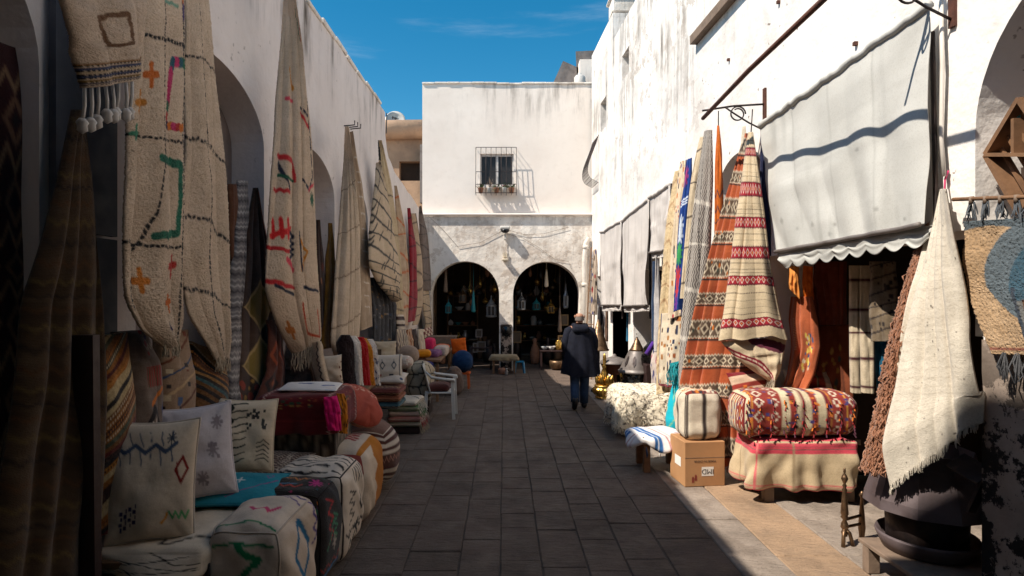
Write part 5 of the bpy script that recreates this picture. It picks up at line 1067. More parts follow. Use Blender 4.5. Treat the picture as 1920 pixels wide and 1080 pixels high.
m = MB(True); m.lathe([(.1,.0),(.11,.02),(.05,.1),(.05,.3),(.2,.36),(.27,.52),(.28,.54),(.001,.5)], (bx,by,.12), 28); BZ.part('bowl', m, 'rust')
m = MB(True); m.lathe([(.31,.66),(.315,.675),(.22,.74),(.1,.78),(.04,.80),(.03,.84),(.001,.85)], (bx,by,0), 28); BZ.part('lid', m, 'zinc')
m = MB(); m.box((bx,by,.06), (.3,.3,.12), bevel=.01); BZ.part('base', m, 'wood_grey')
LP_ = Thing('brass_stand', 'big golden lobed brass stand beside the walking man', 'stand', (1.97, 11.5, 0)); bx, by = 1.97, 11.5
m = MB(True); m.lathe([(.17,0),(.185,.01),(.185,.035),(.16,.05),(.2,.09),(.22,.15),(.205,.2),(.19,.22),(.2,.24),(.195,.26),(.001,.28)], (bx,by,0), 60, lobes=(14,.12,4,6)); LP_.part('base', m, 'brass')
for k in range(8):
    a = k*math.pi/4+.3; m = MB(True); m.lathe([(.001,-.02),(.045,.0),(.06,.05),(.045,.12),(.015,.19),(.001,.2)], (bx+.12*math.cos(a), by+.12*math.sin(a), .27), 10, axis=(.25*math.cos(a), .25*math.sin(a), 1)); LP_.part('petal', m, 'brass')
m = MB(True); m.lathe([(.08,.26),(.1,.34),(.07,.5),(.04,.58),(.055,.62),(.03,.66),(.035,.8),(.02,.86),(.001,.88)], (bx,by,0), 24); LP_.part('stem', m, 'brass')
GC = Thing('lamp_cone', 'tall tan cone lamp behind the golden stand', 'lamp', (1.98, 12.4, 0)); gx, gy2 = 1.98, 12.3
m = MB(True); m.lathe([(.22,.86),(.225,.88),(.2,.9),(.02,1.5),(.001,1.52)], (gx,gy2,0), 24); GC.part('shade', m, 'old_brass')
m = MB(True); m.lathe([(.16,0),(.16,.03),(.03,.08),(.03,.86),(.001,.86)], (gx,gy2,0), 16); GC.part('stand', m, 'iron')
m = MB(True); n = 26; V = []
for i, z in enumerate(np.linspace(0, 1, 14)):
    for j in range(n): a = j*2*math.pi/n; r = .17*math.sin(math.pi*min(.97, .15+.85*z))**.6*(1+.5*float(vn(j*.8, z*6, 9))); V.append((2.68+r*math.cos(a), 10.6+r*math.sin(a), .78+.42*z))
m.add(V, [(i*n+j, i*n+(j+1)%n, (i+1)*n+(j+1)%n, (i+1)*n+j) for i in range(13) for j in range(n)]); solo('plastic_bag', 'knotted shiny black plastic bag behind the cone lantern', 'bag', m, 'plastic_black')
m = MB(); m.box((2.72, 10.6, .39), (.4,.4,.78), bevel=.01); solo('crate', 'wooden crate under the black plastic bag', 'crate', m, 'wood_dark')
m = MB(True); m.tube([P(1212,664,10.2), P(1232,632,10.3)], .04, 10); V, _, _ = m.data(); m.c = [np.repeat(srgb(np.array([(84,50,140)])), len(V), 0)]; solo('rolled_cloth', 'purple rolled cloth leaning beside the cone lantern', 'cloth', m, 'cotton')
c = Cv((200,184,176), 60, 60, 230); c.dots(14, .07, [(150,60,90), (60,60,110)]); rug('leaning_rug', 'cream rug with purple spots leaning beside the cone lantern', [(1222,660,1240,640), (1220,690,1240,690), (1224,728,1240,735)], ('Y', 9.9), ('Y', 9.7), c, 30, 40, 1, .01, .04, .04, seed=230)
for k, (lab, cl, u) in enumerate((('blue garment hanging at the second far stall', (24,110,150), 1176), ('dark beaded garment hanging at the farthest right stall', (40,34,36), 1122), ('brown garment hanging at the farthest right stall', (96,70,54), 1136), ('pale scarf hanging beside the nearest far awning', (190,186,186), 1228), ('dark blue scarf hanging beside the nearest far awning', (40,60,90), 1224))):
    c = Cv(cl, 30, 60, 232+k, 14); yy = (12.4, 14.3, 14.0, 9.4, 9.6)[k]; v0, v1 = ((560,640), (575,640), (580,640), (480,660), (490,640))[k]
    rug('hanging_garment', lab, [(u,v0,u+6,v0), (u-2,(v0+v1)/2,u+10,(v0+v1)/2), (u-2,v1,u+11,v1)], ('Y', yy), ('Y', yy+.05), c, 18, 40, 2, .03, .04, seed=232+k, group='garments hung at the far right stalls', cat='garment')
# ladder and rugs by the corner
LD = Thing('ladder', 'wooden ladder leaning in the corner by the right arch', 'ladder', (2.2, 14.6, 0))
a0, a1, b0, b1 = np.array((1.93,14.2,.0)), np.array((2.26,15.2,3.25)), np.array((2.1,14.1,.0)), np.array((2.4,15.1,3.25))
for p, q in ((a0,a1),(b0,b1)): m = MB(); m.bar(p, q, .045, .03, (1,0,0)); LD.part('rail', m, 'wood')
for k in range(11): t_ = .06+.085*k; m = MB(); m.tube([a0+(a1-a0)*t_, b0+(b1-b0)*t_], .014, 6); LD.part('rung', m, 'wood')
c = Cv((190,170,150), 30, 100, 240); c.dots(16, .12, [(150,30,40), (40,50,110), (60,50,46)]); rug('motley_rug', 'cream rug with red and blue patches hanging behind the ladder', [(1112,470,1118,466), (1110,520,1120,520), (1108,590,1120,590)], ('Y', 14.6), ('Y', 14.55), c, 20, 60, 2, .02, .03, seed=240)
# ------------------------------------------------------------------ stalls in the sun
BE = Thing('bench', 'short wooden bench under the shaggy white rug', 'bench', (2.0, 8.8, 0)); m = MB(); m.box((2.03, 8.75, .5), (.66, .9, .05)); BE.part('seat', m, 'wood')
for x in (1.76, 2.3):
    for y in (8.36, 9.14): m = MB(); m.box((x,y,.237), (.06,.06,.474)); BE.part('leg', m, 'wood')
c = Cv((238, 226, 204), 140, 140, 251, 6)
for k in range(34): x, y = c.r.random(), c.r.random(); a = c.r.choice((1, -1)); c.line([(x,y),(x+.07*a,y+.1),(x+.0*a,y+.2),(x+.08*a,y+.28)], .016, (60,50,48), .03, 60)
T_ = Thing('shaggy_rug', 'shaggy white rug with broken black lines draped over a bench', 'rug', (2.03, 8.75, .1)); mb = rbox_mesh((2.03, 8.75, .36), (.8, 1.0, .54), .12, {'front': c, 'side': c, 'top': c}, 60, bulge=.05, wr=.02, flare=.08, waves=6, nobottom=True, seed=3, rag=.05)
V, Fc, C = mb.data(); V = V + RNG.normal(0, .003, V.shape); mb.v = [V]; mb.f = [Fc]; T_.part('cloth', mb, 'pile')
m2 = MB(True); a3 = np.arange(3)*2*math.pi/3; rg = np.random.default_rng(5); ring = np.stack([np.cos(a3), np.sin(a3), 0*a3], 1); ctr = np.array((2.03, 8.75, .3))
for i in rg.integers(0, len(V), 2600):
    o_ = V[i]-ctr; o_ = o_/np.linalg.norm(o_); p = V[i]; e = p+o_*.010+np.array((0,0,-.01))+rg.normal(0,.006,3); e2 = e+o_*.002+np.array((0,0,-.016))+rg.normal(0,.008,3)
    m2.add(np.concatenate([p+ring*.004, e+ring*.0045, e2+ring*.003]), np.array([(z*3+j, z*3+(j+1)%3, (z+1)*3+(j+1)%3, (z+1)*3+j) for z in range(2) for j in range(3)]), np.repeat((C[i]*rg.uniform(.95,1.15))[None], 9, 0))
T_.part('pile', m2, 'wool', kind='stuff')
c = Cv((90,40,44), 60, 20, 252); c.dots(16, .06, BOLD); rug('patterned_cloth', 'dark patterned cloth hanging under the shaggy white rug', [(1166,786,1200,798), (1166,796,1204,808), (1168,802,1206,814)], ('Y', 8.5), ('Y', 8.3), c, 24, 16, 2, .01, .01, seed=252, cat='cloth')
SB = Thing('low_stool', 'low wooden stool under the white and blue towel', 'stool', (1.76, 6.85, 0)); m = MB(); m.box((1.8, 6.85, .385), (.46, .46, .04)); SB.part('seat', m, 'wood')
for x in (1.62, 1.98):
    for y in (6.67, 7.03): m = MB(); m.box((x,y,.182), (.07,.07,.364)); SB.part('leg', m, 'wood')
c = Cv((222, 216, 214), 120, 120, 253, 4); c.vband(.1,.28,(50,100,160)); [c.vband(a,b,(170,110,110)) for a,b in ((.4,.42),(.5,.52))]; c.vband(.16,.18,(210,216,224)); c.cross(.75,.8,.05,(150,50,60),.02)
T_ = Thing('towel', 'white towel with blue stripe spread on the low stool', 'towel', (1.8, 6.85, .25)); T_.part('cloth', rbox_mesh((1.79, 6.84, .35), (.56, .56, .15), .06, {'front': c, 'side': c, 'top': c}, 40, bulge=.03, wr=.01, flare=.09, waves=4, nobottom=True, rotz=.35, rag=.05, seed=2), 'cotton')
for k in range(4):
    p = np.array((1.58+.14*k, 6.52, .3)); m = MB(True); m.tube([p+(0,0,.02), p+(.01,-.01,-.06), p+(.005,-.01,-.1)], [.006,.012,.004], 6); T_.part('tassel', m, ('denim','frame_white','skin','frame_white')[k])
c = Cv((24, 170, 190), 100, 140, 254, 6); c.line([(.3,.1),(.2,.5),(.5,1)], .015, (190,220,220)); c.line([(.6,.2),(.7,.6),(.4,.9)], .015, (190,200,120)); c.dots(8, .03, [(210,190,120)], (.3,.4,.8,.8))
T_ = Thing('bag', 'bright turquoise pear shaped bag hanging by the shaggy rug', 'bag', (2.13, 7.3, .3)); n = 36; V = []; C = []
prof = [(.01,.28),(.06,.29),(.115,.36),(.13,.46),(.12,.58),(.095,.72),(.07,.84),(.045,.93),(.02,1.0)]
pr = np.array(prof); zz = np.linspace(0, 8, 50); R_ = np.interp(zz, range(9), pr[:,0]); Z_ = np.interp(zz, range(9), pr[:,1]); mb = MB(True)
for i in range(50):
    for j in range(n): a = j*2*math.pi/n; V.append((2.13+.03*i/50+R_[i]*math.cos(a), 7.3+R_[i]*math.sin(a), Z_[i])); C.append(c.at(np.array(j/n), np.array(1-i/50)))
mb.add(V, np.array([(i*n+j, i*n+(j+1)%n, (i+1)*n+(j+1)%n, (i+1)*n+j) for i in range(49) for j in range(n)]), np.array(C).reshape(-1,3)); T_.part('body', mb, 'cotton')
T_.part('fringe', strands([(2.05,7.24,1.16),(2.2,7.22,1.2),(2.26,7.3,1.2)], .24, 150, (30,170,180), .007, (-.1,-.1,-1), .2, 3), 'wool', kind='stuff')
# cardboard box with its print upside down, and the blanket on it
BX = Thing('cardboard_box', 'brown cardboard box with upside-down print under the white blanket', 'box', (2.08, 6.3, 0)); rz = .10; cr, sr = math.cos(rz), math.sin(rz); Rz = np.array(((cr,-sr,0),(sr,cr,0),(0,0,1))); bc = np.array((2.09, 6.36, .235)); bs = (.44, .40, .47)
m = MB(); m.box(bc, bs, Rz, bevel=.006); BX.part('carton', m, 'card')
fc = lambda x, z, o=.0: bc + Rz @ np.array((x, -bs[1]/2-o, z)); sd = lambda y, z, o=.0: bc + Rz @ np.array((-bs[0]/2-o, y, z))
def quad(name, pts, mat, n=None, th=.001): m = MB(); m.poly(pts, th, n if n is not None else Rz @ np.array((0,-1,0))); return BX.part(name, m, mat)
quad('label', [fc(x,z,.001) for x,z in ((-.035,-.125),(.095,-.125),(.095,-.03),(-.035,-.03))], 'paper'); quad('side_label', [sd(y,z,.001) for y,z in ((.06,-.05),(-.1,-.05),(-.1,.05),(.06,.05))], 'paper', Rz @ np.array((-1,0,0)))
quad('tape', [fc(x,z,.0008) for x,z in ((-.22,.065),(.22,.065),(.22,.07),(-.22,.07))], 'wood_grey')
def upside_text(s_, x, z, size, mat, name):
    cu = bpy.data.curves.new('t', 'FONT'); cu.body = s_; cu.size = size; cu.align_x = 'CENTER'; cu.align_y = 'CENTER'; cu.extrude = .0004
    ob = bpy.data.objects.new('t', cu); COL.objects.link(ob); dg = bpy.context.evaluated_depsgraph_get(); me = bpy.data.meshes.new_from_object(ob.evaluated_get(dg)); bpy.data.objects.remove(ob)
    V = np.array([v.co[:] for v in me.vertices]); Fc = [tuple(p.vertices) for p in me.polygons]
    W_ = np.array([fc(x - v[0], z - v[1], .003+v[2]) for v in V]); mm = MB(); mm.add(W_, Fc); BX.part(name, mm, mat)
upside_text('IMD', .03, -.0775, .075, 'ink', 'print'); upside_text('MADE IN CHINA', .0, .03, .032, 'ink', 'print')
for x, z in ((-.13,-.16), (-.1,-.14)):
    m = MB(); m.poly([fc(x+a, z+b, .001) for a, b in ((-.012,-.03),(.012,-.03),(.012,.02),(0,.035),(-.012,.02))], .001, Rz @ np.array((0,-1,0))); BX.part('arrow_mark', m, 'ink_red')
m = MB(); m.box((2.36, 6.85, .14), (.22,.3,.28), bevel=.006); solo('cardboard_box', 'small brown carton half hidden behind the printed box', 'box', m, 'card')
f = Cv((222, 208, 186), 120, 150, 260, 5)
for a in (.02,.47,.93): f.vband(a, a+.06, (56,44,40)); f.vband(a-.02, a-.012, (70,56,50)); f.vband(a+.072, a+.08, (70,56,50))
tp = Cv((214, 196, 170), 120, 60, 261); [tp.line([(.05,.1+.2*k),(.95,.15+.2*k)], .03, [(150,40,36),(40,40,60),(196,110,40)][k % 3], .04) for k in range(5)]; tp.band(.85, 1, (130,50,40)); tp.dots(12, .03, [(40,40,50), (200,120,40), (210,200,180)], (0,.8,1,1), True)
rbox('rolled_blanket', 'thick white blanket with dark brown stripes standing on the carton', (2.1, 6.36, .73), (.43, .36, .52), .10, {'front': f, 'side': f, 'top': tp}, 'wool', 'blanket', n=50, bulge=.02, wr=.014, rotz=.06, seed=4, taper=-.0)
# bench with kilim bolster and pink edged blanket
BE = Thing('bench', 'bench under the pink edged blanket in the near shop mouth', 'bench', (2.95, 5.9, 0)); m = MB(); m.box((2.96, 5.9, .58), (1.0, .42, .05)); BE.part('seat', m, 'wood_grey')
for x in (2.58, 3.36):
    for y in (5.74, 6.06): m = MB(); m.box((x,y,.277), (.09,.08,.555)); BE.part('leg', m, 'wood_grey')
f = Cv((196, 174, 140), 240, 110, 270, 6); f.band(.06,.26,(206,66,84)); [f.band(.08+.05*k, .09+.05*k, (120,90,80)) for k in range(4)]; f.band(.86,.885,(206,80,92)); f.band(.96,1,(206,70,84)); f.band(.90,.91,(200,110,110)); f.vband(.355,.36,(150,130,100)); f.vband(.365,.37,(224,206,176)); f.vband(0,.02,(214,110,110))
tp = Cv((190, 168, 136), 60, 40, 271); tp.band(.6,1,(200,70,84))
T_ = Thing('bench_blanket', 'beige blanket with pink stripes draped over the bench', 'blanket', (2.95, 5.88, .1)); T_.part('cloth', rbox_mesh((2.92, 5.88, .37), (1.0, .5, .5), .06, {'front': f, 'side': f, 'top': tp}, 60, bulge=.02, wr=.022, flare=.06, waves=9, nobottom=True, seed=8), 'wool')
f = Cv((212, 196, 164), 360, 150, 272, 6); MR = (140, 44, 34)
for a, b, kind in ((0,.02,'r'), (.07,.22,'k'), (.22,.34,'k'), (.40,.46,'s'), (.50,.53,'r'), (.58,.64,'s'), (.70,.73,'r'), (.73,.86,'k'), (.86,1,'k')):
    f.vband(a, b, MR)
    if kind == 'k': f.vdiamonds(a+.025, b-.025, 3, (222,206,184), (110,36,30)); f.vband(a+.012, a+.018, (206,150,60)); f.dots(8, .012, [(214,120,40), (70,60,120)], (a,0,a+.02,1), True)
    if kind == 's': f.dots(16, .014, [(214,120,40), (70,60,120), (60,30,30)], (a,0,b,1), True)
    if kind == 'r': f.vband(a, b, (110,20,30))
T_ = Thing('kilim_bolster', 'large red and cream kilim cushion lying on the sunny bench', 'cushion', (2.9, 5.86, .62)); T_.part('cushion_body', rbox_mesh((2.855, 5.85, .845), (1.14, .44, .43), .13, {'front': f, 'side': f, 'top': f}, 70, bulge=.03, wr=.01, seed=6), 'wool')
for k in range(5): pass
rg = np.random.default_rng(4); tl = MB(True); a3 = np.arange(4)*math.pi/2; ring = np.stack([np.cos(a3), np.sin(a3), 0*a3], 1)
for x in (2.34, 2.45, 2.57, 2.70, 2.79, 2.87, 2.97, 3.1, 3.22, 3.35):
    for z in np.linspace(.68, 1.0, 11):
        p = np.array((x+rg.normal(0,.008), 5.622+.12*max(0, abs(z-.845)-.1)**1.1+rg.normal(0,.003), z)); e = p+np.array((rg.normal(0,.01), -.012, -.035))
        tl.add(np.concatenate([p+ring*.006, e+ring*.008]), np.array([(j, (j+1)%4, 4+(j+1)%4, 4+j) for j in range(4)]), np.repeat(srgb(np.array([[(206,110,36),(130,26,34),(90,40,60),(140,30,30)][rg.integers(4)]])), 8, 0))
T_.part('tassels', tl, 'wool', kind='stuff')
c = Cv((206, 176, 150), 120, 50, 273); c.band(0,.2,(120,26,34)); c.band(.55,.75,(140,46,36)); c.dots(14,.03,[(206,110,40),(70,50,90)],(0,.7,1,1),True)
pillow('cushion', 'red edged cushion behind the left end of the kilim bolster', (2.60, 6.14, 1.10), .5, .26, .14, (.05,-1,.5), .12, c, 'wool', seed=20)
c = Cv((206, 190, 160), 120, 60, 274); c.vband(.25,.42,(80,120,70)); c.vband(.45,.6,(140,50,36)); c.vband(.62,.66,(60,90,60)); c.vband(.66,.8,(150,60,40)); c.vband(.95,1,(150,30,36)); c.vband(0,.16,(200,186,160))
pillow('cushion', 'small cushion with green and red stripes behind the kilim bolster', (3.16, 6.1, 1.12), .5, .24, .16, (0,-1,.5), -.03, c, 'wool', seed=21, group=None)
# cloth inside the near shop
c = Cv((210, 116, 40), 60, 60, 280); 
for k, (u, lab) in enumerate(((1478, 'pale orange cloth in the sun under the awning edge, left of the pair'), (1504, 'bright orange cloth in the sun under the awning edge, right of the pair'))):
    rug('orange_cloth', lab, [(u+2,498,u+20,500), (u,530,u+20,532), (u+(0 if k == 0 else 2),560-20*(k == 0),u+22,562)], ('Y', 6.02), ('Y', 5.98), Cv((216,140,70) if k == 0 else (214,104,24), 30, 30, 280+k), 24, 30, 2, .02, .02, mat='cotton', seed=280+k, cat='cloth', group='orange cloths under the awning')
c = Cv((176, 92, 56), 120, 200, 283, 8); [c.dots(12, .03, [(214,186,90), (60,80,120), (206,190,160)], (.55,.35+.12*k,.8,.45+.12*k)) for k in range(3)]; [c.line([(.2,.2+.02*k),(.28,.2+.02*k)], .01, (214,170,140)) for k in range(16)]
rug('embroidered_rug', 'orange rug with embroidered flowers sweeping down in the near shop', [(1484,556,1524,556), (1480,600,1534,600), (1484,650,1540,650), (1476,700,1530,700), (1460,752,1506,750)], ('Y', 6.12), ('Y', 5.95), c, 70, 140, 3, .06, .05, seed=283)
c = Cv((120, 52, 30), 80, 120, 284, 8); rug('rust_cloth', 'dark rust cloth hanging in the shade of the near shop', [(1526,490,1588,490), (1526,560,1588,560), (1526,610,1588,608)], ('Y', 6.2), ('Y', 6.0), c, 50, 60, 5, .05, .03, seed=284, cat='cloth')
c = Cv((124, 62, 34), 120, 120, 285, 8); c.dots(20, .035, [(170,130,60), (60,70,60), (190,150,80)], (.2,.2,.8,.9)); rug('rust_rug', 'brown rug with yellow flowers hanging low in the near shop', [(1526,612,1596,608), (1520,680,1600,680), (1500,760,1600,760)], ('Y', 6.22), ('Y', 6.05), c, 50, 60, 3, .05, .03, seed=285)
for k, (u0, u1, y_) in enumerate(((1592, 1616, 5.4), (1612, 1640, 5.3))):
    c = Cv((200, 184, 158), 50, 200, 286+k); [c.band(.12+.2*q, .145+.2*q, (70,24,30)) for q in range(5)]
    rug('banded_rug', ('cream rug with dark red bands hanging deep in the near shop', 'cream rug with dark red bands, nearer of the two in the near shop')[k], [(u0,498,u1,498), (u0,620,u1,620), (u0+2,735,u1,738)], ('Y', y_), ('Y', y_-.06), c, 30, 110, 1, .02, .04, seed=286+k, group='banded rugs in the near shop')
c = Cv((120, 104, 84), 80, 160, 289); [c.line([(0,.1+.16*k),(1,.0+.16*k)], .04, (40,30,28)) for k in range(7)]; c.dots(30, .04, [(40,30,28)], sq=True)
rug('dark_rug', 'grey brown rug with dark diamonds at the back of the near shop', [(1630,490,1680,490), (1632,580,1684,580), (1636,640,1688,640)], ('Y', 4.9), ('Y', 4.7), c, 40, 70, 2, .03, .03, seed=289)
c = Cv((20, 90, 120), 40, 40, 290); rug('teal_cloth', 'teal cloth hanging in the dark of the near shop', [(1640,620,1660,620), (1640,680,1664,680), (1644,735,1668,740)], ('Y', 5.3), ('Y', 5.25), c, 16, 30, 2, .02, .02, seed=290, cat='cloth')
# ------------------------------------------------------------------ near right corner
c = Cv((176, 124, 96), 60, 160, 300, 12)
rug('braided_rug', 'shaggy brown braided rug hanging beside the near white rug', [(1742,415,1752,412), (1712,500,1740,500), (1682,600,1724,600), (1660,700,1700,700), (1640,800,1690,800), (1622,868,1676,880)], ('Y', 4.08), ('Y', 3.98), c, 60, 200, 2, .03, .07, mat='pile', pile=.003, seed=300, tufts=(4200, .05, .007))
c = Cv((222, 212, 196), 200, 360, 301, 6); c.dots(60, .006, [(60,50,46)]); [c.line([(.1,.1+.03*k),(.9,.08+.03*k)], .003, (190,178,160)) for k in range(28)]
wr_ = rug('white_rug', 'big white flat woven rug gathered to a point on the near right', [(1768,356,1776,354), (1750,430,1788,430), (1728,520,1806,520), (1706,620,1824,620), (1682,740,1846,740), (1666,840,1850,735), (1684,916,1848,792)], ('Y', 3.96), ('Y', 3.56), c, 120, 300, 5, .06, .05, seed=303, fringe=150, fl=.045, fcol=(222,212,196), sharp=1.0, string=([at(('R',.02),1778,320), P(1772,336,3.85), P(1771,362,3.8)], 'petal'))
# iron brazier on a plank stool
IP = Thing('iron_stove', 'dark sheet iron stove with flared hood beside the rough pillar', 'stove', (3.0, 4.18, .2)); px, py = 2.965, 4.12
def octa(prof, rz_=.3, n=8, sx=1, sy=1):
    m = MB(); V = []
    for r, z in prof:
        for j in range(n): a = rz_+j*2*math.pi/n; V.append((px+sx*r*math.cos(a), py+sy*r*math.sin(a), z))
    k = len(prof); m.add(V, [(i*n+j, i*n+(j+1)%n, (i+1)*n+(j+1)%n, (i+1)*n+j) for i in range(k-1) for j in range(n)] + [tuple(range(n))[::-1]]); return m
IP.part('hood', octa([(.28,.50),(.385,.53),(.375,.60),(.30,.84),(.28,.93),(.27,.93),(.29,.83),(.36,.6),(.29,.52)], .2, 10), 'iron_sheet')
m = MB(True); m.lathe([(.2,.222),(.27,.23),(.31,.32),(.305,.34),(.28,.26),(.001,.25)], (px,py,0), 32); IP.part('ash_pan', m, 'iron_sheet')
m = MB(True); m.lathe([(.24,.25),(.25,.5),(.24,.51),(.001,.51)], (px,py,0), 24); IP.part('fire_drum', m, 'iron')
m = MB(); m.tube([(px-.28,py-.05,.9),(px-.1,py-.24,.9)], .016, 6); IP.part('rim_rod', m, 'iron')
m = MB(); pl = [P(1790,862,3.78), P(1850,896,3.6), P(1820,960,3.66), P(1800,990,3.7)]; m.bar(pl[0], pl[1], .012, .16, (1,0,.4)); m.bar(pl[1], pl[2], .02, .05, (1,0,0)); IP.part('open_door', m, 'iron')
ST = Thing('plank_stool', 'low rough plank stool under the iron stove', 'stool', (2.95, 4.05, 0)); m = MB(); m.box((2.96, 4.02, .205), (.70, .62, .03), bevel=.005); ST.part('top', m, 'wood_grey')
for x, y in ((2.66,4.25), (2.66,3.78), (3.24,4.25), (3.24,3.78)): m = MB(); m.box((x,y,.095), (.09,.07,.188), bevel=.006); ST.part('leg', m, 'wood_grey')
AN = Thing('brass_stand', 'small turned brass firedog standing on the pavement by the stove', 'firedog', (2.72, 4.7, 0)); ax, ay = 2.74, 4.72
m = MB(True); m.lathe([(.001,.62),(.008,.61),(.01,.585),(.006,.575),(.02,.55),(.026,.53),(.016,.505),(.008,.49),(.018,.475),(.01,.46),(.02,.44),(.014,.42),(.018,.4),(.02,.38),(.03,.25),(.022,.235),(.03,.22),(.012,.2),(.026,.17),(.03,.14),(.016,.12),(.026,.1),(.02,.07),(.001,.06)][::-1], (ax,ay,0), 18); AN.part('post', m, 'old_brass')
for dx, dy in ((-.04,-.05), (.05,-.03)): m = MB(True); m.tube([(ax,ay,.13), (ax+dx*.6,ay+dy*.6,.1), (ax+dx,ay+dy,.0)], [.018,.014,.016], 8); AN.part('foot', m, 'old_brass')
m = MB(True); m.tube([(ax,ay,.2), (ax+.2,ay+.1,.2)], .012, 8); m2 = MB(True); m2.tube([(ax,ay,.14), (ax+.2,ay+.1,.13)], .012, 8); AN.part('rail', m, 'old_brass'); AN.part('rail', m2, 'old_brass')
m = MB(True); m.lathe([(.001,.4),(.01,.39),(.02,.36),(.01,.34),(.02,.22),(.028,.1),(.02,.02),(.03,.0),(.001,0)][::-1], (ax+.2,ay+.1,0), 16); AN.part('rear_post', m, 'old_brass')
# tapestry on a rod in front of the niche, shelf frame in the niche
TP = Thing('tapestry', 'woven blue and tan abstract wall tapestry hanging from a wooden rod', 'tapestry', at(('R',.08), 1860, 660))
c = Cv((186, 154, 118), 200, 220, 310, 12); BLU = (84, 96, 104)
d1 = np.hypot((c.X-.95)/.75, (c.Y-.42)/.42); c.put((c.Y < .16+.1*np.sin(c.X*3-2.4))*1.0, BLU); c.put(((d1 < 1) & (c.X > .2))*1.0, (96,108,116)); d2 = np.hypot((c.X-1.1)/.66, (c.Y-.48)/.4); c.put((d2 < 1)*1.0, (52,86,104)); c.put(((c.Y > .62) & (c.X > .5))*1.0, (120,120,118)); c.put(((np.abs(c.Y-.66) < .05) & (c.X > .55))*1.0, (110,72,44)); c.put(((c.X > .46) & (c.X < .5) & (c.Y > .5))*1.0, (50,60,74))
c.multiline([(.6,.8),(.72,.72),(.66,.9)], .05, [(170,110,60)], .05); c.band(.93,.96,(150,90,70))
Pn, n, S, T = sheet([(1806,415,2010,404), (1812,540,2016,540), (1858,664,2030,668)], ('R',.10), ('R',.10), 110, 130, 1, .004, .0, 310); Pn = Pn + (RNG.normal(0,.003,Pn.shape[:2]))[...,None]*n
mb = MB(True); closed_sheet(Pn, .014, n, c.at(S, T), mb); TP.part('weave', mb, 'pile')
m = MB(True); m.tube([at(('R',.10),1787,374), at(('R',.10),2020,366)], .012, 8); TP.part('rod', m, 'wood')
r0, r1 = at(('R',.10),1787,374), at(('R',.10),2020,366)
for k in range(6):
    p = r0+(r1-r0)*(.18+.13*k); m = MB(True); m.tube([p+(0,0,.014), p+(0,0,-.03)], .014, 8); kn = TP.part('loop_knot', m, 'wood_grey')
    TP.part('cord', strands([p+(0,-.02,-.03), p+(0,.02,-.03)], .10, 12, (90,96,104), .005, (0,0,-1), .35, k), 'wool', under=kn, kind='stuff')
    q = Pn[-1][int(20+16*k)] if 20+16*k < 111 else Pn[-1][-1]
    TP.part('tassel', strands([q, q+np.array((0,.02,0))], .14, 16, (84,84,88), .005, (0,0,-1), .15, k), 'wool', kind='stuff')
SF = Thing('wall_shelf', 'diamond shaped wooden lattice shelf hanging in the near right niche', 'shelf', (2.9, 3.2, 2.4)); sx_ = lambda y: xr(y)+.12
q0, q1, q2 = (1866,290), (1925,385), (1925,205)
pts = [at(('R',-.06), *q) for q in ((1866,290), (1930,400), (2000,290), (1930,185))]
for a, b in zip(pts, pts[1:]+pts[:1]): m = MB(); m.bar(a, b, .028, .14, (1,0,0)); SF.part('frame', m, 'wood')
for k in range(4):
    a = pts[0]+(pts[3]-pts[0])*(.15+.22*k); b = pts[1]+(pts[2]-pts[1])*(.15+.22*k); m = MB(); m.bar(a, b, .02, .02, (1,0,0)); SF.part('lattice_bar', m, 'wood')
m = MB(); m.bar(pts[0], pts[2], .022, .15, (1,0,0)); SF.part('shelf_board', m, 'wood'); m = MB(); m.bar((pts[0]+pts[2])/2+(0,.04,0), (pts[0]+pts[2])/2+(0,.04,.22), .02, .12, (1,0,0)); SF.part('divider', m, 'wood')
m = MB(True); p = at(('R',-.05), 1908, 225); m.lathe([(.001,-.05),(.02,-.04),(.012,0),(.016,.03),(.006,.06),(.001,.07)], p, 10); solo('turquoise_ornament', 'small turquoise ornament hung above the lattice shelf', 'ornament', m, 'turquoise_paint')
# ------------------------------------------------------------------ fittings on the arches
SCM = Thing('security_camera', 'white and black double security camera over the pier of the arches', 'camera', P(947, 430, 15.6))
p = P(947, 431, 15.55); m = MB(); m.box(p+(0,0,.05), (.27,.2,.1), bevel=.03); SCM.part('hood', m, 'plastic_white'); m = MB(True); m.lathe([(.001,-.09),(.06,-.08),(.11,-.04),(.12,.0)], p, 20); SCM.part('dome', m, 'plastic_black')
for s_ in (-1, 1): m = MB(True); m.lathe([(.03,-.02),(.034,0),(.02,.005),(.001,.005)], p+(.05*s_,-.095,-.03), 12, axis=(0,-1,-.2)); SCM.part('lens', m, 'glass_dark')
m = MB(); m.box(P(947,444,15.66), (.05,.1,.14)); SCM.part('mount', m, 'plastic_white')
WL = Thing('wall_lamp', 'small cream wall lamp on the pier below the security camera', 'lamp', P(947,490,15.6)); m = MB(); m.box(P(947,487,15.62), (.16,.14,.05), bevel=.01); m.box(P(947,478,15.67), (.1,.05,.12)); WL.part('housing', m, 'wall_lamp_cream'); m = MB(True); m.tube([P(947,482,15.64), P(946,458,15.66), P(948,446,15.66)], .008, 6); WL.part('conduit', m, 'pvc')
for lab, pts in (('thin cable sagging from the camera towards the left corner', ((803,405),(830,430),(858,462),(900,455),(940,434))), ('thin cable running from the camera to the right arch', ((950,438),(980,446),(1010,464),(1040,486),(1066,490),(1072,505))), ('thin cable across the wall right of the camera', ((955,432),(985,440),(1020,438),(1066,426)))):
    m = MB(True); m.tube([P(u, v, FY-.03) for u, v in pts], .0045, 5); solo('cable', lab, 'cable', m, 'wood_grey')
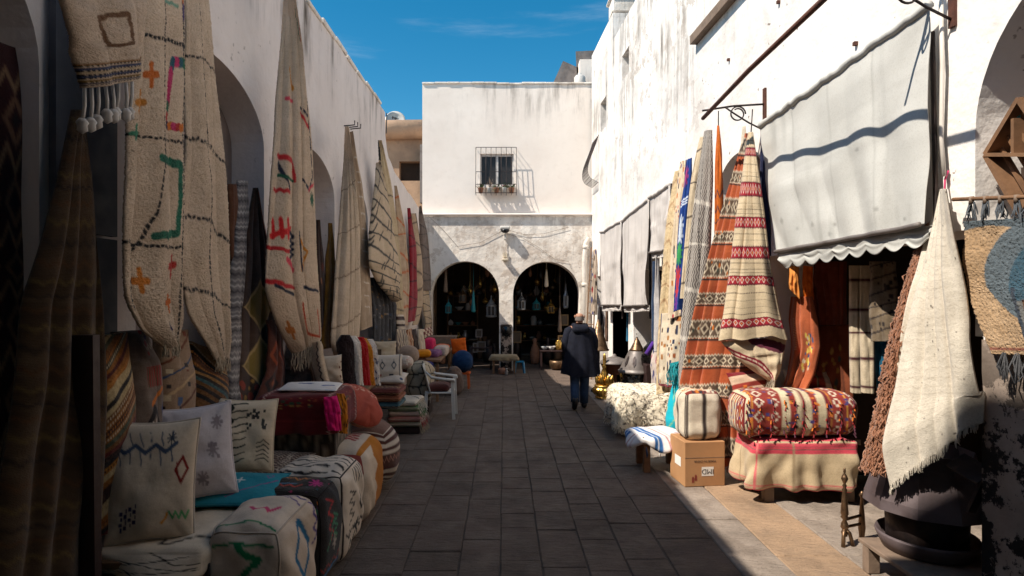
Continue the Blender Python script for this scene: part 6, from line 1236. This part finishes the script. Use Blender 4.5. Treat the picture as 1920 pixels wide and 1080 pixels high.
PI_ = Thing('drain_pipe', 'white drain pipe in the corner right of the arches', 'pipe', (2.12, 15.58, 0)); m = MB(True); m.tube([(2.14,15.6,0),(2.14,15.6,2.5),(2.13,15.6,2.9),(2.17,15.6,3.4),(2.26,15.62,3.55)], .06, 12); PI_.part('tube', m, 'pvc')
for z in (1.1, 2.3, 3.3): m = MB(True); m.lathe([(.062,-.05),(.078,-.045),(.078,.045),(.062,.05)], (2.14+.03*(z > 3),15.6,z), 14); PI_.part('collar', m, 'pvc')
m = MB(); m.tube([(-2.02, 15.6, 3.2), (-2.02, 15.6, .2)], .022, 8); solo('corner_pipe', 'thin white pipe in the corner left of the arches', 'pipe', m, 'pvc')
m = MB(True); m.lathe([(.001,0),(.13,0),(.135,.02),(.125,.035),(.001,.035)], (.057,FY-.03,1.06), 24, axis=(0,-1,0)); solo('round_plate', 'round black plate hung on the pier between the arches', 'plate', m, 'plastic_black')
# ------------------------------------------------------------------ bric-a-brac in the arches
R7 = random.Random(77)
def lantern(x, y, zt, h, r, mat, lab, glass='glass_dark'):
    T_ = Thing('lantern', lab, 'lantern', (x, y, zt-h), 'lanterns hanging in the two dark arches')
    m = MB(True); m.lathe([(r*.7,0),(r,.02*h),(r,.08*h),(r*.9,.1*h)], (x,y,zt-h), 8); T_.part('base', m, mat, smooth=False)
    m = MB(True); m.lathe([(r*.8,.1*h),(r*.85,.5*h)], (x,y,zt-h), 8); T_.part('pane', m, glass, smooth=False)
    for k in range(8): a = k*math.pi/4; m = MB(); m.bar((x+r*.88*math.cos(a),y+r*.88*math.sin(a),zt-.9*h), (x+r*.88*math.cos(a),y+r*.88*math.sin(a),zt-.5*h), .012); T_.part('rib', m, mat)
    m = MB(True); m.lathe([(r,.5*h),(r*1.02,.53*h),(r*.6,.65*h),(r*.62,.67*h),(r*.2,.8*h),(.015,.86*h),(.012,h),(.001,h)], (x,y,zt-h), 8); T_.part('crown', m, mat, smooth=False)
    m = MB(); m.tube([(x,y,zt),(x,y,3.0)], .005, 4); T_.part('chain', m, 'iron')
lantern(-.36, 16.5, 2.02, .62, .15, 'silver', 'large silver lantern beside the pier in the left arch')
lantern(-1.6, 16.9, 1.9, .4, .1, 'turquoise_paint', 'turquoise lantern at the left side of the left arch')
lantern(-1.2, 17.0, 2.25, .45, .12, 'old_brass', 'brass lantern left of the middle in the left arch')
lantern(.5, 16.8, 2.1, .5, .13, 'silver', 'silver lantern beside the pier in the right arch')
lantern(.95, 17.2, 1.95, .36, .12, 'turquoise_paint', 'green blue lantern in the middle of the right arch')
lantern(1.35, 16.9, 1.9, .4, .12, 'brass', 'brass lantern right of the middle in the right arch')
lantern(1.75, 16.6, 2.35, .7, .07, 'silver', 'long silver hanging lantern near the right edge of the right arch')
for side, x0, x1 in (('left', -1.85, -.25), ('right', .35, 1.95)):
    for k in range(16):
        x = R7.uniform(x0, x1); y = R7.uniform(17.2, 19.2); z = R7.uniform(1.5, 2.6); r = R7.uniform(.05, .11); h = R7.uniform(.18, .4); m = MB(True)
        m.lathe([(.001,0),(r*.4,.02*h),(r,.3*h),(r*.9,.5*h),(r*.3,.8*h),(.008,h),(.004,3.3-z)], (x, y, z), 10); solo('hanging_lamp', f'small dim lamp among many hanging deep inside the {side} arch', 'lamp', m, R7.choice(('old_brass','silver','iron','brass','clay','old_brass')), f'small lamps deep inside the {side} arch')
    for k in range(12):
        x = R7.uniform(x0, x1); y = R7.uniform(17.0, 19.3); r = R7.uniform(.1, .2); h = R7.uniform(.3, .8); m = MB(True)
        m.lathe([(r*.6,0),(r*.8,.05*h),(r,.35*h),(r*.8,.6*h),(r*.35,.8*h),(r*.5,.98*h),(r*.4,h),(.001,h)], (x, y, 0), 14); solo('floor_jar', f'tall jar among many crowded on the dark floor of the {side} arch', 'jar', m, R7.choice(('old_brass','clay','iron','wood')), f'jars on the floor of the {side} arch')
CHD = Thing('chandelier', 'old metal chandelier hanging high in the left arch', 'chandelier', (-.95, 16.7, 2.2)); m = MB(); m.tube([(-.95,16.7,3.2),(-.95,16.7,2.2)], .015, 6); CHD.part('stem', m, 'old_brass')
for k in range(8): a = k*math.pi/4; m = MB(True); m.tube([(-.95,16.7,2.25),(-.95+.15*math.cos(a),16.7+.15*math.sin(a),2.18),(-.95+.28*math.cos(a),16.7+.28*math.sin(a),2.3)], .01, 5); CHD.part('arm', m, 'old_brass')
for k, (x, z0, z1, mat, lab) in enumerate(((-1.62, 2.1, 2.75, 'wood_grey', 'white rope loop hanging at the top of the left arch'), (-.85, 1.55, 2.15, 'turquoise_paint', 'turquoise beads hanging in the middle of the left arch'), (1.18, 2.25, 2.75, 'wall_lamp_cream', 'bundle of white tassels hanging at the top of the right arch'), (1.55, 1.0, 1.7, 'wood_grey', 'string of shells hanging right of the middle in the right arch'))):
    m = MB(True); m.tube([(x,16.3,3.2),(x,16.3,z1)], .006, 4); m.lathe([(.012,z1-z0),(.03,.8*(z1-z0)),(.06,.05),(.05,0),(.001,0)][::-1], (x,16.3,z0), 10, lobes=(10,.3,1,3)); solo('hanging_ornament', lab, 'ornament', m, mat)
def shelf(x0, x1, y, zs, lab):
    T_ = Thing('goods_shelf', lab, 'shelf', ((x0+x1)/2, y, 0))
    for z in zs: m = MB(); m.box(((x0+x1)/2, y, z), (x1-x0, .35, .03)); T_.part('board', m, 'wood')
    for x in (x0, x1): m = MB(); m.box((x, y, max(zs)/2), (.04,.35,max(zs)+.04)); T_.part('side', m, 'wood')
shelf(-1.9, -.9, 19.9, (.5,1.0,1.5,2.0), 'shelf of bric-a-brac at the back of the left arch'); shelf(.4, 1.9, 19.9, (.5,1.0,1.5,2.0), 'shelf of bric-a-brac at the back of the right arch')
kinds = [('vase', [(.05,0),(.09,.08),(.1,.15),(.05,.24),(.04,.28),(.06,.3),(.001,.3)]), ('teapot', [(.06,0),(.09,.05),(.09,.1),(.05,.15),(.02,.17),(.012,.2),(.001,.2)]), ('bowl', [(.05,0),(.06,.02),(.13,.1),(.12,.1),(.001,.03)]), ('plate', [(.06,0),(.16,.02),(.15,.03),(.001,.01)]), ('jar', [(.08,0),(.09,.02),(.09,.2),(.06,.24),(.07,.26),(.001,.27)])]
mats = [('brass','brass'), ('silver','silver'), ('clay','clay'), ('turquoise_paint','turquoise'), ('old_brass','tarnished'), ('frame_white','white')]
for (x0, x1, y, zs, side) in ((-1.8,-1.0,19.8,(.52,1.02,1.52,2.02),'left'), (.5,1.8,19.8,(.52,1.02,1.52,2.02),'right')):
    combos = [(a, b) for a in kinds for b in mats]; R7.shuffle(combos)
    for z in zs:
        x = x0
        while x < x1:
            (kn, pr), (mt, mn) = combos.pop(); m = MB(True); sc = R7.uniform(.8,1.2); m.lathe([(a*sc, b*sc) for a, b in pr], (x, y, z), 14)
            solo(kn, f'{mn} {kn} on the shelf at the back of the {side} arch', kn, m, mt); x += R7.uniform(.2,.32)
for k, (u, v, w, h, y, lab) in enumerate(((1058,600,.2,.28,16.4,'small gilt picture frame hanging in the right arch'), (1054,640,.2,.3,16.2,'picture frame leaning on the table in the right arch'), (898,625,.16,.2,16.3,'small silver frame standing in the left arch'), (903,650,.2,.26,16.1,'pale picture frame low in the left arch'), (891,652,.1,.24,16.05,'narrow white frame low in the left arch'), (968,632,.26,.3,16.6,'dark picture frame beside the pier in the right arch'))):
    p = P(u, v, y); T_ = Thing('picture_frame', lab, 'picture frame', p-(0,0,h/2), 'picture frames in the arches'); m = MB(); t_ = .03
    for a, b in (((-w/2,-h/2),(w/2,-h/2)), ((-w/2,h/2),(w/2,h/2))): m.bar(p+(a[0]-t_/2,0,a[1]), p+(b[0]+t_/2,0,b[1]), .03, t_)
    for sx in (-1, 1): m.bar(p+(sx*w/2,.002,-h/2), p+(sx*w/2,.002,h/2), t_, .03, (0,1,0))
    T_.part('moulding', m, 'zinc' if k in (2,3,4) else 'old_frame_gilt'); m = MB(); m.box(p+(0,.01,0), (w,.008,h)); T_.part('picture', m, 'picture_dark')
def table(name, lab, x, y, w, d, h, mat):
    T_ = Thing(name, lab, 'table', (x,y,0)); m = MB(); m.box((x,y,h-.02), (w,d,.04), bevel=.006); T_.part('top', m, mat)
    for sx in (-1,1):
        for sy in (-1,1): m = MB(); m.box((x+sx*(w/2-.04),y+sy*(d/2-.04),(h-.04)/2), (.05,.05,h-.041)); T_.part('leg', m, mat)
table('table', 'low display table in the right arch beside the man', 1.45, 16.2, .95, .5, .52, 'wood_dark'); table('table', 'small table under the frames in the left arch', -.62, 16.2, .6, .4, .6, 'wood_dark'); table('table', 'little table at the foot of the pier', .0, 15.25, .62, .42, .42, 'wood')
for k, (x, mt, lab) in enumerate(((1.12,'silver','silver bowl at the left end of the right arch table'), (1.3,'frame_white','white bowl on the right arch table'), (1.5,'brass','brass jar on the right arch table'), (1.7,'silver','silver jar on the right arch table'))):
    m = MB(True); kn, pr = kinds[(2,2,4,4)[k]]; m.lathe(pr, (x,16.12,.521), 16); solo(kn, lab, kn, m, mt)
m = MB(True); m.lathe([(.12,0),(.2,.06),(.22,.2),(.2,.25),(.18,.25),(.18,.1),(.001,.06)], (1.45,16.0,.0), 20); solo('brass_pot', 'brass pot on the floor under the right arch table', 'pot', m, 'old_brass')
c = Cv((150,132,104), 50, 30, 320); rbox('cloth_cover', 'beige cloth over the little table at the pier', (.0, 15.25, .40), (.68,.48,.14), .04, {'front': c, 'side': c, 'top': c}, 'wool', 'cloth', n=20, nobottom=True, flare=.05)
m = MB(True); m.lathe([(.06,0),(.09,.02),(.1,.12),(.07,.16),(.001,.16)], (-.05,15.02,.0), 16); solo('clay_pot', 'small clay pot on the ground at the foot of the pier', 'pot', m, 'clay')
m = MB(True); m.lathe([(.04,0),(.03,.03),(.045,.08),(.02,.15),(.03,.17),(.001,.18)], (.06,14.85,.0), 14); solo('silver_vase', 'tiny silver vase on the ground before the pier', 'vase', m, 'silver')
PS = Thing('stool', 'small bright blue plastic stool by the pier', 'stool', (.4, 15.3, 0)); m = MB(); m.box((.4,15.3,.29), (.24,.24,.03), bevel=.008); PS.part('seat', m, 'plastic_blue')
for sx in (-1,1):
    for sy in (-1,1): m = MB(); m.bar((.4+sx*.13,15.3+sy*.13,0), (.4+sx*.1,15.3+sy*.1,.276), .045); PS.part('leg', m, 'plastic_blue')
# ------------------------------------------------------------------ the man walking away
mx, my = 1.35, 10.45
PT = Thing('person', 'man in a long dark coat and jeans walking away up the alley', 'person', (mx, my, 0))
J = {'pelvis':(0,0,.92,.15), 'waist':(0,.0,1.08,.14), 'chest':(0,.0,1.3,.155), 'neck0':(0,.01,1.45,.07), 'neck':(0,.02,1.52,.058), 'head0':(.0,.035,1.58,.075), 'head1':(0,.035,1.645,.088), 'head2':(0,.03,1.695,.062),
     'shL':(-.17,0,1.41,.07), 'elL':(-.235,-.03,1.14,.05), 'wrL':(-.235,.0,.88,.033), 'paL':(-.235,.012,.81,.035), 'shR':(.17,0,1.41,.07), 'elR':(.235,-.02,1.14,.05), 'wrR':(.24,.05,.89,.033), 'paR':(.24,.065,.82,.035),
     'hiL':(-.09,0,.88,.095), 'knL':(-.09,-.02,.49,.062), 'anL':(-.115,-.26,.17,.042), 'toL':(-.115,-.2,.045,.035), 'hiR':(.09,0,.88,.095), 'knR':(.09,.05,.48,.062), 'anR':(.085,.08,.09,.042), 'toR':(.09,.22,.035,.035)}
ED = [('pelvis','waist'),('waist','chest'),('chest','neck0'),('neck0','neck'),('neck','head0'),('head0','head1'),('head1','head2'),('chest','shL'),('shL','elL'),('elL','wrL'),('wrL','paL'),('chest','shR'),('shR','elR'),('elR','wrR'),('wrR','paR'),('pelvis','hiL'),('hiL','knL'),('knL','anL'),('anL','toL'),('pelvis','hiR'),('hiR','knR'),('knR','anR'),('anR','toR')]
for sd_, px_ in (('L',-1), ('R',1)):
    b = np.array(J['pa'+sd_][:3])
    for k, (dx, dy, L_) in enumerate(((.0,-.03,.075), (.0,-.01,.085), (.0,.01,.08), (.0,.028,.065))):
        J[f'f{sd_}{k}a'] = (*(b+np.array((0,dy,-.035))), .0095); J[f'f{sd_}{k}b'] = (*(b+np.array((-.012*px_,dy+.006,-.035-L_))), .0075); ED += [('pa'+sd_, f'f{sd_}{k}a'), (f'f{sd_}{k}a', f'f{sd_}{k}b')]
    J[f't{sd_}'] = (*(b+np.array((-.03*px_,.035,-.03))), .009); ED.append(('pa'+sd_, f't{sd_}'))
names = list(J); me = bpy.data.meshes.new('body'); me.from_pydata([J[k][:3] for k in names], [(names.index(a), names.index(b)) for a, b in ED], [])
bo = bpy.data.objects.new('tmp', me); COL.objects.link(bo); sk = bo.modifiers.new('skin', 'SKIN'); sk.use_smooth_shade = True
for i, k in enumerate(names): v = me.skin_vertices[0].data[i]; v.radius = (J[k][3],)*2; v.use_root = (k == 'pelvis')
bo.modifiers.new('sub', 'SUBSURF').levels = 2
dg = bpy.context.evaluated_depsgraph_get(); bm_ = bpy.data.meshes.new_from_object(bo.evaluated_get(dg)); bpy.data.objects.remove(bo)
V = np.array([v.co[:] for v in bm_.vertices]); hd = V[:,2] > 1.55   # shape the head: longer front to back, a nose and a chin
V[hd,1] = .03+(V[hd,1]-.03)*1.14; V[hd,0] *= .93; ns = hd & (np.abs(V[:,0]) < .02) & (V[:,1] > .11) & (np.abs(V[:,2]-1.625) < .03); V[ns,1] += .02
m = MB(True); m.add(V+np.array((mx,my,0)), [tuple(p.vertices) for p in bm_.polygons]); body = PT.part('body', m, 'skin')
O_ = np.array((mx,my,0))
for s_ in (-1, 1): m = MB(True); m.lathe([(.001,-.012),(.02,-.008),(.03,0),(.02,.008),(.001,.01)], O_+(s_*.083,.02,1.635), 10, axis=(s_,-.3,0)); PT.part('ear', m, 'skin')
m = MB(True); V = []; nA, nB = 28, 8      # grey hair around the bald crown
for i in range(nB+1):
    for j in range(nA+1): a = math.pi*(1.0+j/nA)+0.0; z = 1.565+.07*i/nB; r = .091-.004*(i/nB)**2; V.append((mx+.9*r*math.cos(a), my+.025+1.2*r*math.sin(a)+.004, z))
m.add(V, [(i*(nA+1)+j, i*(nA+1)+j+1, (i+1)*(nA+1)+j+1, (i+1)*(nA+1)+j) for i in range(nB) for j in range(nA)]); PT.part('hair', m, 'hair')
m = MB(True); n = 48; V = []; zs_ = np.linspace(.60, 1.475, 26)
for z in zs_:
    t_ = (z-.60)/.875; rx = np.interp(t_, [0,.3,.6,.82,.93,1], [.335,.31,.275,.245,.19,.085]); ry = np.interp(t_, [0,.3,.6,.85,.94,1], [.235,.22,.19,.165,.13,.085]); 
    for j in range(n): a = j*2*math.pi/n; fo = 1+.07*(1-t_)**.7*math.sin(9*a+2+t_)+.05*(1-t_)**.5*math.sin(5*a+t_*3)+.04*float(vn(a*3, t_*5, 3)); V.append((mx+.01+rx*fo*math.cos(a), my+ry*fo*math.sin(a)-.01*(1-t_), z+.02*math.sin(a*2+1)*(1-t_)*(z < .7)))
m.add(V, [(i*n+j, i*n+(j+1)%n, (i+1)*n+(j+1)%n, (i+1)*n+j) for i in range(25) for j in range(n)]); coat = PT.part('coat', m, 'coat')
for s_ in (-1, 1):
    k = 'L' if s_ < 0 else 'R'; e, w_ = np.array(J['el'+k][:3]), np.array(J['wr'+k][:3]); sh_ = np.array(J['sh'+k][:3]); m = MB(True); m.tube([O_+sh_+(-s_*.03,0,.01), O_+sh_+(s_*.025,0,-.03), O_+e+(s_*.02,0,.05), O_+e+(s_*.02,0,-.03), O_+w_+(s_*.01,0,.0)], [.06,.085,.075,.07,.06], 14); PT.part('sleeve', m, 'coat', under=coat)
m = MB(True); m.tube([O_+(.11*math.cos(a),.02+.10*math.sin(a)-.0,1.475-.03*math.sin(-a)*(math.sin(a) < 0)) for a in np.linspace(0, 2*math.pi, 22)], .042, 10); PT.part('hood', m, 'coat', under=coat)
m = MB(True); m.add(*(lambda q: (q.v[0], q.f[0]))(MB(True).loft([(mx,my-.09,1.33,.06,.02),(mx,my-.15,1.38,.15,.05),(mx,my-.12,1.46,.15,.06),(mx,my-.07,1.5,.1,.04)], 18))); PT.part('hood', m, 'coat', under=coat)
tr_ = MB(True); V = []
for s_, k in ((-1,'L'), (1,'R')):
    hi, kn_, an = (np.array(J[q+k][:3]) for q in ('hi','kn','an')); m = MB(True); m.tube([O_+hi, O_+(hi+kn_)/2, O_+kn_, O_+(kn_+an)/2, O_+an+(0,0,.0)], [.11,.098,.085,.08,.075], 16); PT.part('trouser_leg', m, 'denim')
    if k == 'L': m = MB(True); m.tube([O_+an+(0,-.05,.06), O_+an+(0,-.01,-.03), O_+np.array((-.115,-.17,.05)), O_+np.array((-.115,-.12,.035))], [.045,.052,.05,.035], 12)
    else: m = MB(True); m.tube([O_+an+(0,-.06,-.04), O_+an+(0,0,-.035), O_+np.array((.09,.17,.045)), O_+np.array((.09,.25,.035))], [.045,.052,.048,.03], 12)
    PT.part('shoe', m, 'leather')
